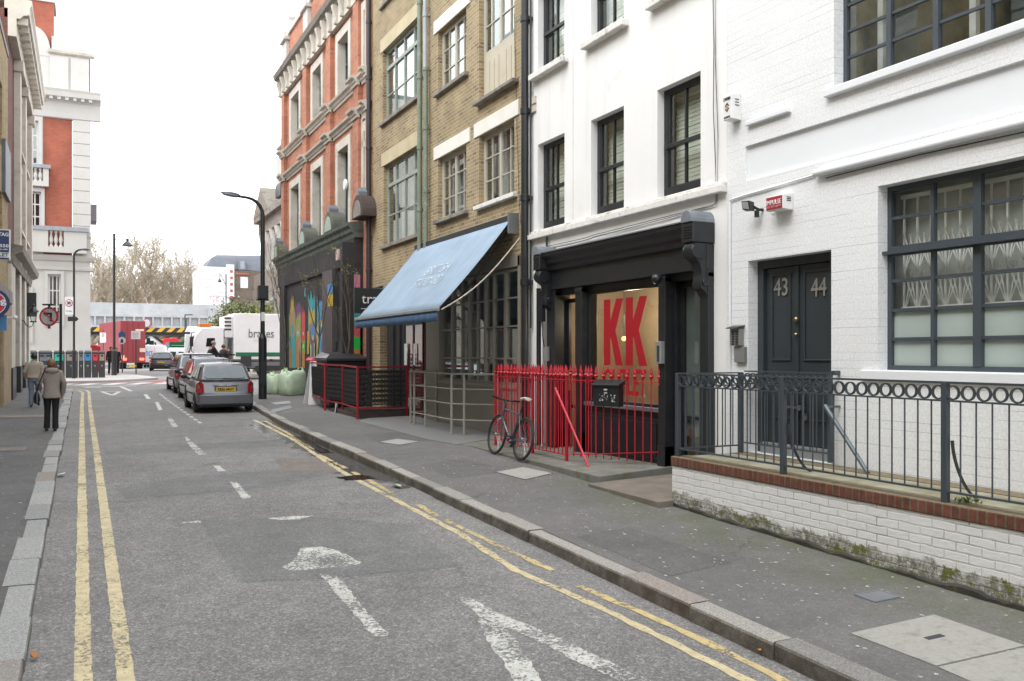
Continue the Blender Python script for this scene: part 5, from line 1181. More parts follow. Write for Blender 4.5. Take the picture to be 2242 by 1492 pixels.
# rope from the awning corner to the wall
mb = MB(); A_ = Vector((AXf+.05, ay0-.03, azf-.02)); B_ = hx(1139, 520, XF-.05); P_ = [A_.lerp(B_, i/30)-Vector((0, 0, .32*math.sin(PI*i/30)*.5)) for i in range(31)]
mb.tube(P_, [.012+.004*(i % 2) for i in range(31)], 6); tag(mb.build('rope', M('rope_fibre', (.5, .47, .4), .9), None), 'pale twisted rope slung from the awning corner to the wall', 'rope')
# hanging sign
sg = thing('hanging_sign', 'black hanging sign with thin white lettering half hidden by the blue awning', 'sign', (7.0, 23, 3.2)); mb = MB()
sx0, sx1 = hy(775, 0, 23).x, 7.42; s1, s0 = hy(775, 631, 23).z, hy(775, 685, 23).z
mb.box(sx0, sx1, 22.94, 23.06, s0, s1); mb.build('board', BLACKF, sg, bev=.006)
text('traf', .34, WHITE, sg, (hy(813, 0, 23).x, 22.935, hy(790, 654, 23).z), (1, 0, 0), (0, 0, 1), fit=(.57, .27), ext=.003)
mb = MB(); mb.box(hy(789, 0, 23).x, hy(832, 0, 23).x, 22.93, 22.94, s0+.10, s0+.115); mb.build('underline', WHITE, sg); mb = MB(); mb.box(7.3, XF, 22.98, 23.02, s0+.2, s1-.2); mb.build('bracket', BLACKF, sg)
# ---- grey slab and taupe handrail fence
mb = MB(); P_ = [hg(785, 925, .14), hg(935, 966, .14), hg(1000, 978, .14), hg(1075, 968, .14), (XF, 14.6, 0), (XF, 21.3, 0), (6.3, 21.0, 0)]
mb.prism([(p[0], p[1], pz(p[0], p[1])+.012 if p[0] < XF-.1 else pz(XF, p[1])+.012) for p in P_], (0, 0, -.1)); tag(mb.build('grey_slab', CONCG, None), 'smooth pale grey slab in front of the glazed shopfront', 'slab')
hf = thing('taupe_fence', 'taupe tubular steel fence with four rails in front of the glazed shopfront', 'fence', (6.7, 17, .12))
fc = Vector((6.70, 16.5, 0)); fl_ = Vector((6.75, 19.1, 0)); fr_ = Vector((7.36, 15.75, 0)); fb = Vector((XF-.05, 19.2, 0))
ztop = 1.325; zs = (ztop, 1.02, .72, .40)
for (a, b_) in ((fc, fl_), (fc, fr_), (fl_, fb)):
    for k, z in enumerate(zs):
        mb = MB(); e = (b_-a).normalized()*.06
        if k == 0: mb.bar(((a-e*.2).x, (a-e*.2).y, z), ((b_+e).x, (b_+e).y, z), .055, .03)
        else: mb.tube([((a-e*.3).x, (a-e*.3).y, z), ((b_+e).x, (b_+e).y, z)], .014, 8)
        mb.build('top_rail' if k == 0 else 'rail', RAILT, hf)
fp = None
for p in (fc, fl_, fr_, fc.lerp(fl_, .62), fb, fc.lerp(fr_, .28), fc.lerp(fl_, .9)):
    zb3 = pz(p.x, p.y)
    if fp is None: mb = MB(); mb.tube([(p.x, p.y, zb3), (p.x, p.y, ztop-.01)], .026, 10); mb.lathe([(.05, zb3+.012), (.05, zb3+.026)], (p.x, p.y, 0), 12); fp = mb.build('post', RAILT, hf); p0_ = p.copy()
    else: copies(fp, [(p.x-p0_.x, p.y-p0_.y, pz(p.x, p.y)-pz(p0_.x, p0_.y))])
# ---- dark red panelled enclosure
er = thing('red_panel_fence', 'dark red framed fence with black ornamental panels round the seating area', 'fence', (6.05, 22, .1))
def orn(par, a, b_, z0, z1, seed):
    """black cast lattice panel between two posts"""
    random.seed(seed); mb = MB(); d = b_-a; L = d.length; u = d/L; nn = Vector((-u.y, u.x, 0)); n = max(3, int(L/.085)); Z = lambda s_, z, o=0: a+u*s_+nn*o+Vector((0, 0, z))
    for k in range(n):
        s0_ = L*(k+.5)/n; m_ = 7
        for j in range(m_):
            za = z0+(z1-z0)*j/m_; zc_ = z0+(z1-z0)*(j+1)/m_; wv_ = L/n*.62
            mb.bar(Z(s0_-wv_, (za+zc_)/2, .004), Z(s0_, zc_), .012, .042); mb.bar(Z(s0_+wv_, (za+zc_)/2, -.004), Z(s0_, zc_), .012, .042); mb.bar(Z(s0_, za, .008), Z(s0_, zc_, .008), .012, .022)
    mb.bar(Z(0, z0), Z(L, z0), .02, .02); mb.bar(Z(0, z1), Z(L, z1), .02, .02)
    mb.build('ornamental_panel', M('worn_black_iron', (.022, .021, .02), .55, var=.5, sc_=12, world=True, dirt=(.09, .07, .065), dsc=9, dth=.62), par, recalc=False)
Pc = [Vector((7.3, 20.95, 0)), Vector((6.02, 20.9, 0)), Vector((6.17, 22.8, 0)), Vector((6.05, 24.2, 0)), Vector((6.35, 27.3, 0))]
Ptop = [1.40, 1.40, 1.42, 1.43, 1.47]
for i, (a, b_) in enumerate(zip(Pc, Pc[1:])):
    za, zb3 = Ptop[i], Ptop[i+1]; m_ = .30 if i < 2 else .22
    for nm, d_ in (('top_rail', 0), ('bottom_rail', -1.0)):
        mb = MB(); mb.bar((a.x, a.y, za+d_), (b_.x, b_.y, zb3+d_), .045, .04); mb.build(nm, REDD, er)
    e = (b_-a).normalized()*.06; orn(er, a+e, b_-e, za-.92, za-.09, i)
    if i == 0: orn(er, a+e+Vector((0, .12, 0)), b_-e+Vector((.1, .12, 0)), za-.92, za-.09, 9)
for i, p in enumerate(Pc):
    mb = MB(); zz = pz(p.x, p.y)-.02; mb.box(p.x-.025, p.x+.025, p.y-.025, p.y+.025, zz, Ptop[i]+.02); mb.build('post', REDD if i != 3 else REDP, er, bev=.003)
mb = MB(); mb.box(6.12, 7.4, 20.98, 21.25, .1, .36); mb.box(6.12, 7.4, 21.25, 24.0, .1, .24); tag(mb.build('timber_step', M('dark_timber', (.07, .05, .045), .7, var=.35, sc_=8, world=True), None, bev=.01), 'dark timber deck step inside the dark red fence', 'step')
mb = MB(); mb.prism([(6.05, 23.2, .12), (6.25, 23.9, .12), (6.3, 23.95, .36), (6.2, 23.55, .20), (6.08, 23.2, .42)], (.02, -.01, 0)); tag(mb.build('cardboard_sheet', M('white_card', (.68, .69, .72), .7), None), 'torn white card lying at the foot of the dark red fence', 'cardboard')
# white A-board, big black bin and red lidded bin
mb = MB(); a, b_ = Vector((6.18, 26.9, 0)), Vector((6.62, 26.6, 0))
bz = pz(6.3, 26.8); t = thing('a_board', 'plain white sandwich board between the red lidded bin and the dark red fence', 'board', (6.4, 27.1, bz))
for s_ in (-1, 1):
    mb = MB(); q = [(6.15, 27.0+.34*s_, bz), (6.78, 26.9+.34*s_, bz), (6.74, 26.95+.03*s_, bz+1.32), (6.30, 27.0+.03*s_, bz+1.32)]; mb.prism(q, (0, .02, 0)); mb.build('panel', M('white_board', (.78, .78, .77), .5), t)
def wheelie(x, y, wd, dp, h, body, lidm, label, rz=0, lidh=.10, name='wheeled_bin', dom=.06):
    z = pz(x, y); t = thing(name, label, 'bin', (x, y, z), rz); mb = MB(); a, b_ = wd/2, dp/2
    mb.hexa([(-a*.82, -b_*.8, .05), (a*.82, -b_*.8, .05), (a*.82, b_*.8, .05), (-a*.82, b_*.8, .05), (-a, -b_, h-lidh), (a, -b_, h-lidh), (a, b_, h-lidh), (-a, b_, h-lidh)]); mb.build('body', body, t, local=True, bev=.03)
    mb = MB(); mb.loft([[(-a*1.06, -b_*1.08, h-lidh), (a*1.06, -b_*1.08, h-lidh), (a*1.06, b_*1.05, h-lidh), (-a*1.06, b_*1.05, h-lidh)], [(-a*1.06, -b_*1.08, h-lidh*.5), (a*1.06, -b_*1.08, h-lidh*.5), (a*1.06, b_*1.05, h-lidh*.4), (-a*1.06, b_*1.05, h-lidh*.4)], [(-a*.8, -b_*.7, h+dom*.3), (a*.8, -b_*.7, h+dom*.3), (a*.8, b_*.8, h+dom), (-a*.8, b_*.8, h+dom)]]); mb.build('lid', lidm, t, local=True, bev=.012)
    w_ = None
    for s_ in (-1, 1):
        if w_ is None: mb = MB(); mb.lathe([(.1, -.025), (.1, .025)], (s_*a*.75, -b_*.85, .1), 14, 'X'); w_ = mb.build('wheel', BLK, t, local=True, smooth=True)
        else: copies(w_, [(2*a*.75, 0, 0)])
    return t
BINB = M('bin_black', (.014, .014, .016), .45, var=.3)
wheelie(6.95, 28.7, .62, .75, 1.36, BINB, M('bin_red_lid', (.42, .03, .05), .5), 'black wheeled bin with a red lid beside the pale green rubble bags')
wheelie(6.82, 25.4, 1.15, 1.35, 1.50, BINB, M('bin_black_lid', (.03, .03, .034), .35), 'large black wheeled bin with a ribbed black lid behind the dark red fence', 0, .16, dom=.10)
# ================================================================ 4. red brick corner building with the black shopfront and mural
ry0, ry1 = y1b+.003, hx(623, 0, XF).y
rb = thing('red_brick_building', 'orange red brick corner building with pale stone bands above a black painted shop', 'building', (XF, 31, 0))
FB = FR
def HR(xl, xr, yt, yb_, at): return (hx(xr, 0, XF).y, hx(xl, 0, XF).y, hx(at, yb_, XF).z, hx(at, yt, XF).z)
S = [HR(636, 659.5, 206, 330, 636), HR(683, 709, 150, 283, 683), HR(737.6, 769.5, 80, 221, 738), HR(794, 806, 25, 134, 794)]
zt1 = sum(s[3] for s in S[:3])/3; zb1 = sum(s[2] for s in S[:3])/3
Fz1 = sum([hx(636, 399, XF).z, hx(680, 369, XF).z, hx(738, 318, XF).z])/3
sT = 5.62   # top of the black shop cornice
GF = 5.1
sc2 = [hx(620, 348, XF).z, hx(806, 164, XF).z]; sc1 = [hx(620, 399, XF).z, hx(808, 235, XF).z]
zs2 = sum(sc2)/2; zs1 = sum(sc1)/2
zc = (hx(612, 205, XF-.2).z+hx(721, 84, XF-.2).z)/2           # foot of the frieze
wins = []
for (u0, u1, a, b_) in S[:3]:
    wins.append((u0, u1, zs2+.06, zt1)); wins.append((u0, u1, sT+.1, Fz1))
uu = S[3]; wins.append((uu[0]-.05, uu[1], zb1, zt1)); wins.append((uu[0]-.05, uu[1], zs1-2.6, Fz1))
top = zc+.9
mb = MB(); wall(FR, mb, ry0, ry1, GF, top+.2, [(*w_, .30) for w_ in wins])
FE = Fr((XF, ry1, 0), (1, 0, 0), (0, 1, 0))
for (z0, z1) in ((-1, top+.2),): 
    FE.quad(mb, 0, 14, 0, z0, z1); FR.quad(mb, ry0, ry1, -14, z0, z1); mb.add([(XF, ry0, top+.2), (XF+14, ry0, top+.2), (XF+14, ry1, top+.2), (XF, ry1, top+.2)], [(0, 1, 2, 3)]); mb.add([(XF, ry0, GF), (XF+14, ry0, GF), (XF+14, ry0, top+.2), (XF, ry0, top+.2)], [(0, 1, 2, 3)])
mb.build('wall', RBR, rb, recalc=False)
DARKW = M('dark_teal_frame', (.05, .075, .075), .4, world=True)
for w_ in wins:
    u0, u1, a, b_ = w_; s_ = .24
    mb = MB(); FR.box(mb, u0-.02, u0+s_, -.30, .05, a, b_+.02); FR.box(mb, u1-s_, u1+.02, -.30, .05, a, b_+.02); FR.box(mb, u0+s_, u1-s_, -.30, .05, b_-s_*1.15, b_+.02); mb.build('stone_surround', STONE, rb, bev=.01)
    window(rb, FR, (u0+s_, u1-s_, a, b_-s_*1.15), .22, DARKW, [.5], [(.62, .07)], .04, .05, GLB, name='tall_window', dp=.05); room(rb, FR, (u0, u1, a, b_), 1.2, ROOMM)
pilu = [(ry1-.55, ry1), (hx(675, 0, XF).y-.25, hx(675, 0, XF).y+.35), (hx(727, 0, XF).y-.3, hx(727, 0, XF).y+.3), (hx(788, 0, XF).y-.3, hx(788, 0, XF).y+.3), (ry0, ry0+.2)]
for a, b_ in pilu:
    for z0, z1 in ((GF, zs1-.13), (zs1+.13, zs2-.13), (zs2+.13, zc)):
        mb = MB(); FR.box(mb, a+.01, b_-.01, -.02, .14, z0, z1); mb.build('brick_pilaster', RBR, rb)
def band(z, prof, nm, mt, y0_=ry0, y1_=ry1+.25, breaks=True):
    mb = MB(); segs = []
    u = y0_; 
    for a, b_ in sorted(pilu): segs.append((a-.02, b_+.02, .14))
    cur = y0_
    out = []
    for a, b_, o in segs:
        if a > cur: out.append((cur, a, 0))
        out.append((max(a, cur), b_, o)); cur = b_
    if cur < y1_: out.append((cur, y1_, 0))
    for a, b_, o in out: mb.loft([[FR.p(a, n_+o, z+q) for n_, q in prof], [FR.p(b_, n_+o, z+q) for n_, q in prof]])
    return mb.build(nm, mt, rb)
prof = [(-.05, -.13), (.05, -.13), (.06, -.06), (.10, -.04), (.12, .02), (.20, .06), (.22, .12), (.0, .15)]
band(zs1, prof, 'string_course', STONE); band(zs2, prof, 'string_course', STONE)
# frieze with brackets, cornice and parapet
mb = MB(); FR.box(mb, ry0, ry1+.1, -.02, .16, zc, zc+.62); mb.build('frieze', STONE, rb)
p_ = [(-.05, .60), (.20, .60), (.24, .68), (.36, .74), (.40, .84), (.42, .90), (-.05, .96)]
mb = MB(); mb.loft([[FR.p(ry0, n_, zc+q) for n_, q in p_], [FR.p(ry1+.3, n_, zc+q) for n_, q in p_]]); mb.build('cornice', STONED, rb)
brk = None; n = 17
for i in range(n):
    u = ry0+.3+(ry1-ry0-.3)*i/(n-1)
    if brk is None:
        mb = MB(); P_ = [(.16, zc+.02), (.21, zc+.05), (.24, zc+.25), (.30, zc+.42), (.34, zc+.60), (.16, zc+.60)]; mb.loft([[FR.p(u-.09, a, z) for a, z in P_], [FR.p(u+.09, a, z) for a, z in P_]]); mb.lathe([(.06, -.08), (.06, .08)], FR.p(u, .2, zc+.06), 10, 'Y'); brk = mb.build('bracket', STONE, rb, smooth=True); u_0 = u
    else: copies(brk, [(0, u-u_0, 0)])
mb = MB(); FR.box(mb, ry0, ry1, -.3, -.02, zc+.96, zc+2.3); mb.build('parapet', RBR, rb)
mb = MB(); FR.box(mb, ry0, ry1+.1, -.34, .06, zc+2.3, zc+2.5); mb.build('coping', STONE, rb, bev=.02)
for u in (ry1-.5, ry1-4.2, ry1-8.2):
    mb = MB(); FR.box(mb, u-.35, u+.35, -.5, .12, zc+.9, zc+2.1); FR.box(mb, u-.45, u+.45, -.6, .22, zc+2.1, zc+2.25); mb.lathe([(.30, zc+2.25), (.36, zc+2.5), (.22, zc+2.8), (.10, zc+3.0), (.16, zc+3.15), (.03, zc+3.4)], FR.p(u, -.2, 0), 12); mb.build('stone_finial', STONEW, rb, bev=.02)
# oculus
c = hx(800, 285, XF); mb = MB(); 
for r0_, r1_, x_ in ((.30, .44, XF-.05),):
    ringp = [[(x_, c.y+r*math.cos(2*PI*j/20), c.z+r*math.sin(2*PI*j/20)*1.15) for r in (r0_, r1_)]+[(XF+.02, c.y+r*math.cos(2*PI*j/20), c.z+r*math.sin(2*PI*j/20)*1.15) for r in (r1_, r0_)] for j in range(21)]
    mb.loft(ringp, cap=False)
mb.build('oculus_surround', STONE, rb); mb = MB(); mb.add([(XF-.012, c.y+.31*math.cos(2*PI*j/20), c.z+.36*math.sin(2*PI*j/20)) for j in range(20)], [tuple(range(20))]); mb.build('oculus_recess', STONED, rb)
mb = MB(); c = hx(757, 405, XF-.1); mb.lathe([(.16, -.03), (.18, .0), (.16, .04)], (XF-.12, c.y, c.z), 18, 'X'); tag(mb.build('round_sign', WHITE, None, smooth=True), 'small round white plate on the third tall window of the red brick building', 'sign')
mb = MB(); c = hx(757, 438, XF-.1); mb.box(XF+.16, XF+.165, c.y-.3, c.y+.3, c.z-.4, c.z+.3); mb.build('blue_window_poster', M('poster_blue', (.03, .25, .5), .5), rb)
# black ground floor
SBLK = M('matt_black_wall_paint', (.030, .028, .030), .7, var=.3, sc_=1.4, world=True, dirt=(.06, .055, .052), dsc=2.6, dth=.58)
GCOR = M('weathered_green_cornice', (.15, .185, .16), .7, var=.45, sc_=3, world=True, dirt=(.04, .04, .035), dsc=3, dth=.5)
gf1 = GF; px_ = .22
mb = MB(); FR.box(mb, ry0+.9, ry1, -.3, px_-.02, -1, 4.4); FR.box(mb, ry0+.9, ry1+.02, -.3, px_+.06, 4.4, gf1+.05); mb.build('black_shop_wall', SBLK, rb)
mb = MB(); FR.quad(mb, ry0, ry0+.9, 0, -1, GF); mb.build('brick_pier', RBR, rb)
p_ = [(0, 0), (px_+.06, 0), (px_+.09, .10), (px_+.15, .16), (px_+.17, .26), (px_+.25, .34), (px_+.27, .42), (0, .5)]
mb = MB(); mb.loft([[FR.p(ry0+.85, n_, gf1+.05+q) for n_, q in p_], [FR.p(ry1+.15, n_, gf1+.05+q) for n_, q in p_]]); mb.build('shop_cornice', GCOR, rb)
pu = [(ry1-.35, .9), (hx(662, 0, XF-.4).y, 1.0), (hx(719, 0, XF-.4).y, 1.05), (hx(783, 0, XF-.4).y, 1.05)]
for k, (u, w_) in enumerate(pu):
    zz = gf1+.5; r = w_*.5; mb = MB(); ring = [(u+r*math.cos(PI*j/14), zz+.1+r*1.05*math.sin(PI*j/14)) for j in range(15)]; ring = [(u+r, zz)]+ring+[(u-r, zz)]
    FR.poly(mb, ring, -.05, .42); o = mb.build('arched_pediment', M('dull_green_lead', (.10, .105, .085), .7, var=.4, sc_=4, world=True) if k < 3 else M('brown_black_stone', (.06, .04, .036), .7, var=.4, world=True), rb, bev=.012)
    mb = MB(); ring = [(u+r*.72*math.cos(PI*j/14), zz+.1+r*.76*math.sin(PI*j/14)) for j in range(15)]; FR.poly(mb, [(u+r*.72, zz+.03)]+ring+[(u-r*.72, zz+.03)], .42, .435); mb.build('lunette', M('pale_green_stone', (.34, .42, .36), .7, var=.3, sc_=5, world=True) if k < 3 else STONED, o)
    mb = MB(); mb.loft([[FR.p(u-.1, .1, zz+r), FR.p(u+.1, .1, zz+r), FR.p(u+.1, .4, zz+r), FR.p(u-.1, .4, zz+r)], [FR.p(u-.12, .1, zz+r+.22), FR.p(u+.12, .1, zz+r+.22), FR.p(u+.12, .4, zz+r+.22), FR.p(u-.12, .4, zz+r+.22)], [FR.p(u-.05, .15, zz+r+.34), FR.p(u+.05, .15, zz+r+.34), FR.p(u+.05, .4, zz+r+.34), FR.p(u-.05, .4, zz+r+.34)]]); mb.build('crest', LEAD, o)
FMn = px_-.02
def my(px): return hx(px, 0, XF-FMn).y
def mz(px, py): return hx(px, py, XF-FMn).z
mb = MB(); FR.box(mb, my(738), my(716), FMn, FMn+.16, -.5, 4.4); mb.build('pilaster', M('plum_grey_paint', (.10, .085, .085), .7, var=.2, world=True), rb)
mb = MB(); FR.box(mb, my(758), my(738), FMn, FMn+.05, -.3, 2.1); mb.build('dark_door', BLACKP, rb)
mb = MB(); FR.box(mb, my(628), my(621), FMn, FMn+.10, -.5, 4.4); mb.build('pilaster', SBLK, rb)
# mural: generic dripping stripes and rings in bright colours
cols = {'teal': (.05, .33, .36), 'yellow': (.52, .35, .04), 'blue': (.08, .25, .48), 'red': (.55, .07, .08), 'green': (.16, .36, .06), 'purple': (.13, .08, .17), 'tan': (.40, .26, .14), 'pale': (.40, .50, .45), 'grey': (.13, .13, .14), 'orange': (.45, .20, .04)}
cm = [M('mural_'+k, v, .7, var=.22, sc_=7, world=True) for k, v in cols.items()]; ci = {k: i for i, k in enumerate(cols)}
mb = MB(); lay = [0]
def mpoly(pts, c):
    lay[0] += 1; mb.m = ci[c]; n_ = FMn+.001+.0006*lay[0]
    mb.add([FR.p(my(x), n_, mz(x, y)) for x, y in pts], [tuple(range(len(pts)))])
def drip(x0, x1, yt, yb_, c, seed=0, spike=14):
    random.seed(seed+int(x0*7)); k = 5; P_ = []
    for j in range(k+1):
        x = x0+(x1-x0)*j/k; P_.append((x, yt+(random.uniform(0, spike) if j % 2 else random.uniform(-spike, 0))))
    Q = [(x1+random.uniform(-1, 1), yb_), (x0+random.uniform(-1, 1), yb_)]; mpoly(P_+Q, c)
def ell(cx, cy, rx, ry, c, a0=0, a1=2*PI): mpoly([(cx+rx*math.cos(a0+(a1-a0)*j/16), cy-ry*math.sin(a0+(a1-a0)*j/16)) for j in range(17)], c)
drip(633, 648, 690, 806, 'green', 1); drip(635, 646, 672, 806, 'tan', 2); drip(636, 647, 735, 806, 'teal', 3); drip(637, 643, 655, 690, 'yellow', 3); ell(641, 700, 4.5, 20, 'tan'); ell(641, 722, 3, 9, 'teal')
drip(634, 638, 765, 806, 'orange', 4); drip(647, 659, 664, 806, 'purple', 5); drip(648, 659, 690, 806, 'tan', 6); ell(653, 722, 6, 26, 'green'); ell(653, 728, 4, 20, 'tan'); ell(653, 731, 2.6, 6, 'pale'); ell(653, 733, 1.3, 3, 'blue'); drip(649, 653, 745, 806, 'orange', 2); drip(655, 659, 770, 806, 'grey', 2); drip(648, 650, 670, 700, 'purple', 9)
drip(661, 669, 683, 750, 'red', 7, 22); drip(662, 669, 748, 775, 'green', 8, 4); drip(662, 668, 772, 806, 'orange', 9, 4); ell(665, 731, 1.6, 4, 'pale'); ell(665, 759, 1.6, 5, 'pale')
drip(676, 691, 650, 745, 'teal', 10, 18); drip(677, 690, 680, 710, 'yellow', 11, 8); ell(685, 735, 8, 32, 'orange'); ell(686, 736, 6.6, 27, 'purple'); ell(686, 727, 5, 17, 'blue'); ell(686, 740, 2.6, 6, 'yellow'); ell(686, 741, 1.3, 3, 'pale'); drip(680, 690, 752, 790, 'pale', 12, 8); drip(683, 688, 748, 790, 'grey', 12, 8); drip(674, 678, 725, 775, 'yellow', 2, 12)
drip(695, 716, 660, 730, 'blue', 13, 26); drip(697, 702, 655, 715, 'teal', 14, 16); ell(704, 735, 10.5, 34, 'yellow'); ell(704, 738, 8.6, 30, 'pale'); ell(704, 738, 6.4, 22, 'teal'); ell(704, 735, 4.2, 12, 'blue'); ell(704, 734, 2.6, 6.5, 'pale'); ell(704, 734, 1.4, 3.6, 'grey'); drip(694, 714, 748, 790, 'grey', 15, 6); drip(695, 698, 742, 790, 'yellow', 1, 4); drip(701, 706, 745, 790, 'blue', 1, 6); drip(710, 713, 742, 790, 'yellow', 1, 4); drip(668, 671, 632, 650, 'teal', 3, 3)
mb.build('mural', cm, rb, recalc=False)
mb = MB(); 
for (x0, x1, a, b_) in ((715.5, 727, 618, 644), (715.5, 727.5, 643, 671)):
    pass
for k, (ya_, yb3, c_) in enumerate(((622, 644, 'blue'), (645, 671, 'yellow'))):
    n_ = FMn+.161; mb.m = ci[c_]; mb.add([FR.p(hx(717, 0, XF-n_).y, n_, hx(722, ya_, XF-n_).z), FR.p(hx(729, 0, XF-n_).y, n_, hx(722, ya_, XF-n_).z), FR.p(hx(729, 0, XF-n_).y, n_, hx(722, yb3, XF-n_).z), FR.p(hx(717, 0, XF-n_).y, n_, hx(722, yb3, XF-n_).z)], [(0, 1, 2, 3)])
mb.build('painted_patch', cm, rb, recalc=False)
# coloured panels on the pier facing the street
yP_ = ry0+.92; mb = MB(); mb.box(XF-.62, XF-.2, yP_, yP_+.25, -.3, 5.0); mb.build('pier', SBLK, rb)
pcs = [((602, 630), (.50, .20, .30)), ((686, 712), (.04, .30, .28)), ((712, 738), (.50, .10, .10)), ((738, 766), (.01, .50, .08)), ((766, 780), (.55, .17, .03))]
for k, ((a, b_), c_) in enumerate(pcs):
    mb = MB(); mb.box(hy(775, 0, yP_).x, hy(788, 0, yP_).x, yP_-.03, yP_-.002, hy(781, b_, yP_).z, hy(781, a, yP_).z); mb.build('coloured_panel', M('panel_colour_%s' % 'abcde'[k], c_, .6, var=.08), rb)
mb = MB(); mb.box(hy(788, 0, yP_).x, hy(792, 0, yP_).x, yP_-.02, yP_, .2, 2.6); mb.build('white_strip', WHITEP, rb)
c = hx(743, 559, XF-.3); mb = MB(); mb.box(XF-.38, XF-.26, c.y-.16, c.y+.14, c.z-.17, c.z+.17); tag(mb.build('alarm_box', M('pinkish_box', (.62, .45, .45), .5), None, bev=.01), 'small pale red and white alarm box on the black shop fascia', 'alarm box')
# swan-neck light by the corner
c = hy(632, 640, ry1-.6); t = thing('shop_light', 'small grey bowl light over the mural by the building corner', 'light', (XF-.6, ry1-.7, 3.9)); mb = MB(); mb.lathe([(.03, .1), (.05, .06), (.16, -.02), (.17, -.06), (.02, -.05)], (0, 0, 0), 14); mb.build('shade', M('light_grey_shade', (.3, .31, .33), .4), t, local=True, smooth=True); mb = MB(); mb.tube([(0, 0, .1), (0, 0, .25), (.2, 0, .3), (.42, 0, .2)], .015, 6); mb.build('arm', BLACKF, t, local=True)
# planter and rubble bags
mb = MB(); mb.hexa([(6.9, ry1-.9, .1), (7.4, ry1-.9, .1), (7.4, ry1+.2, .1), (6.9, ry1+.2, .1), (6.75, ry1-1.0, .72), (7.45, ry1-1.0, .72), (7.45, ry1+.3, .72), (6.75, ry1+.3, .72)]); tag(mb.build('planter', M('dark_green_planter', (.012, .045, .04), .5), None, bev=.02), 'dark green planter at the corner behind the rubble bags', 'planter')
def bag(cx, cy, w_, d_, h, rz, seed, label):
    random.seed(seed); z = pz(cx, cy); t = thing('rubble_bag', label, 'bag', (cx, cy, z), rz, 'pale green rubble bags at the corner'); rings = []
    prof = [(0, .86), (.04, .95), (.3, 1.03), (.6, 1.04), (.82, .98), (.93, .86), (.97, .70), (.90, .4), (.88, .05)]
    ph = [random.uniform(0, 6) for _ in range(6)]
    for f, s_ in prof:
        R = []
        for j in range(28):
            a = 2*PI*j/28; ex = .62; cxn = math.copysign(abs(math.cos(a))**ex, math.cos(a)); cyn = math.copysign(abs(math.sin(a))**ex, math.sin(a))
            wv_ = 1+.035*math.sin(3*a+ph[0]+f*4)+.03*math.sin(7*a+ph[1]-f*6)+.02*math.sin(13*a+ph[2]+9*f); zz = f*h*(1+.07*math.sin(2*a+ph[3])*f+.05*math.sin(5*a+ph[4])*f)
            R.append((w_/2*s_*cxn*wv_, d_/2*s_*cyn*wv_, zz))
        rings.append(R)
    mb = MB(); mb.loft(rings); mb.build('sack', M('pale_green_woven_bag', (.50, .60, .44), .7, var=.2, sc_=5, bmp=1.0, bs=13), t, local=True, smooth='all')
    for s_ in (-1, 1):
        mb = MB(); P_ = [(s_*w_*.36, -d_*.3, h*.86), (s_*w_*.34, -d_*.18, h*1.12), (s_*w_*.3, d_*.12, h*1.1), (s_*w_*.32, d_*.28, h*.84)]
        mb.loft([[Vector(p)+Vector((a, 0, b_)) for a, b_ in ((-.03, 0), (.03, 0), (.03, .008), (-.03, .008))] for p in P_]); mb.build('strap', M('pale_green_strap', (.50, .66, .42), .7), t, local=True)
bag(6.82, 32.0, .88, .85, .88, .2, 3, 'front rubble bag, the larger pale green sack nearest the red lidded bin')
bag(6.48, 33.2, .72, .75, .76, .5, 8, 'rear rubble bag, the smaller pale green sack nearer the road corner')
# ================================================================ left side of the street
XL = -2.2
FL = Fr((XL, 0, 0), (0, 1, 0), (1, 0, 0))
def ly(px, X=XL): return hx(px, 0, X).y
def lzz(px, py, X=XL): return hx(px, py, X).z
la, lb = -14.0, ly(17)
l1 = thing('stock_brick_terrace', 'pale yellow brick building cut off by the left edge of the photo', 'building', (XL, 20, 0))
holes = []
for k in range(12):
    u = -12+k*3.75
    for z0, z1 in ((4.6, 6.6), (8.0, 9.9)): holes.append((u, u+1.7, z0, z1, .2))
holes = [h for h in holes if h[1] < lb-.3]
gh = [(h[0]-.3, h[1]+.6, .6, 3.2, .25) for h in holes if h[2] < 5]
mb = MB(); wall(FL, mb, la, lb, -1.5, 11.45, holes+gh); shell(FL, mb, la, lb, -1.5, 11.45, 10); mb.build('wall', YBR2, l1, recalc=False)
for h in holes:
    window(l1, FL, h[:4], .16, WHITE if h[2] < 5 else GREYF, [.5], [.5], .04, .07, GLB); room(l1, FL, h[:4], .8, ROOMD)
for h in gh: window(l1, FL, h[:4], .2, DKG, [.33, .66], [.8], .05, .08, GLD, name='shop_window'); room(l1, FL, h[:4], 1.2, ROOMD)
mb = MB(); FL.box(mb, la, lb, -.05, .14, 3.35, 3.75); mb.build('string_course', STONED, l1, bev=.01)
mb = MB(); FL.box(mb, la, lb, -.3, .03, 11.45, 11.65); mb.build('coping', DKG, l1, bev=.01)
mb = MB(); FL.box(mb, ly(4), ly(16), 0, .10, lzz(14, 440), lzz(14, 330)); mb.build('balcony', M('dark_grey_balcony', (.10, .11, .125), .5), l1)
mb = MB(); FL.box(mb, 30.2, lb-.02, 0, .10, -.6, 3.3); mb.build('stone_pier', M('tan_stone_block', (.37, .28, .17), .8, var=.2, world=True, dirt=(.2, .15, .1), dsc=2), l1, bev=.01)
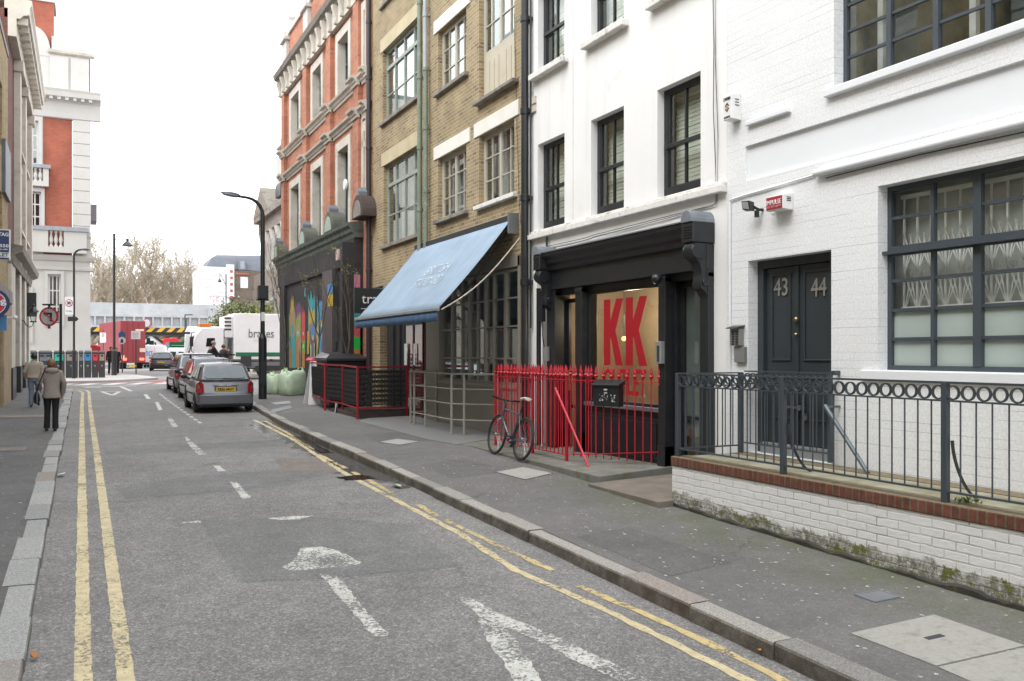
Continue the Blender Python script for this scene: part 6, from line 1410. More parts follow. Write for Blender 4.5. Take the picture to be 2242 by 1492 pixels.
# to-let board and round sign on brackets
def board(X0, X1, Y, z0, z1, mat, par, nm='board'):
    mb = MB(); mb.box(X0, X1, Y-.02, Y+.02, z0, z1); return mb.build(nm, mat, par, bev=.004)
Yb = 17.5
t = thing('to_let_board', 'dark blue and white estate agent board reading TO LET high at the left edge', 'sign', (-1.6, Yb, 4))
def bx_(px, Y=Yb): return hy(px, 0, Y).x
def bz(py, px=10, Y=Yb): return hy(px, py, Y).z
NAVY = M('sign_navy', (.012, .03, .11), .5, var=.05); SW = M('sign_white', (.72, .72, .73), .5, var=.03)
x1_, x0_ = bx_(23), bx_(23)-1.15
board(x0_, x1_, Yb, bz(570), bz(503), SW, t); mb = MB(); mb.box(x0_+.02, x1_-.02, Yb-.026, Yb-.021, bz(553), bz(505)); mb.box(x0_+.02, x1_-.02, Yb-.026, Yb-.021, bz(569), bz(565)); mb.build('blue_field', NAVY, t)
def rtext(s, pxr, py, h, mat, w_): text(s, .2, mat, t, (bx_(pxr)-w_/2, Yb-.03, bz(py)), (1, 0, 0), (0, 0, 1), fit=(w_, h), ext=.002, bold=.004)
k_ = 1/1927*hy(10, 0, Yb).dot(Vector((SA, CA, 0)))
rtext('STAG', 19, 514, 8*k_, SW, 24*k_); rtext('8 5550', 19, 539, 7*k_, SW, 31*k_); rtext('stag.uk', 18, 547, 4.5*k_, SW, 28*k_); rtext('TO LET', 19, 558.5, 8*k_, M('sign_ink', (.06, .07, .10), .5), 38*k_)
mb = MB(); mb.box(XL, x0_, Yb-.03, Yb+.03, bz(520), bz(510)); mb.box(x0_-.06, x0_, Yb-.04, Yb+.04, bz(600), bz(500)); mb.build('bracket', DKG, t)
Yc = 17.0; t = thing('round_shop_sign', 'round navy and red shop sign on a blue panel at the left edge', 'sign', (-1.5, Yc, 2.5))
R_ = 31/1927*hy(10, 0, Yc).dot(Vector((SA, CA, 0))); cx_ = hy(22, 0, Yc).x-R_; cz_ = hy(10, 665, Yc).z
mb = MB(); mb.lathe([(R_, -.04), (R_, .04)], (cx_, Yc, cz_), 32, 'Y'); mb.build('disc', NAVY, t)
mb = MB(); mb.lathe([(R_*.78, -.003), (R_*.78, .003)], (cx_, Yc-.044, cz_), 32, 'Y'); mb.build('white_ring', SW, t); mb = MB(); mb.lathe([(R_*.73, -.003), (R_*.73, .003)], (cx_, Yc-.05, cz_), 32, 'Y'); mb.build('red_disc', M('sign_red', (.5, .03, .05), .5), t)
text('eg', .3, NAVY, t, (cx_+R_*.42, Yc-.056, cz_), (1, 0, .25), (-.25, 0, 1), fit=(R_*.8, R_*.5), ext=.002, bold=.03); text('eg', .3, SW, t, (cx_+R_*.42, Yc-.061, cz_), (1, 0, .25), (-.25, 0, 1), fit=(R_*.74, R_*.44), ext=.002, bold=.008)
mb = MB(); mb.box(cx_-.3, hy(14, 0, Yc).x, Yc+.05, Yc+.08, hy(5, 724, Yc).z, hy(5, 690, Yc).z); mb.build('blue_panel', M('sign_mid_blue', (.04, .16, .33), .5), t); mb = MB(); mb.box(XL, cx_, Yc+.045, Yc+.10, cz_-.04, cz_+.04); mb.build('bracket', DKG, t)
mb = MB(); c = hx(22, 745, XL+.3); mb.sphere((XL+.35, 31, lzz(32, 695, XL+.35)), .07, 10); mb.tube([(XL, 31, lzz(32, 695, XL+.35)), (XL+.3, 31, lzz(32, 695, XL+.35))], .02, 6); tag(mb.build('camera_dome', WHITE, None, smooth=True), 'small white dome camera on a bracket on the left stone shopfront', 'camera')
# ---- dark red brick and stone building with the heavy bracketed cornice
l2a, l2b = lb+.003, ly(60)
l2 = thing('cornice_building', 'narrow dark red brick and stone building with a heavy bracketed cornice on the left', 'building', (XL, 38, 0))
zc2 = 12.3
wn = [(l2a+4.0+3.4*k, l2a+5.6+3.4*k, a, b_, .3) for k in range(2) for a, b_ in ((6.4, 8.6), (9.3, 11.3))]
mb = MB(); wall(FL, mb, l2a, l2b, 4.6, zc2+.8, wn); shell(FL, mb, l2a, l2b, -1, zc2+.8, 10); mb.build('wall', RBRD, l2, recalc=False)
for h in wn:
    window(l2, FL, h[:4], .22, WHITE, [.5], [.5], .04, .07, GLB); room(l2, FL, h[:4], .8, ROOMD)
    mb = MB(); FL.box(mb, h[0]-.2, h[0], 0, .1, h[2]-.1, h[3]+.2); FL.box(mb, h[1], h[1]+.2, 0, .1, h[2]-.1, h[3]+.2); FL.box(mb, h[0], h[1], 0, .12, h[3], h[3]+.25); FL.box(mb, h[0]-.25, h[1]+.25, 0, .22, h[2]-.22, h[2]-.1); mb.build('stone_surround', STONE, l2)
pp = [l2a+3.0, l2a+6.4, l2b-.5]
for u in pp[0:]:
    mb = MB(); FL.box(mb, u-.3, u+.3, 0, .22, 4.9, zc2-.5); FL.box(mb, u-.38, u+.38, 0, .32, zc2-.5, zc2-.1); mb.build('stone_pilaster', STONE, l2, bev=.02)
mb = MB(); FL.box(mb, l2a, l2b, 0, .25, zc2-.1, zc2+.5); mb.build('frieze', STONE, l2)
mb = MB(); p_ = [(-.1, .5), (.35, .5), (.45, .62), (.62, .66), (.64, .9), (.70, 1.0), (.70, 1.15), (-.1, 1.25)]; mb.loft([[FL.p(l2a, n_, zc2+q) for n_, q in p_], [FL.p(l2b+.3, n_, zc2+q) for n_, q in p_]]); mb.build('cornice', STONE, l2)
br_ = None
for k in range(15):
    u = l2a+.3+(l2b-l2a-.5)*k/14
    if br_ is None: mb = MB(); FL.box(mb, u-.13, u+.13, .2, .57, zc2+.36, zc2+.60); br_ = mb.build('cornice_bracket', STONE, l2, bev=.02); u_0 = u
    else: copies(br_, [(0, u-u_0, 0)])
mb = MB(); FL.box(mb, l2a+.2, l2a+6, -1.5, .1, zc2+1.2, zc2+2.8); mb.build('attic', STONE, l2, bev=.03)
mb = MB(); mb.hexa([FL.p(l2a+.4, -1.6, zc2+2.8), FL.p(l2a+5, -1.6, zc2+2.8), FL.p(l2a+5, -.1, zc2+2.8), FL.p(l2a+.4, -.1, zc2+2.8), FL.p(l2a+.8, -1.5, zc2+4.4), FL.p(l2a+4.6, -1.5, zc2+4.4), FL.p(l2a+4.6, -.5, zc2+4.4), FL.p(l2a+.8, -.5, zc2+4.4)]); mb.build('lead_roof', LEAD, l2)
# ground floor stone piers, black plinths, cornice
mb = MB(); FL.box(mb, l2a, l2b, -.6, -.15, -1, 4.6); mb.build('dark_shopfront', dk, l2)
for k, (a, b_) in enumerate(((l2a+.0, l2a+1.7), (l2a+4.2, l2a+5.2), (l2a+7.4, l2a+8.4), (l2b-1.1, l2b))):
    mb = MB(); FL.box(mb, a, b_, -.4, .12, 1.25, 4.7); mb.build('stone_pier', STONE, l2, bev=.02); mb = MB(); FL.box(mb, a-.02, b_+.02, -.4, .15, -1, 1.25); mb.build('black_plinth', BLACKP if k < 3 else STONED, l2)
mb = MB(); p_ = [(-.2, 4.7), (.16, 4.7), (.2, 5.0), (.42, 5.1), (.46, 5.3), (-.2, 5.4)]; mb.loft([[FL.p(l2a, n_, q) for n_, q in p_], [FL.p(l2b, n_, q) for n_, q in p_]]); mb.build('shop_cornice', STONED, l2)
mb = MB(); FL.box(mb, l2a+9, l2a+9.4, .1, .45, 3.3, 4.3); mb.build('black_sign_box', BLACKP, l2)
# lantern on a scroll bracket
Yl = 40.5; lc = hy(73, 690, Yl); t = thing('wall_lantern', 'old black glazed lantern on a scroll bracket on the left stone corner', 'lantern', lc)
mb = MB()
for a_ in range(4):
    A0 = (PI/4+PI/2*a_); mb.bar((.10*math.cos(A0), .10*math.sin(A0), -.26), (.19*math.cos(A0), .19*math.sin(A0), .12), .02, .02)
mb.lathe([(.12, -.30), (.12, -.25)], (0, 0, 0), 4); mb.lathe([(.22, .12), (.20, .16), (.08, .30), (.03, .34), (.05, .40), (.01, .46)], (0, 0, 0), 8); mb.build('frame', BLACKF, t, local=True)
mb = MB(); mb.lathe([(.10, -.25), (.17, .12)], (0, 0, 0), 4); mb.build('glazing', GLA, t, local=True); dx = XL-lc.x
mb = MB(); mb.tube([(0, 0, -.3), (-.02, 0, -.42), (-.12, 0, -.50), (-.25, 0, -.42), (-.33, 0, -.25), (-.5, 0, -.18), (dx, 0, -.18)], .018, 6); mb.build('scroll_bracket', BLACKF, t, local=True)

# ================================================================ white stone and red brick corner building across the junction
YC = 57.0
FCn = Fr((0, YC, 0), (1, 0, 0), (0, -1, 0))
def cx(px): return hy(px, 0, YC).x
def cz(py, px=150): return hy(px, py, YC).z
cb_ = thing('corner_bank_building', 'white stone and red brick corner building with balustrades and a tall red chimney', 'building', (0, YC, 0))
xr = cx(198); xl_ = -14.0
wg = (cx(105), cx(133), cz(708), cz(602)); wm_ = (cx(62), cx(90), cz(505), cz(425)); wu = (cx(58), cx(84), cz(366), cz(272)); wg2 = (cx(40), cx(64), cz(745), cz(638)); wat = (cx(58), cx(84), cz(208), cz(186))
zg = cz(572); zcn = cz(262); 
mb = MB(); wall(FCn, mb, xl_, xr, -1, zg, [(*w_, .3) for w_ in (wg, wg2)]); mb.build('stone_ground_floor', STONEW, cb_, recalc=False)
mb = MB(); wall(FCn, mb, xl_, cx(94), zg, zcn, [(*w_, .3) for w_ in (wm_, wu)]); mb.build('stone_bay', STONEW, cb_, recalc=False)
mb = MB(); FCn.quad(mb, cx(94), cx(158), -.05, zg, zcn); mb.add([FCn.p(xr, 0, -1), FCn.p(xr, -16, -1), FCn.p(xr, -16, cz(100)), FCn.p(xr, 0, cz(100))], [(0, 1, 2, 3)]); mb.build('brick_wall', RBRC, cb_, recalc=False)
mb = MB(); zq = zg+.02; st_ = (zcn-zg)/12
for k in range(12): FCn.box(mb, cx(159), xr+.02, -.3, .10, zg+st_*k+.02, zg+st_*(k+1)-.02)
FCn.box(mb, cx(159)+.02, xr, -.3, .05, zg, zcn); mb.build('quoins', STONEW, cb_)
for w_ in (wg, wm_, wu, wg2):
    window(cb_, FCn, w_, .2, WHITE, [.5] if w_ is not wg else [.36, .68], [.34, .67], .07, .10, GLB); room(cb_, FCn, w_, 1, ROOMM)
    mb = MB(); FCn.box(mb, w_[0]-.18, w_[0], 0, .08, w_[2]-.2, w_[3]+.2); FCn.box(mb, w_[1], w_[1]+.18, 0, .08, w_[2]-.2, w_[3]+.2); FCn.box(mb, w_[0], w_[1], 0, .09, w_[3], w_[3]+.2); mb.build('stone_architrave', STONEW, cb_)
def prof_band(x0, x1, z, pr, nm, mt=STONEW):
    mb = MB(); mb.loft([[FCn.p(x0, n_, z+q) for n_, q in pr], [FCn.p(x1+max(0, 0), n_, z+q) for n_, q in pr]]); return mb.build(nm, mt, cb_)
prof_band(xl_, xr+.12, cz(594), [(0, 0), (.10, .05), (.12, .2), (0, .25)], 'moulding'); prof_band(xl_, xr+.22, cz(574), [(0, 0), (.12, .08), (.22, .25), (.24, .36), (0, .4)], 'band_cornice')
mb = MB(); FCn.box(mb, xl_, xr+.06, -.1, .06, -1, cz(762)); mb.build('plinth', STONEW, cb_)
def balus(x0, x1, z0, z1, nn, out, nm):
    mb = MB(); FCn.box(mb, x0, x1, out-.22, out, z0, z0+.22*(z1-z0)); mb.build(nm+'_base', STONEW, cb_)
    mb = MB(); FCn.box(mb, x0-.1, x1+.1, out-.3, out+.08, z1-.16*(z1-z0), z1); mb.build(nm+'_coping', M('grey_coping', (.30, .31, .33), .7, var=.2, world=True), cb_)
    return z0+.22*(z1-z0), z1-.16*(z1-z0)
def balrow(xa, xb, za, zb3, n, out):
    f = None; h = zb3-za
    for k in range(n):
        x = xa+(xb-xa)*(k+.5)/n
        if f is None: mb = MB(); mb.lathe([(.10, za), (.10, za+.06*h), (.05, za+.14*h), (.11, za+.4*h), (.10, za+.5*h), (.045, za+.8*h), (.09, za+.92*h), (.09, zb3)], FCn.p(x, out-.12, 0), 10); f = mb.build('baluster', STONEW, cb_, smooth=True); x0 = x
        else: copies(f, [(x-x0, 0, 0)])
za, zb3 = balus(cx(50), cx(190), cz(556), cz(500), 5, .5, 'balcony')
for a, b_ in ((50, 64), (72, 106), (140, 190)): mb = MB(); FCn.box(mb, cx(a), cx(b_), .26, .5, za, zb3); mb.build('balcony_pier', STONEW, cb_)
balrow(cx(107), cx(139), za, zb3, 3, .5)
za, zb3 = balus(cx(54), cx(107), cz(414), cz(368), 4, .35, 'upper_balcony')
for a, b_ in ((54, 61), (95, 107)): mb = MB(); FCn.box(mb, cx(a), cx(b_), .13, .35, za, zb3); mb.build('balcony_pier', STONEW, cb_)
balrow(cx(62), cx(94), za, zb3, 3, .35)
pr = [(0, 0), (.08, .05), (.10, .35), (.16, .9), (.30, 1.05), (.62, 1.15), (.66, 1.4), (.72, 1.55), (-.2, 1.6)]
prof_band(xl_, xr+.55, zcn, pr, 'cornice')
d = None
for k in range(9):
    x = cx(60)+(xr-cx(60))*k/8
    if d is None: mb = MB(); FCn.box(mb, x-.09, x+.09, .25, .56, zcn+.98, zcn+1.16); d = mb.build('dentil', STONEW, cb_); x0 = x
    else: copies(d, [(x-x0, 0, 0)])
za = zcn+1.55; zat = cz(122)
mb = MB(); wall(FCn, mb, xl_, xr-.05, za, zat, [(*wat[:2], za+.05, za+.9, .2)]); mb.build('attic_wall', STONEW, cb_, recalc=False)
window(cb_, FCn, (wat[0], wat[1], za+.05, za+.9), .1, WHITE, [.5], [.5], .05, .07, GLB)
for a, b_ in ((109, 150), (155, 195)): mb = MB(); FCn.box(mb, cx(a), cx(b_), 0, .08, za+.1, zat-.15); mb.build('attic_panel', STONEW, cb_, bev=.01)
prof_band(cx(105), xr+.2, zat-.05, [(0, 0), (.18, .1), (.22, .25), (-.3, .35)], 'attic_cornice', STONE)
mb = MB(); FCn.box(mb, cx(133), xr, -1.5, .02, zat+.25, cz(98)); FCn.box(mb, cx(113), cx(140), -1.5, 0, zat+.25, cz(84)); mb.build('parapet', STONEW, cb_)
mb = MB(); q = [FCn.p(cx(74), .02, zat-.2)]+[FCn.p(cx(74)+(cx(110)-cx(74))*math.sin(PI/2*j/8), .02, zat+.1+(cz(72)-zat)*math.cos(PI/2*j/8)) for j in range(9)]+[FCn.p(cx(110), .02, zat-.2)]; mb.prism(q, (0, 1.2, 0)); mb.build('curved_gable', STONEW, cb_)
mb = MB(); mb.box(cx(14), cx(116), YC+.4, YC+2.6, zat-.5, cz(-40)); mb.build('chimney', RBRC, cb_); mb = MB(); mb.box(cx(14)-.1, cx(116)+.12, YC+.3, YC+2.7, cz(7), cz(1)); mb.build('chimney_band', STONEW, cb_)
mb = MB(); mb.box(xl_, xr, YC+.01, YC+16, zat, zat+.3); mb.build('roof', SLATE, cb_)
mb = MB(); mb.tube([(cx(120), YC+1, cz(84)), (cx(120), YC+1, cz(68)), (cx(158), YC+1, cz(70)), (cx(162), YC+1, cz(98))], .02, 5); mb.tube([(cx(124), YC+1, cz(88)), (cx(162), YC+1, cz(90))], .02, 5); mb.build('roof_rail', M('pale_rail', (.5, .5, .5), .5), cb_)
mb = MB(); mb.box(xr, xr+.45, YC+8, YC+10, cz(440), cz(398)); mb.build('side_dormer', LEAD, cb_)
# ================================================================ bins, lamps and signs at the junction
def recycle(px0, px1, col, seed, label, y=52.6):
    x0, x1 = hy(px0, 0, y).x, hy(px1, 0, y).x; z = gz(y)+.10; h = 1.42; t = thing('recycling_bin', label, 'bin', ((x0+x1)/2, y, z), 0, 'street recycling bins')
    w_ = (x1-x0)/2*.96; mb = MB()
    R = lambda s_, zz, fr=0: [(-w_*s_, -.3-fr, zz), (w_*s_, -.3-fr, zz), (w_*s_, .38, zz), (-w_*s_, .38, zz)]
    mb.loft([R(.97, 0), R(1, .05), R(1, h-.12)]); mb.build('body', DKG, t, local=True, bev=.015)
    mb = MB(); mb.loft([R(1.03, h-.12, .02), R(1.03, h-.06, .02), [(-w_*.8, -.22, h+.02), (w_*.8, -.22, h+.02), (w_*.8, .3, h+.02), (-w_*.8, .3, h+.02)]]); mb.build('lid', M('bin_lid_grey', (.06, .065, .07), .5), t, local=True, bev=.01)
    if col: mb = MB(); pr = min(.8, .6 if w_ > .35 else .8); mb.prism([(-w_*pr, -.315, h-.52), (w_*pr, -.315, h-.52), (w_*pr, -.315, h-.18), (-w_*pr, -.315, h-.18)], (0, .012, 0)); mb.build('colour_panel', col, t, local=True, bev=.01)
    mb = MB(); q = min(.12, w_*.4)
    for s_ in ((-.5, .5) if w_ > .3 else (0,)): mb.box(s_*w_-q, s_*w_+q, -.33, -.31, h-.30, h-.22)
    mb.build('slot', BLK, t, local=True)
    mb = MB(); mb.box(-q*.7, q*.7, -.312, -.30, .62, .66); mb.box(-q*.5, q*.5, -.312, -.30, .56, .58); mb.build('stencil', M('stencil_pale', (.35, .37, .38), .6), t, local=True)
CG = M('bin_panel_green', (.04, .45, .33), .5); CB_ = M('bin_panel_blue', (.03, .25, .55), .5); CR = M('bin_panel_red', (.6, .05, .06), .5); CT = M('bin_panel_beige', (.33, .27, .22), .6); CGr = M('bin_panel_grey', (.17, .19, .21), .5)
for a, b_, c_, lab in ((48, 82, CG, 'recycling bin with a green panel at the left end of the row, behind the man'), (84, 115, CGr, 'wide grey panelled recycling bin behind the woman\'s head'), (117, 142, CG, 'recycling bin with a green panel behind the dark sign pole'),
                       (143, 171, CT, 'recycling bin with a dark beige panel behind the speed limit lamp post'), (172, 183, CGr, 'narrow grey panelled recycling bin left of the blue one'), (184, 200, CB_, 'narrow recycling bin with a bright blue panel'), (201, 215, CR, 'narrow recycling bin with a bright red panel'), (216, 230, CT, 'narrow beige panelled recycling bin at the right end of the row')):
    recycle(a, b_, c_, a, lab)
def pole(name, px, ybase, ytop, r, label, cat, mat=BLACKF, dz=.11, r0=None, zb=None):
    b = hg(px, ybase, dz); k = b.dot(Vector((SA, CA, 0)))/1927; zt = EYE+(774-ytop)*k
    t = thing(name, label, cat, b); mb = MB(); r0 = r0 or r
    if r0 != r: mb.tube([(0, 0, 0), (0, 0, 1.4)], r0, 12); mb.tube([(0, 0, 1.4), (0, 0, 1.5)], [r0, r], 12); mb.tube([(0, 0, 1.5), (0, 0, zt-b.z)], r, 12)
    else: mb.tube([(0, 0, 0), (0, 0, zt-b.z)], r, 12)
    mb.build('pole', mat, t, local=True, smooth=True); return t, b, k, zt-b.z
U = Vector((CA, -SA, 0))     # across the view, for arms that face us
# near lamp post
b = hg(575, 874, .14); k = b.dot(Vector((SA, CA, 0)))/1927
t = thing('lamp_post', 'tall black lamp post with a curved arm at the right kerb beside the silver hatchback', 'lamp post', b)
zt = EYE+(774-436)*k-b.z; mb = MB(); mb.tube([(0, 0, 0), (0, 0, 2.05)], .135, 14); mb.tube([(0, 0, 2.05), (0, 0, 2.2)], [.135, .08], 14); arm = Vector((-1, -.08, 0))
P_ = [(0, 0, 2.2), (0, 0, zt-.55)]+[tuple(arm*(.55*(1-math.cos(a)))+Vector((0, 0, zt-.55+.55*math.sin(a)))) for a in (.3, .6, .9, 1.2, 1.5)]+[tuple(arm*.85+Vector((0, 0, zt+.02)))]
mb.tube(P_, [.075]*2+[.06]*3+[.05, .045, .045], 12); mb.build('pole', BLACKP, t, local=True, smooth=True)
mb = MB(); h0 = arm*.75+Vector((0, 0, zt+.03)); L = .62
rings = []
for f, w_, hh in ((0, .05, .05), (.15, .10, .08), (.5, .15, .09), (.85, .12, .06), (1, .04, .03)):
    c_ = h0+arm*(L*f)+Vector((0, 0, .06*f)); side = Vector((arm.y, -arm.x, 0)); rings.append([c_+side*(w_*math.cos(2*PI*j/12))+Vector((0, 0, hh*math.sin(2*PI*j/12) if math.sin(2*PI*j/12) > 0 else .6*hh*math.sin(2*PI*j/12))) for j in range(12)])
mb.loft(rings); mb.build('lamp_head', M('lamp_head_grey', (.09, .11, .13), .4), t, local=True, smooth=True)
mb = MB(); rings = [[p*1.0-Vector((0, 0, .03)) for p in r] for r in rings[1:4]]; mb.loft(rings); mb.build('lens', M('lamp_lens', (.3, .32, .33), .2), t, local=True, smooth=True)
mb = MB(); za = EYE+(774-655)*k-b.z; zb3 = EYE+(774-626)*k-b.z; mb.box(-.17, .17, -.14, .14, za, zb3); mb.tube([(-.20, 0, za-.03), (.20, 0, za-.03)], .03, 6); mb.build('control_box', BLACKP, t, local=True, bev=.01)
mb = MB(); mb.box(-.06, .06, -.085, -.07, za-.75, za-.45); mb.build('number_plate', SW, t, local=True)
mb = MB(); mb.box(-.09, .09, -.142, -.13, .5, 1.3); mb.build('door', BLACKP, t, local=True)
# far lamp with the speed limit sign
t, b, k, h = pole('lamp_post', 162, 829, 562, .055, 'black lamp post behind the row of bins carrying the 30 speed limit plate', 'lamp post', r0=.10)
mb = MB(); P_ = [Vector((0, 0, h))]+[U*(.35*(1-math.cos(a)))+Vector((0, 0, h+.35*math.sin(a))) for a in (.4, .8, 1.2, 1.57)]+[U*.5+Vector((0, 0, h+.37))]; mb.tube(P_, .05, 10); mb.build('arm', BLACKF, t, local=True, smooth=True)
mb = MB(); mb.sphere(U*.62+Vector((0, 0, h+.36)), .2, 10, sz=.35); mb.build('lamp_head', M('lamp_head_grey', (.09, .11, .13)), t, local=True, smooth=True)
def zof(py): return EYE+(774-py)*k-b.z
def facing(mb, c, w_, hh, d=.015): 
    c = Vector(c); n_ = Vector((-SA, -CA, 0)); mb.prism([c+U*(-w_)+Vector((0, 0, -hh)), c+U*w_+Vector((0, 0, -hh)), c+U*w_+Vector((0, 0, hh)), c+U*(-w_)+Vector((0, 0, hh))], n_*d)
NV = Vector((-SA, -CA, 0))
def disc(mb, c, r, off, n=28): c = Vector(c)+NV*off; mb.prism([c+U*(r*math.cos(2*PI*j/n))+Vector((0, 0, r*math.sin(2*PI*j/n))) for j in range(n)], NV*.004)
t2 = thing('speed_sign', 'white plate with a red ringed 30 speed limit on the far lamp post', 'sign', b+Vector((0, 0, zof(670)))); mb = MB(); C_ = U*(-9*k)+NV*.07; facing(mb, C_, 9*k, 19.5*k); mb.build('plate', SW, t2, local=True)
mb = MB(); disc(mb, C_+Vector((0, 0, 6*k)), 8.2*k, .02); mb.build('red_ring', M('sign_red', (.5, .03, .05)), t2, local=True); mb = MB(); disc(mb, C_+Vector((0, 0, 6*k)), 6.4*k, .03); mb.build('white_disc', SW, t2, local=True)
text('30', .2, BLK, t2, C_+Vector((0, 0, 6*k))+NV*.038, U, (0, 0, 1), fit=(8.5*k, 7*k), ext=.002, bold=.01, local=True); text('No Skips', .1, DKG, t2, C_+Vector((0, 0, -12*k))+NV*.02, U, (0, 0, 1), fit=(12*k, 4*k), ext=.002, local=True)
t3 = thing('direction_sign', 'small black arrow shaped sign below the 30 plate on the far lamp post', 'sign', b+Vector((0, 0, zof(699)))); mb = MB(); q = [(-12, -5), (7, -5), (12, 0), (7, 5), (-12, 5)]; mb.prism([NV*.07+U*(x_*k)+Vector((0, 0, z_*k)) for x_, z_ in q], NV*.02); mb.build('arrow_plate', BLACKF, t3, local=True)
# no-left-turn sign
t, b, k, h = pole('sign_post', 133, 872, 666, .045, 'black signpost carrying the no left turn sign beside the walking woman', 'sign post')
def zof(py): return EYE+(774-py)*k-b.z
t2 = thing('no_left_turn_sign', 'round red ringed no left turn sign on the black signpost', 'sign', b+Vector((0, 0, zof(694)))); C_ = U*(-24*k)+NV*.06; r_ = 21*k
mb = MB(); disc(mb, C_, r_, 0); mb.build('red_ring', M('sign_red', (.5, .03, .05)), t2, local=True); mb = MB(); disc(mb, C_, r_*.8, .012); mb.build('face', M('sign_grey_face', (.42, .44, .46), .4), t2, local=True)
mb = MB(); P2 = lambda a, b__, o: C_+U*(a*r_)+Vector((0, 0, b__*r_))+NV*o
for i_, q in enumerate(([(.12, -.5), (.36, -.5), (.36, .22), (.12, .22)], [(-.28, .22), (.36, .22), (.36, .42), (-.28, .42)], [(-.58, .32), (-.28, .06), (-.28, .58)])): mb.prism([P2(x_, z_, .020+.0012*i_) for x_, z_ in q], NV*.003)
mb.build('arrow', BLK, t2, local=True); mb = MB(); mb.prism([P2(x_, z_, .028) for x_, z_ in ((-.62, .52), (-.52, .62), (.62, -.52), (.52, -.62))], NV*.003); mb.build('red_bar', M('sign_red', (.5, .03, .05)), t2, local=True)
mb = MB(); 
for dz_ in (.5, -.6): mb.bar(Vector((0, 0, dz_*r_)), C_+Vector((0, 0, dz_*r_))+NV*-.01, .03, .03)
mb.bar(C_+Vector((0, 0, -1.25*r_))-NV*.02, C_+Vector((0, 0, 1.25*r_))-NV*.02, .08, .05); mb.bar(C_+U*(-.6*r_)+Vector((0, 0, 1.25*r_)), C_+U*(.6*r_)+Vector((0, 0, 1.25*r_)), .12, .05); mb.build('bracket', BLACKF, t2, local=True)
# tall mast with side lantern
t, b, k, h = pole('lamp_mast', 250, 822, 512, .07, 'tall slim black mast with a small hanging lantern in front of the red lorry', 'lamp post', r0=.15)
mb = MB(); mb.tube([(0, 0, h-.35), U*(30*k)+Vector((0, 0, h-.36))], .02, 6); mb.build('arm', BLACKF, t, local=True)
mb = MB(); mb.lathe([(.02, .35), (.09, .28), (.06, .18), (.16, .10), (.30, -.06), (.30, -.1), (.12, -.1)], U*(29*k)+Vector((0, 0, h-.62)), 12); mb.build('lantern', M('lantern_green_black', (.03, .045, .045), .4), t, local=True, smooth=True)
# smaller posts on the island
for px, yb_, yt, cpy, kind, lab in ((268, 817, 725, 740, 'round', 'short post with a round topped blue and white cycle sign behind the red lorry'), (298, 819, 725, 734, 'plate', 'short post with a pale rectangular notice plate behind the red lorry'), (226, 806, 722, 734, 'bus', 'bus stop flag with a red roundel beside the row of bins')):
    t, b, k, h = pole('sign_post', px, yb_, yt, .035, lab, 'sign', M('post_grey', (.05, .055, .06), .5)); zc_ = EYE+(774-cpy)*k-b.z
    mb = MB(); C_ = Vector((0, 0, zc_))+NV*.05
    if kind == 'round': disc(mb, C_+Vector((0, 0, 6*k)), 8*k, 0); mb.build('disc', M('sign_mid_blue', (.04, .16, .33)), t, local=True); mb = MB(); disc(mb, C_+Vector((0, 0, -6*k)), 8*k, .01); mb.build('lower_disc', SW, t, local=True); mb = MB(); mb.prism([C_+U*(x_*k)+Vector((0, 0, z_*k))+NV*.02 for x_, z_ in ((-3, -11), (3, -11), (2, -3), (-2, -3))], NV*.004); mb.build('symbol', NAVY, t, local=True)
    elif kind == 'plate': facing(mb, C_, 10*k, 9*k); mb.build('plate', SW, t, local=True); mb = MB(); [facing(mb, C_+NV*.016+Vector((0, 0, (4-3*i)*k)), 7*k, .6*k, .003) for i in range(4)]; mb.build('small_print', M('print_grey', (.4, .42, .45), .6), t, local=True)
    else: facing(mb, C_, 6.5*k, 5*k); facing(mb, C_+Vector((0, 0, -11*k)), 6.5*k, 5.5*k); mb.build('flag', SW, t, local=True); mb = MB(); disc(mb, C_, 3.6*k, .02); mb.build('roundel', M('sign_red', (.5, .03, .05)), t, local=True); mb = MB(); facing(mb, C_+NV*.026, 4.6*k, .9*k, .004); mb.build('bar', SW, t, local=True)
t, b, k, h = pole('lamp_post', 405, 800, 690, .05, 'slim black lamp post with a flat head in front of the railway bridge', 'lamp post'); mb = MB(); mb.bar(Vector((0, 0, h)), U*(17*k)+Vector((0, 0, h+.02)), .2, .10); mb.build('lamp_head', BLACKF, t, local=True)
mb = MB(); facing(mb, Vector((0, 0, h-.9))+U*(2*k), 2.2*k, 9*k, .06); mb.build('side_sign', DKG, t, local=True)
mb = MB(); c = hy(208, 0, 66); z_ = gz(66)+.1; mb.box(c.x-.35, c.x+.35, 65.7, 66.3, z_, z_+1.75); mb.sphere((c.x, 66, z_+1.75), .33, 12, sz=.4); tag(mb.build('red_box', M('post_box_red', (.55, .03, .04), .4), None, bev=.02), 'red street box half hidden behind the recycling bins', 'post box')
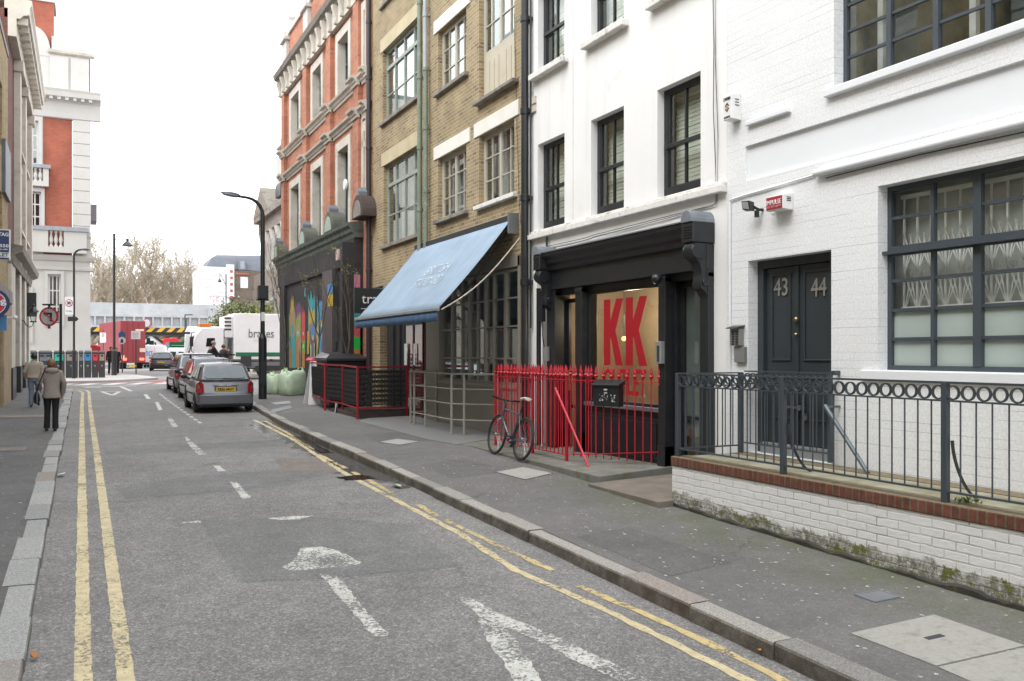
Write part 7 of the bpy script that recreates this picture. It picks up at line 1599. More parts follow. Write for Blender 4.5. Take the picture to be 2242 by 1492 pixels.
# ================================================================ railway bridge
YB = 100.0
def bxx(px): return hy(px, 0, YB).x
def bzz(py, px=330): return hy(px, py, YB).z
br = thing('railway_bridge', 'pale grey riveted railway bridge with a black and yellow warning stripe', 'bridge', (0, YB, 0))
BG = M('bridge_grey_paint', (.36, .375, .385), .6, var=.14, sc_=.5, world=True, dirt=(.46, .47, .48), dsc=.4, dth=.5, streak=.3)
xa, xb = -30, bxx(500)
mb = MB(); mb.box(xa, xb, YB, YB+8, bzz(692), bzz(665)); mb.build('parapet', BG, br)
mb = MB(); mb.box(xa, xb, YB-.35, YB+8, bzz(695), bzz(690)); mb.box(xa, xb, YB-.35, YB+8, bzz(718), bzz(714)); mb.build('flange', BG, br); mb = MB(); mb.box(xa, xb, YB-.05, YB+8, bzz(714), bzz(695)); mb.build('girder_web', BG, br)
f = None
for i in range(13):
    x = bxx(208)+(bxx(455)-bxx(208))*i/12
    if f is None: mb = MB(); mb.box(x-.09, x+.09, YB-.33, YB-.05, bzz(714), bzz(695)); f = mb.build('stiffener', BG, br); x0 = x
    else: copies(f, [(x-x0, 0, 0)])
def stripes():
    m, nt, b = newmat('warning_stripes'); p = coords(nt); s = N(nt, 'ShaderNodeSeparateXYZ'); nt.links.new(p, s.inputs[0])
    a = N(nt, 'ShaderNodeMath', operation='SUBTRACT'); nt.links.new(s.outputs[0], a.inputs[0]); nt.links.new(s.outputs[2], a.inputs[1])
    d = N(nt, 'ShaderNodeMath', operation='MULTIPLY'); nt.links.new(a.outputs[0], d.inputs[0]); d.inputs[1].default_value = 1.0
    fr = N(nt, 'ShaderNodeMath', operation='FRACT'); nt.links.new(d.outputs[0], fr.inputs[0]); nt.links.new(ramp(nt, fr.outputs[0], [(.48, (.55, .33, .03)), (.52, (.02, .02, .02))]), b.inputs['Base Color']); return m
mb = MB(); mb.box(xa, bxx(458), YB-.45, YB-.02, bzz(727.5), bzz(718.3)); mb.build('warning_beam', stripes(), br)
mb = MB(); mb.box(xa, xb, YB-.1, YB+8, bzz(734), bzz(728)); mb.build('soffit', BLACKF, br)
mb = MB(); mb.box(bxx(456), bxx(468), YB-.6, YB+1, gz(YB)-1, bzz(672)); mb.box(bxx(468), xb, YB-.2, YB+8, -1, bzz(692)); mb.build('pier', BG, br)
mb = MB(); c = hy(321, 708, YB-.5); mb.prism([c+U*(.45*math.cos(2*PI*j/20))+Vector((0, 0, .45*math.sin(2*PI*j/20))) for j in range(20)], (0, -.03, 0)); mb.build('height_sign', M('sign_red', (.5, .03, .05)), br); mb = MB(); c = hy(321, 708, YB-.56); mb.prism([c+U*(.38*math.cos(2*PI*j/20))+Vector((0, 0, .38*math.sin(2*PI*j/20))) for j in range(20)], (0, -.02, 0)); mb.build('height_sign_face', BG, br)
# distant buildings under and beside the bridge
YD = 170
t = thing('distant_terrace', 'dim distant terrace seen under the railway bridge', 'building', (8, YD, 0)); mb = MB(); mb.box(-30, 60, YD, YD+8, -2, 9); mb.build('wall', M('distant_brown_brick', (.13, .11, .095), .9, var=.5, sc_=.3, world=True), t)
f = None
for i in range(14):
    x = -4+i*2.6
    if f is None: mb = MB(); mb.box(x, x+1.3, YD-.1, YD, 2.9, 4.6); f = mb.build('window', SW, t); x0 = x
    else: copies(f, [(x-x0, 0, 0)])
# timbered kiosk
c = hy(330, 0, 125); t = thing('gabled_kiosk', 'small black and white timbered gable seen under the bridge', 'kiosk', c); mb = MB(); w_ = 1.9; mb.prism([(c.x-w_, 125, .4), (c.x+w_, 125, .4), (c.x+w_, 125, 2.6), (c.x, 125, 4.2), (c.x-w_, 125, 2.6)], (0, 3, 0)); mb.build('wall', SW, t)
mb = MB()
for s_ in (-1, 1): mb.bar((c.x, 124.95, 4.3), (c.x+s_*w_*1.2, 124.95, 2.5), .3, .3); mb.bar((c.x+s_*.3, 124.9, .5), (c.x+s_*1.5, 124.9, 2.8), .2, .1); mb.bar((c.x+s_*1.2, 124.88, .5), (c.x+s_*.5, 124.88, 3.2), .2, .1)
mb.build('timbering', BLK, t)
# traffic lights showing green
for px, py in ((325, 757), (333, 763)):
    c = hy(px, py, 112); t = thing('traffic_light', ('upper' if px == 325 else 'lower')+' green traffic light under the bridge', 'traffic light', (c.x, 112, .4)); mb = MB(); mb.tube([(c.x, 112.1, .4), (c.x, 112.1, c.z)], .06, 6); mb.box(c.x-.2, c.x+.2, 111.95, 112.15, c.z-.3, c.z+.9); mb.build('housing', BLACKF, t); mb = MB(); mb.lathe([(.16, 0), (.16, .03)], (c.x, 111.9, c.z-.05), 12, 'Y'); mb.build('green_lamp', emis('green_light', (.1, .9, .55), 2.2), t)
mb = MB(); c = hy(397, 764, 110); mb.box(c.x-1.3, c.x+1.3, 110, 110.2, c.z-.75, c.z+.8); 
t = thing('direction_board', 'green road direction board under the bridge', 'sign', (c.x, 110, .4)); mb.build('board', M('board_green', (.02, .22, .09), .5), t); mb = MB(); [mb.box(c.x-1.1, c.x+1.0, 109.96, 109.99, c.z-.5+.42*i, c.z-.42+.42*i) for i in range(3)]; mb.build('lines', SW, t); mb = MB(); mb.tube([(c.x, 110.1, .3), (c.x, 110.1, c.z-.7)], .06, 6); mb.build('leg', DKG, t)
# ---- mansard building
YM = 120.0
def mx(px): return hy(px, 0, YM).x
def mzz(py, px=500): return hy(px, py, YM).z
t = thing('mansard_building', 'brown brick building with a white gable end and a slate mansard roof beyond the bridge', 'building', (mx(500), YM, 0))
mb = MB(); mb.box(mx(441), mx(502), YM, YM+10, 0, mzz(586)); mb.build('white_gable', M('white_gable_paint', (.72, .72, .74), .8, var=.06, sc_=.6, world=True), t)
mb = MB(); [mb.box(mx(440.5), mx(502.5), YM-.06, YM, mzz(586+9*i)-.04, mzz(586+9*i)+.04) for i in range(1, 8)]; mb.build('gable_bands', M('gable_band', (.60, .60, .63), .8), t)
mb = MB(); mb.box(mx(496), mx(512), YM-.3, YM+1, mzz(650), mzz(580)); mb.build('white_chimney', M('white_gable_paint', (.72, .72, .74)), t)
mb = MB(); mb.box(mx(503), mx(509), YM-.36, YM-.3, mzz(598), mzz(592)); o = mb.build('brick_quoin', RBRC, t); copies(o, [(0, 0, -(mzz(592)-mzz(606))*i) for i in range(1, 5)])
mb = MB(); wall(Fr((0, YM-.1, 0), (1, 0, 0), (0, -1, 0)), mb, mx(502.2), mx(640), 0, mzz(592), [(mx(526), mx(543), mzz(630), mzz(605), .3)]); mb.build('brick_wall', brick('brown_brick', (.17, .125, .09), (.13, .095, .07), (.16, .14, .12)), t, recalc=False)
mb = MB(); mb.box(mx(526), mx(543), YM, YM+.1, mzz(630), mzz(605)); mb.build('window', SW, t); mb = MB(); mb.box(mx(514), mx(545), YM-.2, YM-.1, mzz(601), mzz(597)); mb.build('red_lintel', RBRC, t)
mb = MB(); z0, z1 = mzz(586), mzz(556); mb.loft([[(mx(452), YM+.2, z0), (mx(640), YM+.2, z0-.5), (mx(640), YM+9, z0), (mx(452), YM+9, z0)], [(mx(466), YM+1.2, mzz(564)), (mx(640), YM+1.2, mzz(564)), (mx(640), YM+8, mzz(564)), (mx(466), YM+8, mzz(564))], [(mx(479), YM+2, z1), (mx(640), YM+2, z1+.3), (mx(640), YM+7, z1+.3), (mx(479), YM+7, z1)]]); mb.build('mansard_roof', SLATE, t)
mb = MB(); mb.box(mx(523), mx(538), YM-.0, YM+2, mzz(590), mzz(567)); mb.build('dormer', M('dormer_grey', (.16, .18, .21), .5), t); mb = MB(); mb.box(mx(526), mx(535), YM-.06, YM, mzz(588), mzz(571)); mb.build('dormer_window', M('dormer_glass', (.25, .28, .32), .2), t)
mb = MB(); 
PNK = M('faded_pink_spray', (.62, .40, .44), .8)
text('yra', 2, PNK, t, (mx(469), YM-.03, mzz(652)), (1, 0, 0), (0, 0, 1), 'graffiti', fit=(1.3, .7), ext=.01); text('yks', 2, PNK, t, (mx(476), YM-.03, mzz(659)), (1, 0, 0), (0, 0, 1), 'graffiti', fit=(1.4, .8), ext=.01)
t2, b, k, h = pole('lamp_mast', 495, 800, 600, .06, 'slim black double lamp mast before the white gable end', 'lamp post'); mb = MB(); mb.tube([(0, 0, h-1.2), U*(-14*k)+Vector((0, 0, h+.1)), U*(-14*k)+Vector((0, 0, h-.6))], .03, 6); mb.lathe([(.04, .3), (.2, .0), (.1, -.1)], U*(-14*k)+Vector((0, 0, h-.8)), 8); mb.build('lantern', BLACKF, t2, local=True)
# ---- sooty classical building with columns
XCB = 10.8
FK = Fr((XCB, 0, 0), (0, 1, 0), (-1, 0, 0))
def ky(px): return hx(px, 0, XCB).y
def kz(px, py): return hx(px, py, XCB).z
t = thing('classical_building', 'sooty classical stone building with columns and a pediment behind the red brick corner', 'building', (XCB, 58, 0))
k0, k1 = 49, ky(566); ent = kz(566, 492); eb = kz(572, 515)
mb = MB(); FK.quad(mb, k0, k1, -1.2, -1, ent+4.5); mb.add([(XCB+1.2, k1, -1), (XCB+12, k1, -1), (XCB+12, k1, ent+4.5), (XCB+1.2, k1, ent+4.5)], [(0, 1, 2, 3)]); mb.build('wall', STONE, t, recalc=False)
mb = MB(); FK.box(mb, k0, k1, -1.2, 0, eb, ent); FK.box(mb, k0, k1+.3, -1.2, .3, ent, ent+.35); mb.build('entablature', STONED, t)
zb_k = kz(600, 626)
mb = MB(); FK.box(mb, k0, k1, -1.2, .4, -1, zb_k); mb.build('podium', STONED, t)
mb = MB(); FK.box(mb, k0, k1, .1, .3, zb_k, zb_k+1.0); mb.build('balustrade', STONED, t)
f = None
for u in [k1-.6-1.75*i for i in range(8)]:
    if u < k0: break
    if f is None: mb = MB(); mb.lathe([(.42, zb_k), (.36, zb_k+.3), (.34, zb_k+.4), (.30, eb-.9), (.34, eb-.85), (.34, eb-.7), (.48, eb-.1), (.5, eb)], FK.p(u, -.4, 0), 14); f = mb.build('column', STONEW, t, smooth=True); u_0 = u
    else: copies(f, [(0, u-u_0, 0)])
f = None
for u in [k1-1.48-1.75*i for i in range(7)]:
    if f is None: mb = MB(); ring = [(u-.42, zb_k+.5)]+[(u+.42*-math.cos(PI*j/10), eb-1.9+.5*math.sin(PI*j/10)) for j in range(11)]+[(u+.42, zb_k+.5)]; FK.poly(mb, ring, -1.2, -1.15); f = mb.build('arched_window', M('classical_glass', (.05, .055, .06), .15), t); u_0 = u
    else: copies(f, [(0, u-u_0, 0)])
mb = MB(); a = k1-6; FK.poly(mb, [(k1+.3, ent+.36), (k1-5.0, ent+.36), (k1-2.4, ent+2.1)], -1, .32); mb.build('pediment', STONED, t)
mb = MB(); FK.box(mb, k0, k1-3.6, -3, -.8, ent+.35, ent+4.4); FK.box(mb, k0, k1-3.4, -3, -.5, ent+4.4, ent+4.8); mb.build('attic_storey', STONEW, t)
for i in range(3): mb = MB(); u = k1-5.1-2.2*i; FK.box(mb, u-.45, u+.45, -.8, -.78, ent+1.6, ent+3.3); mb.build('attic_window', M('classical_glass', (.05, .055, .06)), t); mb = MB(); FK.box(mb, u-.8, u+.8, -.8, -.3, ent+1.1, ent+1.9); mb.build('balcony', BLACKF, t)
# ================================================================ trees
def grow(seed, h, spread, levels, r0, bark, name, label, loc, nbr=(3, 5), twig=.018, up=.35, crook=.22, lf=None, first=.28, group=None, cat='tree', crown_col=None):
    random.seed(seed); t = thing(name, label, cat, loc, random.uniform(0, 6) if False else 0, group); tr = MB(); cr = MB(); tips = []
    def seg(p, d, L, r, lev, mb):
        n = 4 if lev < 2 else 3; pts = [Vector(p)]; q = Vector(p); dd = Vector(d)
        for i in range(n):
            dd = (dd+Vector((random.uniform(-1, 1), random.uniform(-1, 1), random.uniform(-.5, 1)*.8))*crook).normalized(); q = q+dd*L/n; pts.append(q.copy())
        re = max(twig*.6, r*.62); mb.tube(pts, r, 6 if lev < 2 else 3, r1=re, cap=False)
        if lev >= levels: tips.append((q.copy(), dd.copy())); return
        nb = random.randint(*nbr)
        for j in range(nb):
            f = random.uniform(.45, 1) if lev > 0 else random.uniform(.55, 1); k_ = min(n-1, int(f*n)); s_ = pts[k_].lerp(pts[k_+1], f*n-k_) if k_ < n else q
            side = Vector((random.uniform(-1, 1), random.uniform(-1, 1), random.uniform(-.15, .5))).normalized(); nd = (dd*.55+side*spread+Vector((0, 0, up))).normalized()
            seg(s_, nd, L*random.uniform(.58, .82), max(twig, r*random.uniform(.42, .62)), lev+1, cr)
        seg(q, (dd+Vector((0, 0, .15))).normalized(), L*.75, re, lev+1, cr)
    seg((0, 0, 0), (0, 0, 1), h*first, r0, 0, tr)
    tr.build('trunk', bark, t, local=True, smooth='all', recalc=False); cr.build('crown', crown_col or bark, t, local=True, recalc=False)
    if lf:
        mb = MB(); cnt, size, mats = lf
        for i in range(cnt):
            p, d = random.choice(tips); c = p+Vector([random.gauss(0, 1) for _ in range(3)])*size*2.6; a = Vector([random.gauss(0, 1) for _ in range(3)]).normalized(); b_ = a.cross(Vector([random.gauss(0, 1) for _ in range(3)])).normalized(); s_ = size*random.uniform(.5, 1.3)
            mb.m = random.randrange(len(mats)); mb.add([c-a*s_, c+b_*s_*.5, c+a*s_, c-b_*s_*.5], [(0, 1, 2, 3)])
        mb.build('leaves', mats, t, local=True, recalc=False)
    return t
BARKP = M('plane_tree_bark', (.22, .19, .145), .9, var=.3, sc_=.5, bmp=0); TWG = M('plane_twigs', (.34, .285, .21), .9, var=.3, sc_=.4, bmp=0)
T1 = grow(21, 15, 1.0, 7, .34, BARKP, 'plane_tree', 'tall bare plane tree behind the bridge, leftmost of the row', (0, 0, 0), nbr=(2, 2), twig=.015, up=.07, crook=.42, first=.24, group='bare plane trees behind the bridge', crown_col=TWG)
T2 = grow(33, 14.5, 1.0, 7, .32, BARKP, 'plane_tree', 'bare plane tree behind the bridge, second from the left', (0, 0, 0), nbr=(2, 2), twig=.015, up=.05, crook=.42, first=.24, group='bare plane trees behind the bridge', crown_col=TWG)
def place(o, px, y, z, s, rz):
    s *= 1.8; c = hy(px, 0, y); o.location = (c.x, y, z); o.scale = (s, s, s); o.rotation_euler = (0, 0, rz)
place(T1, 215, 138, -.5, 1.0, 0); place(T2, 262, 150, -.5, 1.0, 1.2)
for k, (px, y, s, rz, src, lab) in enumerate(((302, 136, 1.04, 2.4, T1, 'bare plane tree behind the bridge, third from the left with the highest crown'), (345, 152, 1.08, 3.9, T2, 'bare plane tree behind the bridge, fourth from the left'), (388, 138, .92, .8, T1, 'bare plane tree behind the bridge, above the black lamp post'), (428, 150, .86, 5.2, T2, 'bare plane tree behind the bridge, nearest the white gable end'),
                                            (240, 165, 1.0, 4.4, T2, 'bare plane tree farther back behind the two leftmost ones'), (322, 168, 1.15, .3, T1, 'bare plane tree farther back, rising thinly above the rest'), (410, 166, .95, 2.9, T1, 'bare plane tree farther back between the two rightmost ones'))):
    c = copy_tree(src); c['label'] = lab; place(c, px, y, -.5, s, rz)
LFM = [M('spring_leaf_a', (.16, .20, .06), .6, bmp=0), M('spring_leaf_b', (.24, .27, .09), .6, bmp=0), M('spring_leaf_c', (.09, .12, .04), .6, bmp=0), M('blossom_pale', (.42, .44, .30), .7, bmp=0)]
BARK = M('dark_bark', (.07, .055, .045), .9, bmp=0)
def leafy(seed, px, y, h, lab, n, mats=LFM, name='leafy_tree', zb=None, spr=.9):
    c = hy(px, 0, y); return grow(seed, h, spr, 4, .1, BARK, name, lab, (c.x, y, gz(y)), nbr=(3, 4), twig=.012, up=.25, lf=(n, .11, mats), first=.3)
leafy(4, 545, 62, 5.6, 'leafy green tree behind the white lorry, left of the near lamp post', 9000); leafy(9, 500, 70, 6.0, 'leafy tree with pale leaves behind the cab of the white lorry', 8000); leafy(14, 600, 54.5, 5.0, 'bright yellow green tree between the lamp post and the black shop corner', 6000, [LFM[0], LFM[1], LFM[1], M('leaf_bright', (.30, .36, .08), .6, bmp=0)])
# slender street saplings before the mural
SAPB = M('sapling_bark', (.12, .10, .075), .9, var=.3, bmp=0); BUD = [M('bud_green', (.22, .28, .08), .6, bmp=0), M('bud_brown', (.16, .11, .06), .7, bmp=0)]
def sap(seed, px, X, h, lab, n, bend=0, lv=3):
    y = hx(px, 0, X).y; return grow(seed, h, .45, lv, .035, SAPB, 'street_sapling', lab, (X, y, pz(X, y)), nbr=(2, 3), twig=.006, up=.42, crook=.16, lf=(n, .025, BUD), first=.52, group='thin saplings before the black shop')
sap(5, 620, 6.9, 4.4, 'thin sapling with opening buds at the black shop corner', 900, lv=3); sap(6, 693, 6.7, 3.9, 'thin bare sapling before the middle of the mural', 250, lv=2); sap(8, 762, 6.9, 3.9, 'thin crooked sapling before the dark shop door', 250, lv=2)
# ================================================================ vehicles
def carpaint(name, col, rough=.28, metal=.55): return M(name, col, rough, metal, var=.04, bmp=0, coat=.6)
TYRE = M('tyre', (.02, .02, .02), .85); ALLOY = M('wheel_silver', (.35, .36, .37), .4, .7); CGL = M('car_glass', (.11, .12, .125), .05, .85, var=.1, bmp=0); REDG = M('tail_red', (.35, .01, .015), .2, bmp=0, coat=.5); ORG = M('indicator_orange', (.6, .15, .02), .25, bmp=0)
PLY = M('plate_yellow', (.62, .42, .02), .5, bmp=0); TRIM = M('black_trim', (.025, .026, .028), .6)
def wheel(par, x, y, r, w_=.17):
    s_ = 1 if x > 0 else -1; mb = MB(); mb.lathe([(r*.62, -w_/2), (r*.93, -w_/2), (r, -w_*.3), (r, w_*.3), (r*.93, w_/2), (r*.62, w_/2)], (x, y, r), 24, 'X'); o = mb.build('wheel', TYRE, par, local=True, smooth=True)
    mb = MB(); mb.lathe([(r*.66, s_*w_*.42-.01), (r*.66, s_*w_*.42+.01)], (x, y, r), 20, 'X'); mb.lathe([(r*.18, s_*w_*.42-.0), (r*.15, s_*w_*.42+.02*s_)], (x, y, r), 12, 'X')
    mb.build('rim', ALLOY, o, local=True, smooth=True)
def hatch(name, label, loc, rz, L, W, Hh, mat, plate='', group='cars parked at the right kerb', belt=.93, rl=.30, fl=1.25, tail='corner', rake=.28, wr=.29):
    t = thing(name, label, 'car', loc, rz, group); w_ = W/2; y0, y1 = -L/2, L/2; mb = MB()
    st = [(y0, .80, .34, .60), (y0+.04, .93, .25, .66), (y0+.10, .97, .21, belt-.06), (y0+.22, .985, .20, belt), (y0+.8, 1, .19, belt+.01), (0, 1, .18, belt), (y1-1.2, .995, .18, belt-.02), (y1-.95, .99, .19, belt-.07), (y1-.45, .95, .20, belt-.17), (y1-.15, .88, .22, belt-.27), (y1, .72, .30, .52)]
    rings = []
    for (y, f, zb, zt) in st:
        h = w_*f; r = [(-h*.90, zb), (-h*.99, zb+.08), (-h, .50), (-h*.99, zt-.14), (-h*.95, zt-.03), (-h*.86, zt), (h*.86, zt), (h*.95, zt-.03), (h*.99, zt-.14), (h, .50), (h*.99, zb+.08), (h*.90, zb)]
        rings.append([(x, y, max(z, zb)) for x, z in r])
    mb.loft(rings); mb.build('body', mat, t, local=True, smooth=True, bev=.012)
    a, b_ = y0+.12, y1-fl+.25; c_, d_ = y0+.12+rake+.05, y1-fl-.48; hw, hr = w_*.91, w_*.72
    B = [(-hw, a, belt-.02), (hw, a, belt-.02), (hw, b_, belt-.03), (-hw, b_, belt-.03), (-hr, c_, Hh-.03), (hr, c_, Hh-.03), (hr, d_, Hh-.05), (-hr, d_, Hh-.05)]
    B = [Vector(v) for v in B]; mb = MB(); mid_ = (c_+d_)/2
    mb.loft([[B[0], B[1], B[5], Vector((0, c_-.015, Hh)), B[4]], [Vector((-hw*1.01, (a+b_)/2, belt)), Vector((hw*1.01, (a+b_)/2, belt)), Vector((hr*1.02, mid_, Hh-.0)), Vector((0, mid_, Hh+.03)), Vector((-hr*1.02, mid_, Hh))], [B[3], B[2], B[6], Vector((0, d_+.02, Hh-.02)), B[7]]])
    mb.build('cabin', mat, t, local=True, smooth=True, bev=.07)
    def pane(q, u0, u1, v0, v1, nm, off, rnd=6, shear=0):
        q = [Vector(v) for v in q]; P_ = []
        cu, cv = (u0+u1)/2, (v0+v1)/2; ru, rv = (u1-u0)/2, (v1-v0)/2
        for j in range(24):
            an = 2*PI*j/24; cc = math.copysign(abs(math.cos(an))**.35, math.cos(an)); ss = math.copysign(abs(math.sin(an))**.35, math.sin(an)); u, v = cu+ru*cc+shear*(v0-(cv+rv*ss)), cv+rv*ss
            P_.append(q[0].lerp(q[1], u).lerp(q[3].lerp(q[2], u), v)+Vector(off))
        mb = MB(); mb.prism(P_, Vector(off)*-.6); return mb.build(nm, CGL, t, local=True)
    pane([B[0], B[1], B[5], B[4]], .08, .92, .14, .86, 'rear_window', (0, -.018, .008))
    pane([B[2], B[3], B[7], B[6]], .05, .95, .08, .92, 'windscreen', (0, .02, .008))
    for s_ in (-1, 1):
        q = [B[0], B[3], B[7], B[4]] if s_ < 0 else [B[1], B[2], B[6], B[5]]
        for (u0, u1) in ((.10, .26), (.30, .60), (.63, .90)): pane(q, u0, u1, .12, .84, 'side_window', (s_*.034, 0, .01))
        mb = MB(); mb.sphere((s_*(w_+.09), b_-.25, belt+.07), .09, 10, sz=.8, sy=.7, sx=1.1); mb.tube([(s_*w_*.9, b_-.22, belt+.0), (s_*(w_+.05), b_-.25, belt+.05)], .03, 6); mb.build('mirror', TRIM if s_ < 0 else mat, t, local=True, smooth=True)
        mb = MB(); 
        if tail == 'corner': mb.prism([(s_*w_*.985, y0+.20, belt-.10), (s_*w_*1.0, y0+.22, .60), (s_*w_*.94, y0+.02, .585), (s_*w_*.75, y0-.005, .59), (s_*w_*.76, y0+.02, belt-.10), (s_*w_*.88, y0+.07, belt-.01)], (0, -.028, .0))
        else: mb.prism([(s_*w_*.93, y0+.17, belt+.04), (s_*w_*.80, y0+.13, belt+.04), (s_*w_*.68, y0+.42, Hh-.12), (s_*w_*.78, y0+.46, Hh-.14)], (s_*.04, -.03, .01))
        mb.build('tail_light', REDG, t, local=True, bev=.01)
        for yy in (y0+.62, y1-.78):
            mb = MB(); mb.prism([(s_*(w_*.985), yy+(wr+.06)*math.cos(PI*j/12), wr-.06+(wr+.06)*math.sin(PI*j/12)) for j in range(13)], (s_*.016, 0, 0)); mb.build('wheel_arch', BLK, t, local=True); wheel(t, s_*(w_-.075), yy, wr)
        mb = MB(); mb.box(s_*w_*1.0-.008, s_*w_*1.0+.008, y0+1.0, y1-1.2, .50, .56); mb.build('rubbing_strip', TRIM, t, local=True)
    mb = MB(); mb.loft([[(-w_*.97, y0+.25, .28), (-w_*.97, y0+.25, .53), (-w_*.97, y0+.1, .56), (-w_*.97, y0+.1, .25)]]+[[(x*w_, y0-.04+q, .26), (x*w_, y0-.06+q, .52), (x*w_, y0+.06+q, .565), (x*w_, y0+.06+q, .24)] for x, q in ((-.90, .03), (-.6, 0), (0, -.015), (.6, 0), (.90, .03))]+[[(w_*.97, y0+.25, .28), (w_*.97, y0+.25, .53), (w_*.97, y0+.1, .56), (w_*.97, y0+.1, .25)]]); mb.build('bumper', mat, t, local=True, smooth=True, bev=.015)
    mb = MB(); mb.box(-w_*.9, w_*.9, y0+.1, y1-.1, .16, .30); mb.build('underbody', BLK, t, local=True)
    mb = MB(); mb.box(-.27, .27, y0-.008, y0+.03, .62, .735); p_ = mb.build('number_plate', PLY, t, local=True, bev=.004)
    if plate: text(plate, .1, BLK, p_, (0, y0-.013, .678), (1, 0, 0), (0, 0, 1), 'plate_text', fit=(.46, .075), ext=.002, bold=.003, local=True)
    mb = MB(); mb.tube([(-.12, y0+.10, belt-.02), (-.06, y0+.09, belt+.06), (.22, y0+.10, belt+.055)], .009, 6); mb.sphere((-.12, y0+.10, belt-.02), .02, 8); mb.build('rear_wiper', BLK, t, local=True)
    mb = MB(); mb.lathe([(.045, -.01), (.045, .005), (.03, .01)], (0, y0+.035, belt-.14), 16, 'Y'); mb.build('badge', ALLOY, t, local=True)
    mb = MB(); mb.tube([(.38, y0+.02, .27), (.38, y0-.03, .27)], .03, 10); mb.build('exhaust', BLK, t, local=True)
    return t
SILV = carpaint('silver_paint', (.15, .155, .17), .3, .35); DSILV = carpaint('dark_silver_paint', (.12, .125, .135), .3, .35); GREYC = carpaint('mid_grey_paint', (.30, .305, .32)); BLKC = carpaint('black_car_paint', (.03, .035, .045))
c1 = hatch('silver_hatchback', 'small silver hatchback with a yellow number plate, nearest of the parked cars', (3.72, 28.25, gz(28)), 0, 3.74, 1.61, 1.43, SILV, 'P356 MOT')
mb = MB(); mb.box(-.31, .31, -1.855, -1.845, .59, .77); mb.build('plate_recess', M('recess_grey', (.10, .10, .11), .5), c1, local=True)
mb = MB(); mb.tube([(0, -1.25, 1.44), (0, -1.35, 1.56)], .006, 5); mb.build('aerial', BLK, c1, local=True)
mb = MB(); mb.box(-.36, -.20, -1.84, -1.828, .79, .80); mb.box(.16, .36, -1.84, -1.828, .78, .795); mb.build('lettering_strip', TRIM, c1, local=True)
c2 = hatch('dark_hatchback', 'dark grey hatchback with tall tail lights, middle of the three parked cars', (4.02, 33.3, gz(33)), 0, 3.85, 1.68, 1.50, DSILV, tail='tall', plate='')
mb = MB(); mb.bar((-.88, -.75, 1.60), (.88, -.75, 1.60), .08, .05); [mb.box(s_*.62-.03, s_*.62+.03, -.78, -.72, 1.46, 1.60) for s_ in (-1, 1)]; mb.build('roof_bar', BLK, c2, local=True)
c3 = hatch('grey_estate', 'mid grey car at the front of the parked row, farthest of the three', (4.12, 38.6, gz(38)), 0, 4.3, 1.76, 1.56, GREYC)
g = hy(356, 0, 75); c4 = hatch('black_hatchback', 'black hatchback driving away towards the railway bridge', (g.x, 75, gz(74)), -.12, 4.1, 1.74, 1.46, BLKC, group=None, tail='corner')
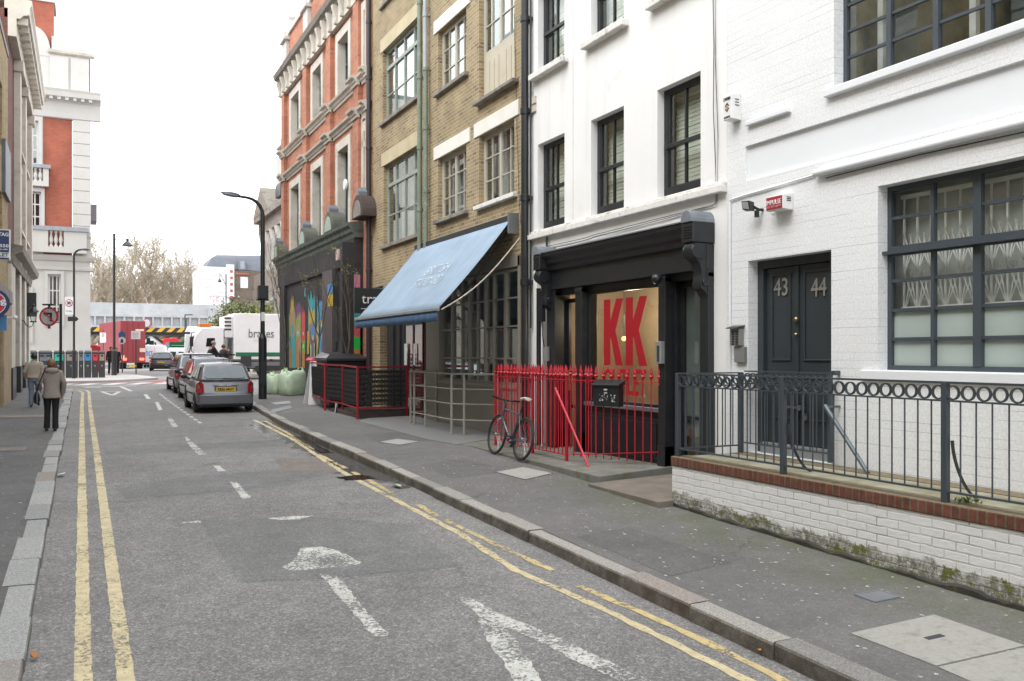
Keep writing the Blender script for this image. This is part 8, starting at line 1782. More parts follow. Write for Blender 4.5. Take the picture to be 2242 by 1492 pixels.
# ---- delivery lorry side on
def lorry():
    Yl = 49.6; z = gz(Yl); t = thing('white_lorry', 'white refrigerated box lorry with a green stripe crossing the junction', 'lorry', (10.5, Yl, z))
    xa = hy(512, 0, Yl-1.2).x; xb = 15.2; k = hy(560, 0, Yl-1.2).dot(Vector((SA, CA, 0)))/1927
    zt = EYE+(774-687)*k; zg1, zg0 = EYE+(774-772)*k, EYE+(774-781)*k; zb3 = EYE+(774-787)*k; yf = Yl-1.2
    WL = M('lorry_white', (.80, .80, .81), .35, var=.03, bmp=0, dirt=(.70, .70, .70), dsc=.6)
    mb = MB(); mb.box(xa, xb, yf, yf+2.45, zb3, zt); mb.build('box_body', WL, t, bev=.03); mb = MB(); mb.box(xa+.1, xb, yf-.012, yf, zg0, zg1); mb.build('green_stripe', M('lorry_green', (.01, .16, .08), .4), t)
    c = hy(571, 731, yf-.01); text('brakes', 1, M('lorry_lettering', (.12, .15, .14), .5), t, (c.x+.03, yf-.012, c.z+.02), (1, 0, 0), (0, 0, 1), fit=(50*k/CA*.97, 19*k), ext=.004)
    c = hy(573, 746, yf-.01); text('better together', .3, M('lorry_pale_lettering', (.62, .64, .64), .5), t, (c.x, yf-.012, c.z), (1, 0, 0), (0, 0, 1), fit=(34*k, 4*k), ext=.003)
    mb = MB(); mb.box(xa-.45, xa, yf+.2, yf+2.2, zt-1.3, zt-.15); mb.build('fridge_unit', WL, t, bev=.05); mb = MB(); [mb.box(xa-.46, xa-.1, yf+.18, yf+.2, zt-.3-.2*i, zt-.22-.2*i) for i in range(4)]; mb.build('fridge_grille', DKG, t)
    x0 = xa-2.15; mb = MB(); pr = [(x0+.0, z+.45), (x0-.02, z+1.3), (x0+.25, z+2.35), (x0+.55, z+2.75), (xa-.5, z+2.8), (xa-.5, z+.45)]; mb.prism([(x_, yf+.08, z_) for x_, z_ in pr], (0, 2.25, 0)); mb.build('cab', WL, t, bev=.06)
    mb = MB(); mb.prism([(x0+.75, yf+.07, z+1.75), (x0+.8, yf+.07, z+2.2), (x0+1.2, yf+.07, z+2.2), (x0+1.2, yf+.07, z+1.75)], (0, .02, 0)); mb.build('cab_window', CGL, t); mb = MB(); mb.prism([(x0-.03, yf+.6, z+1.45), (x0+.24, yf+.6, z+2.35), (x0+.24, yf+2.2, z+2.35), (x0-.03, yf+2.2, z+1.35)], (-.02, 0, 0)); mb.build('windscreen', CGL, t)
    mb = MB(); mb.tube([(x0+.2, yf+.1, z+2.5), (x0+.0, yf-.28, z+2.45), (x0+.0, yf-.28, z+1.5), (x0+.2, yf+.1, z+1.4)], .025, 6); mb.box(x0-.08, x0+.08, yf-.38, yf-.18, z+1.75, z+2.25); mb.box(x0-.35, x0-.05, yf-.15, yf+.2, z+2.40, z+2.5); mb.build('mirror', BLK, t)
    mb = MB(); mb.box(x0+.5, x0+1.1, yf+.6, yf+1.7, z+2.8, z+2.98); mb.build('beacon', ORG, t, bev=.03)
    mb = MB(); mb.box(xa-.4, xb, yf+.3, yf+2.1, z+.55, z+1.0); mb.box(xa+1.1, xb, yf-.0, yf+.06, z+.45, zb3-.35); mb.build('chassis', TRIM, t); mb = MB(); mb.box(xa+.2, xb, yf+.02, yf+.05, z+.62, z+.95); mb.build('side_guard', M('guard_grey', (.16, .17, .19), .5), t)
    for x_ in (x0+.7, xa+1.7, xb-1.6):
        mb = MB(); mb.lathe([(.28, -.15), (.46, -.15), (.48, -.1), (.48, .1), (.46, .15), (.28, .15)], (x_, yf+.25, z+.48), 22, 'Y'); o = mb.build('wheel', TYRE, t, smooth=True); mb = MB(); mb.lathe([(.26, -.12), (.1, -.16)], (x_, yf+.25, z+.48), 16, 'Y'); mb.build('rim', ALLOY, o)
    mb = MB(); mb.box(xa+.35, xa+.9, yf-.02, yf+.0, z+.7, z+1.25); mb.build('fuel_tank', DKG, t)
lorry()
def boxvan(name, label, loc, rz, L, W, Hh, mat, rear=True, extra=None, nose=1.0, win=True, cat='van'):
    t = thing(name, label, cat, loc, rz); mb = MB(); w_ = W/2; y0, y1 = -L/2, L/2; rings = []
    for y, zt, s_ in ((y0, Hh-.08, .97), (y0+.08, Hh, 1), (y1-nose-.9, Hh, 1), (y1-nose-.5, Hh-.15, .98), (y1-nose+.1, Hh*.58, .97), (y1-.2, Hh*.46, .93), (y1, Hh*.33, .85)):
        h = w_*s_; rings.append([(-h, y, .28), (-h*1.0, y, Hh*.45 if zt > Hh*.5 else zt*.8), (-h*.93, y, max(zt-.25, zt*.85)), (-h*.80, y, zt), (h*.80, y, zt), (h*.93, y, max(zt-.25, zt*.85)), (h, y, Hh*.45 if zt > Hh*.5 else zt*.8), (h, y, .28)])
    mb.loft(rings); mb.build('body', mat, t, local=True, smooth=True, bev=.02)
    if rear:
        if win: mb = MB(); [mb.box(s_*w_*.42-w_*.3, s_*w_*.42+w_*.3, y0-.012, y0+.01, Hh*.55, Hh*.82) for s_ in (-1, 1)]; mb.build('rear_window', CGL, t, local=True, bev=.01)
        mb = MB(); mb.box(-.008, .008, y0-.006, y0, .4, Hh-.2); mb.build('door_gap', DKG, t, local=True)
        mb = MB(); [mb.box(s_*w_*.93-.05, s_*w_*.93+.05, y0-.02, y0+.02, .7, 1.15) for s_ in (-1, 1)]; mb.build('tail_light', REDG, t, local=True); mb = MB(); mb.box(-w_, w_, y0-.08, y0, .32, .52); mb.build('bumper', TRIM, t, local=True); mb = MB(); mb.box(-.26, .26, y0-.09, y0-.078, .55, .66); mb.build('number_plate', PLY, t, local=True)
    for s_ in (-1, 1):
        for yy in (y0+.8, y1-.9): wheel(t, s_*(w_-.1), yy, .33, .2)
        mb = MB(); mb.box(s_*(w_+.02)-.07, s_*(w_+.02)+.07, y1-nose-.3, y1-nose-.1, Hh*.55, Hh*.68); mb.build('mirror', TRIM, t, local=True); mb = MB(); mb.prism([(s_*w_*.985, y1-nose-1.1, Hh*.52), (s_*w_*.985, y1-nose+.0, Hh*.52), (s_*w_*.965, y1-nose-.35, Hh*.76), (s_*w_*.965, y1-nose-1.1, Hh*.8)], (s_*.03, 0, 0)); mb.build('side_window', CGL, t, local=True)
    return t
VW = M('van_white', (.72, .73, .75), .35, var=.04, bmp=0, coat=.3)
p = hg(443, 826); boxvan('white_van', 'tall white van behind the parked cars in front of the lorry cab', (hy(458, 0, 53).x, 53, gz(53)), -.24, 5.2, 2.05, 2.85, VW, win=False)
p = hy(382, 0, 84); boxvan('small_white_van', 'small white van with a dark rear window to the right of the black hatchback', (p.x+.25, 84, gz(84)), -.1, 3.9, 1.7, 1.85, VW)
p = hy(338, 0, 92); t = boxvan('lettered_white_van', 'white van with faint blue lettering between the red lorry and the black hatchback', (p.x+.2, 92, gz(92)), -.15, 4.6, 2.0, 2.15, VW, win=False)
text('hct', .5, M('van_blue_text', (.05, .25, .6), .5), t, (-.45, -2.33, 1.45), (1, 0, 0), (0, 0, 1), fit=(.6, .7), ext=.004, local=True); text('lorem rent', .2, M('van_blue_text', (.05, .25, .6)), t, (.38, -2.33, 1.6), (1, 0, 0), (0, 0, 1), fit=(.9, .18), ext=.003, local=True) if False else None
# red articulated lorry seen from behind
def redlorry():
    Yr = 84; x0, x1 = hy(263, 0, Yr).x, hy(319, 0, Yr).x; cxx = (x0+x1)/2; z = gz(Yr); k = hy(290, 0, Yr).dot(Vector((SA, CA, 0)))/1927
    t = thing('red_lorry', 'maroon red box lorry seen from behind at the junction', 'lorry', (cxx, Yr, z), .17); RM = M('lorry_maroon', (.25, .032, .04), .5, var=.1, sc_=.8, bmp=0); zt = EYE+71*k; zb3 = EYE+(774-795)*k
    mb = MB(); mb.box(x0, x1, Yr, Yr+9, zb3, zt); mb.build('box_body', RM, t, bev=.03)
    mb = MB(); n_ = 4; [mb.box(x0+(x1-x0)*f-.02, x0+(x1-x0)*f+.02, Yr-.03, Yr, zb3+.1, zt-.15) for f in (.28, .5, .72)]; mb.build('locking_bar', M('lorry_maroon_dark', (.20, .03, .035), .5), t)
    mb = MB(); [mb.box(cxx+a, cxx+a+w_, Yr-.035, Yr-.03, EYE+(774-y_)*k-.07*h_, EYE+(774-y_)*k+.07*h_) for a, w_, y_, h_ in ((.2, .7, 723, 1.2), (-1.05, .35, 782, 2), (.55, .5, 767, 2.5))]; mb.build('sticker', M('lorry_sticker', (.62, .50, .40), .5), t)
    mb = MB(); mb.box(x0, x1, Yr-.05, Yr+.1, z+.55, zb3); mb.build('rear_frame', TRIM, t); mb = MB(); mb.box(cxx-.3, cxx+.3, Yr-.08, Yr-.05, zb3-.35, zb3-.15); mb.build('number_plate', PLY, t)
    e = emis('lit_tail_lamp', (1, .10, .06), 2.0); mb = MB(); mb.box(x0+.12, x0+.5, Yr-.09, Yr-.05, z+.75, z+.95); o = mb.build('tail_light', e, t); copies(o, [(x1-x0-.62, 0, 0)])
    for xx in (x0+.35, x1-.35): mb = MB(); mb.lathe([(.3, -.25), (.5, -.25), (.5, .25), (.3, .25)], (xx, Yr+.9, z+.5), 18, 'X'); mb.build('wheel', TYRE, t, smooth=True)
redlorry()
def redcab():
    Yr = 124; x0, x1 = hy(356, 0, Yr).x, hy(394, 0, Yr).x; z = gz(Yr); k = hy(375, 0, Yr).dot(Vector((SA, CA, 0)))/1927; zt = EYE+33*k; c_ = (x0+x1)/2
    t = thing('red_lorry_cab', 'bright red lorry with lit headlamps coming towards the camera under the bridge', 'lorry', (c_, Yr, z)); RC = M('cab_red', (.55, .02, .03), .35, var=.05, bmp=0)
    mb = MB(); mb.prism([(x0+.0, Yr, z+.4), (x1, Yr, z+.4), (x1, Yr, z+1.9), (x1-.12, Yr, zt-.15), (x1-.4, Yr, zt), (x0+.4, Yr, zt), (x0+.12, Yr, zt-.15), (x0, Yr, z+1.9)], (0, 6, 0)); mb.build('body', RC, t, bev=.04)
    mb = MB(); mb.prism([(x0+.25, Yr-.03, z+1.85), (x1-.25, Yr-.03, z+1.85), (x1-.35, Yr-.03, zt-.55), (x0+.35, Yr-.03, zt-.55)], (0, .03, 0)); mb.build('windscreen', M('pale_windscreen', (.2, .22, .24), .1, bmp=0), t); mb = MB(); mb.box(x0+.4, x1-.4, Yr-.05, Yr, z+1.05, z+1.4); mb.box(x0, x1, Yr-.06, Yr, z+.3, z+.6); mb.build('grille', BLK, t)
    mb = MB(); mb.sphere((x0+.3, Yr-.05, z+1.35), .13, 10); o = mb.build('headlight', emis('headlamp_glow', (1, .82, .6), 4), t); copies(o, [(x1-x0-.6, 0, 0)])
    for xx in (x0+.3, x1-.3): mb = MB(); mb.lathe([(.3, -.18), (.48, -.18), (.48, .18), (.3, .18)], (xx, Yr+.8, z+.48), 16, 'X'); mb.build('wheel', TYRE, t)
redcab()
# ================================================================ bicycle leaning on the red railings
def bike():
    x0 = 6.21; ya, yb3 = 12.44, 13.42; z0 = pz(x0, 13.2)+.005; R = .345; lean = .19
    t = thing('bicycle', 'dark slate blue flat bar bicycle leaning on the red railings', 'bicycle', (x0, (ya+yb3)/2, z0)); hy_ = (yb3-ya)/2
    t.rotation_euler = (0, lean, 0)
    FRM = M('bike_slate_blue', (.075, .11, .15), .35, .3, var=.1); 
    def torus(name, y, Rr, r, mat, par, n=40, m=8):
        mb = MB(); mb.loft([[(r*math.cos(2*PI*j/m), y+(Rr+r*math.sin(2*PI*j/m))*math.cos(2*PI*i/n), R+(Rr+r*math.sin(2*PI*j/m))*math.sin(2*PI*i/n)) for j in range(m)] for i in range(n+1)], cap=False); return mb.build(name, mat, par, local=True, smooth='all')
    for y in (-hy_, hy_):
        w_ = torus('wheel', y, R-.018, .018, BLK, t); torus('rim', y, R-.045, .011, M('rim_dark', (.06, .06, .065), .4, .5), w_)
        mb = MB(); [mb.tube([(.028*(1 if i % 2 else -1), y, R), (0, y+(R-.05)*math.cos(2*PI*i/28), R+(R-.05)*math.sin(2*PI*i/28))], .0013, 3) for i in range(28)]; mb.build('spokes', STEEL, w_, local=True); mb = MB(); mb.lathe([(.02, -.045), (.025, -.03), (.025, .03), (.02, .045)], (0, y, R), 10, 'X'); mb.build('hub', STEEL, w_, local=True)
    bb = Vector((0, -.06, .27)); seat = Vector((0, -.235, .76)); head1, head0 = Vector((0, .36, .80)), Vector((0, .40, .66)); rh, fh = Vector((0, -hy_, R)), Vector((0, hy_, R))
    mb = MB(); mb.tube([bb, seat], .016, 10); mb.tube([seat-Vector((0, -.01, .04)), head1-Vector((0, 0, .02))], .015, 10); mb.tube([bb, head0], .022, 10); mb.tube([head1, head0], .021, 10); mb.sphere(bb, .032, 10)
    for s_ in (-1, 1): mb.tube([bb+Vector((s_*.03, -.02, 0)), rh+Vector((s_*.06, 0, 0))], .009, 8); mb.tube([seat+Vector((s_*.012, 0, -.06)), rh+Vector((s_*.06, 0, 0))], .008, 8)
    mb.build('frame', FRM, t, local=True, smooth=True)
    mb = MB(); mb.box(-.0235, -.0225, 0, .01, 0, .01); mb = MB(); cr_ = head0+Vector((0, .01, -.04))
    for s_ in (-1, 1): mb.tube([cr_+Vector((s_*.02, 0, 0)), cr_+Vector((s_*.05, .01, -.03)), fh+Vector((s_*.055, 0, 0))], .011, 8)
    mb.tube([head0, cr_], .018, 8); mb.build('fork', M('fork_grey', (.16, .2, .24), .35, .3), t, local=True, smooth=True)
    st = head1+Vector((0, .05, .13)); mb = MB(); mb.tube([head1, head1+Vector((0, 0, .08)), st], .016, 8); mb.build('stem', BLACKF, t, local=True)
    tw = Vector((.93, .30, 0)).normalized(); mb = MB(); mb.tube([st-tw*.31+Vector((0, -.03, .02)), st-tw*.1, st, st+tw*.1, st+tw*.31+Vector((0, -.03, .02))], .013, 8); hb = mb.build('handlebar', BLACKF, t, local=True, smooth=True)
    for s_ in (-1, 1): mb = MB(); mb.tube([st+tw*s_*.19+Vector((0, -.015, .01)), st+tw*s_*.32+Vector((0, -.03, .02))], .019, 8); mb.build('grip', BLK, hb, local=True, smooth=True); mb = MB(); mb.tube([st+tw*s_*.17, st+tw*s_*.22+Vector((0, .06, -.03)), st+tw*s_*.29+Vector((0, .06, -.04))], .006, 5); mb.build('brake_lever', BLACKF, hb, local=True)
    sp = seat+(seat-bb).normalized()*.20; mb = MB(); mb.tube([seat, sp], .0135, 8); mb.build('seat_post', BLACKF, t, local=True, smooth=True)
    mb = MB(); rings = []
    for y, w_, h in ((-.13, .05, .0), (-.12, .068, .012), (-.04, .055, .015), (.05, .025, .008), (.13, .018, 0), (.14, .010, -.01)): rings.append([sp+Vector((w_*math.cos(2*PI*j/12), y, .028+h+.022*math.sin(2*PI*j/12))) for j in range(12)])
    mb.loft(rings); mb.build('saddle', M('saddle_white', (.62, .61, .58), .5), t, local=True, smooth=True)
    mb = MB(); mb.lathe([(.085, .05), (.09, .052), (.09, .056), (.085, .058)], bb, 26, 'X'); mb.build('chainring', BLACKF, t, local=True)
    for s_, a in ((1, -.5), (-1, PI-.5)):
        e_ = bb+Vector((s_*.075, .17*math.cos(a), .17*math.sin(a))); mb = MB(); mb.bar(bb+Vector((s_*.065, 0, 0)), e_, .022, .014); mb.build('crank', BLACKF, t, local=True); mb = MB(); mb.box(e_.x+s_*.01, e_.x+s_*.09, e_.y-.045, e_.y+.045, e_.z-.011, e_.z+.011); mb.build('pedal', BLK, t, local=True)
    mb = MB(); mb.tube([bb+Vector((.055, .05, .07)), rh+Vector((.055, .0, .04))], .004, 4); mb.tube([bb+Vector((.055, .02, -.085)), rh+Vector((.055, .03, -.10)), rh+Vector((.055, 0, -.03))], .004, 4); mb.build('chain', BLK, t, local=True)
    mb = MB(); mb.tube([rh+Vector((.02, .12, R*1.0)), rh+Vector((.02, -.1, R*1.03)), rh+Vector((.02, -.16, R*.98))], .008, 5); mb.build('brake', BLACKF, t, local=True)
    mb = MB(); P_ = [head0+Vector((-.024, -.02, .0)), bb+Vector((-.024, .03, .06))]; mb.bar(P_[0].lerp(P_[1], .25), P_[0].lerp(P_[1], .75), .002, .018); mb.build('down_tube_lettering', M('letter_pale', (.55, .58, .6), .5), t, local=True)
    mb = MB(); mb.tube([st+Vector((0, .04, .02)), st+Vector((.05, .10, -.06)), head1+Vector((.02, .03, -.05)), seat+Vector((.02, .02, -.03))], .003, 4); mb.tube([st+Vector((0, .04, .02)), st+Vector((-.05, .12, -.1)), cr_+Vector((0, .03, 0))], .003, 4); mb.build('cables', BLK, t, local=True)
bike()
# ================================================================ people
SKIN = M('skin', (.42, .24, .17), .55, var=.08, bmp=0)
def skin_mesh(name, nodes, edges, mat, par, sub=2):
    keys = list(nodes); me = bpy.data.meshes.new(name); me.from_pydata([nodes[k][0] for k in keys], [(keys.index(a), keys.index(b)) for a, b in edges], [])
    o = bpy.data.objects.new(name, me); COL.objects.link(o); m = o.modifiers.new('skin', 'SKIN'); m.use_smooth_shade = True
    sv = me.skin_vertices[0].data if me.skin_vertices else None
    if sv is None:
        bm = bmesh.new(); bm.from_mesh(me); bm.verts.layers.skin.verify(); bm.to_mesh(me); bm.free(); sv = me.skin_vertices[0].data
    for i, k in enumerate(keys): r = nodes[k][1]; sv[i].radius = (r, r) if not hasattr(r, '__len__') else r
    sv[0].use_root = True
    s_ = o.modifiers.new('sub', 'SUBSURF'); s_.levels = sub; s_.render_levels = sub
    dg = bpy.context.evaluated_depsgraph_get(); dg.update(); e = bpy.data.meshes.new_from_object(o.evaluated_get(dg)); bpy.data.objects.remove(o); bpy.data.meshes.remove(me)
    e.name = name; e.materials.clear(); e.materials.append(mat); e.polygons.foreach_set('use_smooth', [True]*len(e.polygons)); r = bpy.data.objects.new(name, e); COL.objects.link(r); r.parent = par; return r
def ell_ring(c, rx, ry, n=16, z=None, ang=0): c = Vector(c); return [c+Vector((rx*math.cos(2*PI*j/n), ry*math.sin(2*PI*j/n), 0)) for j in range(n)]
def person(label, loc, rz, h, pose, coat, trs, hair, hem=.80, hairstyle='short', shoe=None, bag=None, hood=False, hat=None, sleeve=.062, leg_w=1.0, body_w=1.0, group=None, skin=SKIN, coat_n='jacket', trs_n='trousers'):
    """pose: joints in metres for a 1.70 m figure facing +y: knee/ankle/elbow/wrist for l and r"""
    t = thing('person', label, 'person', loc, rz, group); s_ = h/1.7; J = dict(pelvis=(0, 0, .93), spine=(0, 0, 1.10), chest=(0, .0, 1.30), neck=(0, -.005, 1.46), jaw=(0, .025, 1.53), face=(0, .02, 1.60), crown=(0, .005, 1.665), shl=(-.165, 0, 1.405), shr=(.165, 0, 1.405), hipl=(-.09, 0, .90), hipr=(.09, 0, .90))
    J.update(pose); V = {k: Vector(v)*s_ for k, v in J.items()}
    R_ = dict(pelvis=.12, spine=.11, chest=.125, neck=.052, jaw=.062, face=.083, crown=.062, shl=.058, shr=.058, hipl=.085, hipr=.085, kneel=.052, kneer=.052, anklel=.034, ankler=.034, elbowl=.038, elbowr=.038, wristl=.024, wristr=.024)
    nodes = {}; order = ['pelvis', 'spine', 'chest', 'neck', 'jaw', 'face', 'crown', 'shl', 'elbowl', 'wristl', 'shr', 'elbowr', 'wristr', 'hipl', 'kneel', 'anklel', 'hipr', 'kneer', 'ankler']
    for k in order: nodes[k] = (V[k], R_[k]*s_)
    edges = [('pelvis', 'spine'), ('spine', 'chest'), ('chest', 'neck'), ('neck', 'jaw'), ('jaw', 'face'), ('face', 'crown'), ('chest', 'shl'), ('shl', 'elbowl'), ('elbowl', 'wristl'), ('chest', 'shr'), ('shr', 'elbowr'), ('elbowr', 'wristr'), ('pelvis', 'hipl'), ('hipl', 'kneel'), ('kneel', 'anklel'), ('pelvis', 'hipr'), ('hipr', 'kneer'), ('kneer', 'ankler')]
    nodes['nose'] = (V['face']+Vector((0, .095, -.01))*s_, .012*s_); edges.append(('face', 'nose'))
    for sd, sg in (('l', -1), ('r', 1)):
        w_ = V['wrist'+sd]; d = (w_-V['elbow'+sd]).normalized(); fwd = Vector((0, 1, 0)); fwd = (fwd-d*fwd.dot(d)).normalized(); pm = w_+d*.055*s_; nodes['palm'+sd] = (pm, (.030*s_, .016*s_)); edges.append(('wrist'+sd, 'palm'+sd))
        for i, (o, L) in enumerate(((.028, .062), (.010, .072), (-.009, .068), (-.027, .052))):
            a = pm+fwd*o*s_+d*.03*s_; b_ = a+d*L*.55*s_+Vector((-sg*.006, 0, 0))*s_; c_ = b_+(d*.45+Vector((-sg*.35, .1, 0))).normalized()*L*.5*s_
            for nm, q, r in (('a', a, .009), ('b', b_, .0085), ('c', c_, .007)): nodes['f%s%d%s' % (sd, i, nm)] = (q, r*s_)
            edges += [('palm'+sd, 'f%s%da' % (sd, i)), ('f%s%da' % (sd, i), 'f%s%db' % (sd, i)), ('f%s%db' % (sd, i), 'f%s%dc' % (sd, i))]
        a = w_+d*.025*s_+fwd*.03*s_; b_ = a+(d+fwd*.5).normalized()*.045*s_; nodes['t%sa' % sd] = (a, .011*s_); nodes['t%sb' % sd] = (b_, .009*s_); edges += [('wrist'+sd, 't%sa' % sd), ('t%sa' % sd, 't%sb' % sd)]
        nodes['heel'+sd] = (V['ankle'+sd]+Vector((0, -.02, -.03))*s_, .03*s_); edges.append(('ankle'+sd, 'heel'+sd)) if False else nodes.pop('heel'+sd)
    skin_mesh('body', nodes, edges, skin, t)
    mb = MB(); f = V['face']
    for sg in (-1, 1): mb.sphere(f+Vector((sg*.031, .082, .012))*s_, .009*s_, 8)
    mb.build('eyes', BLK, t, local=True, smooth=True); mb = MB()
    for sg in (-1, 1): mb.sphere(f+Vector((sg*.082, -.0, -.005))*s_, .024*s_, 8, sx=.4)
    mb.build('ears', skin, t, local=True, smooth=True); mb = MB(); mb.sphere(f+Vector((0, .082, -.045))*s_, .02*s_, 8, sz=.3, sy=.4); mb.build('mouth', M('lips', (.35, .12, .10), .5), t, local=True, smooth=True)
    # coat: torso
    P, C_ = V['pelvis'], V['chest']; mb = MB(); b = body_w; n = 20; rings = []
    prof = [(hem, .205*b if hem < .88 else .175*b, .150), (hem+.03, .205*b if hem < .88 else .19*b, .152), (max(hem+.06, .96), .178*b, .138), (1.08, .172*b, .125), (1.22, .190*b, .130), (1.33, .200*b, .132), (1.40, .185*b, .115), (1.445, .13, .09), (1.475, .075, .07)]
    for i, (z, rx, ry) in enumerate(prof):
        f_ = (z-.93)/(.53); off = Vector((P.x, P.y, 0)).lerp(Vector((C_.x, C_.y, 0)), max(0, min(1, f_*1.2))) if z > .9 else Vector((P.x, P.y, 0)); off = off+(Vector((V['neck'].x, V['neck'].y, 0))-Vector((C_.x, C_.y, 0)))*max(0, (z-1.3)/.17)
        rings.append([off+Vector((rx*s_*math.copysign(abs(math.cos(2*PI*j/n))**.85, math.cos(2*PI*j/n))*(1+.02*math.sin(5*j+i*2)), ry*s_*math.sin(2*PI*j/n)*(1+.03*math.sin(3*j+i)), z*s_+.006*math.sin(j*2.2+i))) for j in range(n)])
    mb.loft(rings); mb.build(coat_n, coat, t, local=True, smooth='all')
    for sd in ('l', 'r'):
        sh, el, wr = V['sh'+sd], V['elbow'+sd], V['wrist'+sd]; sg = -1 if sd == 'l' else 1; mb = MB(); sh2 = sh+Vector((sg*-.03, 0, .0))*s_
        pts = [sh2, sh+Vector((sg*.012, 0, -.01))*s_, sh.lerp(el, .35), sh.lerp(el, .7), el, el.lerp(wr, .3), el.lerp(wr, .65), wr+(wr-el).normalized()*.01]; q = sleeve*s_
        mb.tube(pts, [q*1.05, q*1.22, q*1.12, q*1.0, q*.98, q*.92, q*.82, q*.68], 12); mb.build('sleeve', coat, t, local=True, smooth=True)
    # trousers
    mb = MB()
    rings = [ell_ring(V['pelvis']+Vector((0, 0, z))*s_, rx*s_, ry*s_) for z, rx, ry in ((-.10, .165, .12), (0, .168, .125), (.10, .155, .115), (.15, .15, .11))]; mb.loft(rings)
    for sd in ('l', 'r'):
        hp, kn, an = V['hip'+sd], V['knee'+sd], V['ankle'+sd]; L = leg_w*s_; mb.tube([hp+Vector((0, 0, .02)), hp.lerp(kn, .35), hp.lerp(kn, .75), kn, kn.lerp(an, .35), kn.lerp(an, .75), an+(an-kn).normalized()*.02], [.098*L, .090*L, .075*L, .068*L, .068*L, .066*L, .072*L], 12)
    mb.build(trs_n, trs, t, local=True, smooth=True)
    for sd in ('l', 'r'):
        an, kn = V['ankle'+sd], V['knee'+sd]; d = (an-kn).normalized(); fw = Vector((0, 1, 0))-d*d.y; fw.normalize(); mb = MB(); rings = []; up = -d; sx_ = Vector((1, 0, 0))
        for f_, w_, hh in ((-.07, .02, .03), (-.06, .034, .05), (0, .038, .06), (.08, .042, .038), (.15, .040, .028), (.185, .022, .018)):
            c = an+d*.05*s_+fw*f_*s_; rings.append([c+sx_*(w_*s_*math.cos(2*PI*j/10))+up*(hh*s_*(math.sin(2*PI*j/10) if math.sin(2*PI*j/10) > 0 else .55*math.sin(2*PI*j/10))) for j in range(10)])
        mb.loft(rings); mb.build('shoe', shoe or BLK, t, local=True, smooth=True)
    # hair or hat
    f = V['face']; mb = MB()
    if hat is None:
        vs = MB(); n = 18; rings = []
        for z, rr, back in ((-.085 if hairstyle == 'bob' else -.055, .070, .0), (-.05, .088, .0), (0, .099, 0), (.04, .098, 0), (.08, .082, 0), (.108, .050, 0), (.118, .012, 0)):
            R = []
            for j in range(n):
                a = 2*PI*j/n; fr_ = math.sin(a); k_ = .62 if (fr_ > .35 and z < .045) else 1.0; wv_ = 1+.04*math.sin(7*a+z*90)
                R.append(f+Vector((rr*math.cos(a)*wv_*.95, (rr*1.05*fr_*k_-.012)*wv_, z+.012))*s_)
            rings.append(R)
        vs.loft(rings); vs.build('hair', hair, t, local=True, smooth='all')
    else:
        mb.loft([ell_ring(f+Vector((0, -.005, z))*s_, r*s_, r*1.05*s_) for z, r in ((.02, .094), (.03, .102), (.07, .098), (.11, .07), (.125, .02))]); mb.sphere(f+Vector((0, 0, .135))*s_, .03*s_, 8, jit=.1); mb.build('woolly_hat', hat, t, local=True, smooth='all')
    if hood:
        mb = MB(); n = 16; c = V['neck']+Vector((0, -.055, -.015))*s_; rings = []
        for a in range(9):
            th = PI*1.12*a/8-.2; cc = V['neck']+Vector((math.cos(th)*.12, -.035-math.sin(th)*.085, -.02+.015*math.sin(th)))*s_; r = (.030+.030*math.sin(PI*a/8))*s_; tan = Vector((-math.sin(th), -math.cos(th)*.8, 0)).normalized(); nn = tan.cross(Vector((0, 0, 1))); rings.append([cc+nn*(r*math.cos(2*PI*j/10))+Vector((0, 0, r*1.15*math.sin(2*PI*j/10))) for j in range(10)])
        mb.loft(rings); mb.build('hood', coat, t, local=True, smooth=True)
    else: mb = MB(); mb.loft([ell_ring(V['neck']+Vector((0, 0, z))*s_, r*s_, r*s_) for z, r in ((-.03, .085), (.01, .074), (.03, .066))]); mb.build('collar', coat, t, local=True, smooth=True)
    return t, V, s_
base_pose = dict(kneel=(-.095, .02, .50), kneer=(.095, .02, .50), anklel=(-.10, -.01, .095), ankler=(.10, -.01, .095), elbowl=(-.235, -.03, 1.13), elbowr=(.235, -.03, 1.13), wristl=(-.25, .06, .88), wristr=(.25, .06, .88))
# woman in the taupe hooded jacket
w0 = hg(113, 943, .10); w0.z = lz(w0.x, w0.y)
COATT = M('taupe_jacket_cloth', (.28, .235, .21), .85, var=.14, sc_=7, bmp=.5, bs=18); 
t, V, s_ = person('woman in a taupe hooded jacket and black trousers walking away with a black shoulder bag', w0, .10, 1.50*1.0+.03, {**base_pose, 'kneel': (-.085, .05, .50), 'anklel': (-.10, .02, .09), 'kneer': (.08, -.01, .50), 'ankler': (.075, -.09, .09), 'elbowl': (-.27, -.02, 1.15), 'wristl': (-.24, .10, 1.02), 'elbowr': (.27, -.01, 1.14), 'wristr': (.25, .08, .90)}, COATT, M('black_trouser_cloth', (.010, .010, .012), .9, var=.2), M('auburn_brown_hair', (.20, .11, .06), .6, var=.3, sc_=30, bmp=.5, bs=120), hem=.79, hood=True, hairstyle='bob', body_w=1.0, leg_w=1.0, sleeve=.062)
BAGM = M('black_bag_leather', (.012, .012, .013), .35, var=.3)
bgt = thing('shoulder_bag', 'black leather shoulder bag hanging at the left side of the woman in taupe', 'bag', w0, .10)
mb = MB(); rings = [[Vector((-.285+.05*math.cos(2*PI*j/14)*q, -.02+.16*math.sin(2*PI*j/14)*(1.05-.1*q2), z)) for j in range(14)] for z, q, q2 in ((.60, .7, 0), (.63, 1.2, 0), (.72, 1.35, 1), (.82, .9, 2.5), (.86, .4, 3))]; mb.loft(rings); mb.build('body', BAGM, bgt, local=True, smooth=True)
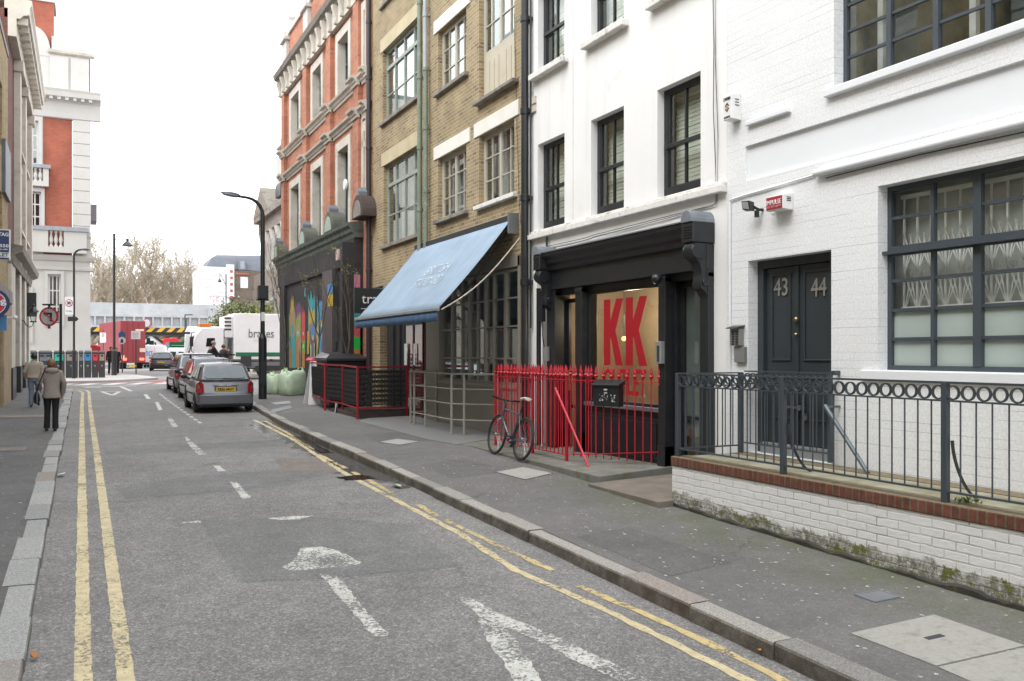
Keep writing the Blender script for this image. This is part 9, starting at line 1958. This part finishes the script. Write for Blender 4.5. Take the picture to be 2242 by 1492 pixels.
for dy in (-.10, .07):
    mb = MB(); P_ = [(-.285, dy, .84), (-.23, -.115 if dy < 0 else .10, 1.08), (-.16, -.10 if dy < 0 else .09, 1.25), (-.125, 0, 1.345)]; mb.tube(P_, .012, 6); mb.build('strap', BAGM, bgt, local=True, smooth=True)
# man in the beige jacket and jeans
m0 = hg(75, 892, .10); m0.z = lz(m0.x, m0.y)
person('man in a beige blouson and pale blue jeans walking away on the left pavement', m0, -.05, 1.56, {**base_pose, 'kneel': (-.09, .04, .50), 'anklel': (-.09, .0, .09), 'kneer': (.10, .12, .53), 'ankler': (.12, -.17, .22), 'elbowl': (-.27, -.04, 1.14), 'wristl': (-.27, .10, .97), 'elbowr': (.26, -.06, 1.15), 'wristr': (.20, .08, .98)}, M('beige_jacket_cloth', (.38, .33, .27), .85, var=.12, sc_=6, bmp=.5, bs=16), M('pale_denim', (.16, .20, .27), .85, var=.22, sc_=5, bmp=.3), M('black_hair', (.010, .010, .011), .5, var=.2), hem=.93, body_w=1.25, leg_w=1.05, sleeve=.072)
# two dark figures by the lorry
DKC = M('dark_coat_cloth', (.012, .013, .018), .85, var=.3)
p = hg(243, 820, .10); person('person in dark clothes walking towards the camera by the row of bins', (p.x, p.y, gz(p.y)+.10), PI+.1, 1.66, {**base_pose, 'kneel': (-.09, .12, .52), 'anklel': (-.09, .12, .09), 'ankler': (.09, -.2, .12), 'wristl': (-.12, .18, 1.08)}, DKC, DKC, M('black_hair', (.010, .010, .011)), hem=.85)
p = hg(256, 820, .10); person('person in dark clothes half hidden behind the tall slim mast', (p.x, p.y+1.0, gz(p.y)+.10), PI-.2, 1.62, {**base_pose, 'ankler': (.12, .16, .09), 'kneer': (.1, .12, .5)}, DKC, DKC, M('auburn_brown_hair', (.20, .11, .06)), hem=.85)
# cyclist in the woolly hat and the woman beyond
p = hy(462, 0, 43.5); z = gz(43.5); bk = thing('town_bicycle', 'dark bicycle ridden by the man in the woolly hat, mostly hidden behind the parked cars', 'bicycle', (p.x, 43.5, z), -PI/2+.25)
for y in (-.52, .52):
    mb = MB(); mb.loft([[(.02*math.cos(2*PI*j/6), y+(.33+.02*math.sin(2*PI*j/6))*math.cos(2*PI*i/24), .35+(.33+.02*math.sin(2*PI*j/6))*math.sin(2*PI*i/24)) for j in range(6)] for i in range(25)], cap=False); mb.build('wheel', BLK, bk, local=True)
mb = MB(); mb.tube([(0, -.05, .3), (0, -.25, .95)], .02, 6); mb.tube([(0, -.2, .75), (0, .38, .8)], .02, 6); mb.tube([(0, -.05, .3), (0, .40, .7)], .02, 6); mb.tube([(0, .36, .95), (0, .52, .35)], .02, 6); mb.tube([(0, -.52, .35), (0, -.05, .3)], .015, 6); mb.tube([(0, -.2, .75), (0, -.52, .35)], .012, 6); mb.build('frame', BLACKF, bk, local=True); mb = MB(); mb.tube([(-.28, .32, 1.08), (0, .38, 1.0), (.28, .32, 1.08)], .015, 6); mb.build('handlebar', BLACKF, bk, local=True); mb = MB(); mb.sphere((0, -.27, 1.0), .12, 8, sz=.3); mb.build('saddle', BLK, bk, local=True)
person('man in a grey woolly hat and black coat riding a bicycle behind the parked cars', (p.x+.1, 43.5, z+.18), -PI/2+.25, 1.82, dict(pelvis=(0, -.22, .98), spine=(0, -.17, 1.14), chest=(0, -.08, 1.33), neck=(0, -.02, 1.48), jaw=(0, .02, 1.55), face=(0, .02, 1.62), crown=(0, .01, 1.68), shl=(-.17, -.05, 1.42), shr=(.17, -.05, 1.42), hipl=(-.09, -.2, .93), hipr=(.09, -.2, .93), kneel=(-.1, .2, .75), kneer=(.1, .12, .6), anklel=(-.1, .05, .35), ankler=(.1, -.05, .2), elbowl=(-.22, .1, 1.2), elbowr=(.22, .1, 1.2), wristl=(-.24, .30, 1.02), wristr=(.24, .30, 1.02)), DKC, DKC, DKC, hem=.90, hat=M('grey_wool', (.30, .29, .28), .9, var=.3, sc_=30), sleeve=.07)
p = hy(489, 0, 45); person('woman with tied back brown hair and a dark coat standing behind the parked cars', (p.x, 45, gz(45)+.12), -PI/2+.5, 1.74, {**base_pose, 'elbowr': (.24, .06, 1.18), 'wristr': (.14, .18, 1.38)}, M('dark_plum_coat', (.035, .02, .025), .85, var=.3), DKC, M('brown_hair', (.07, .04, .025), .6), hem=.80)
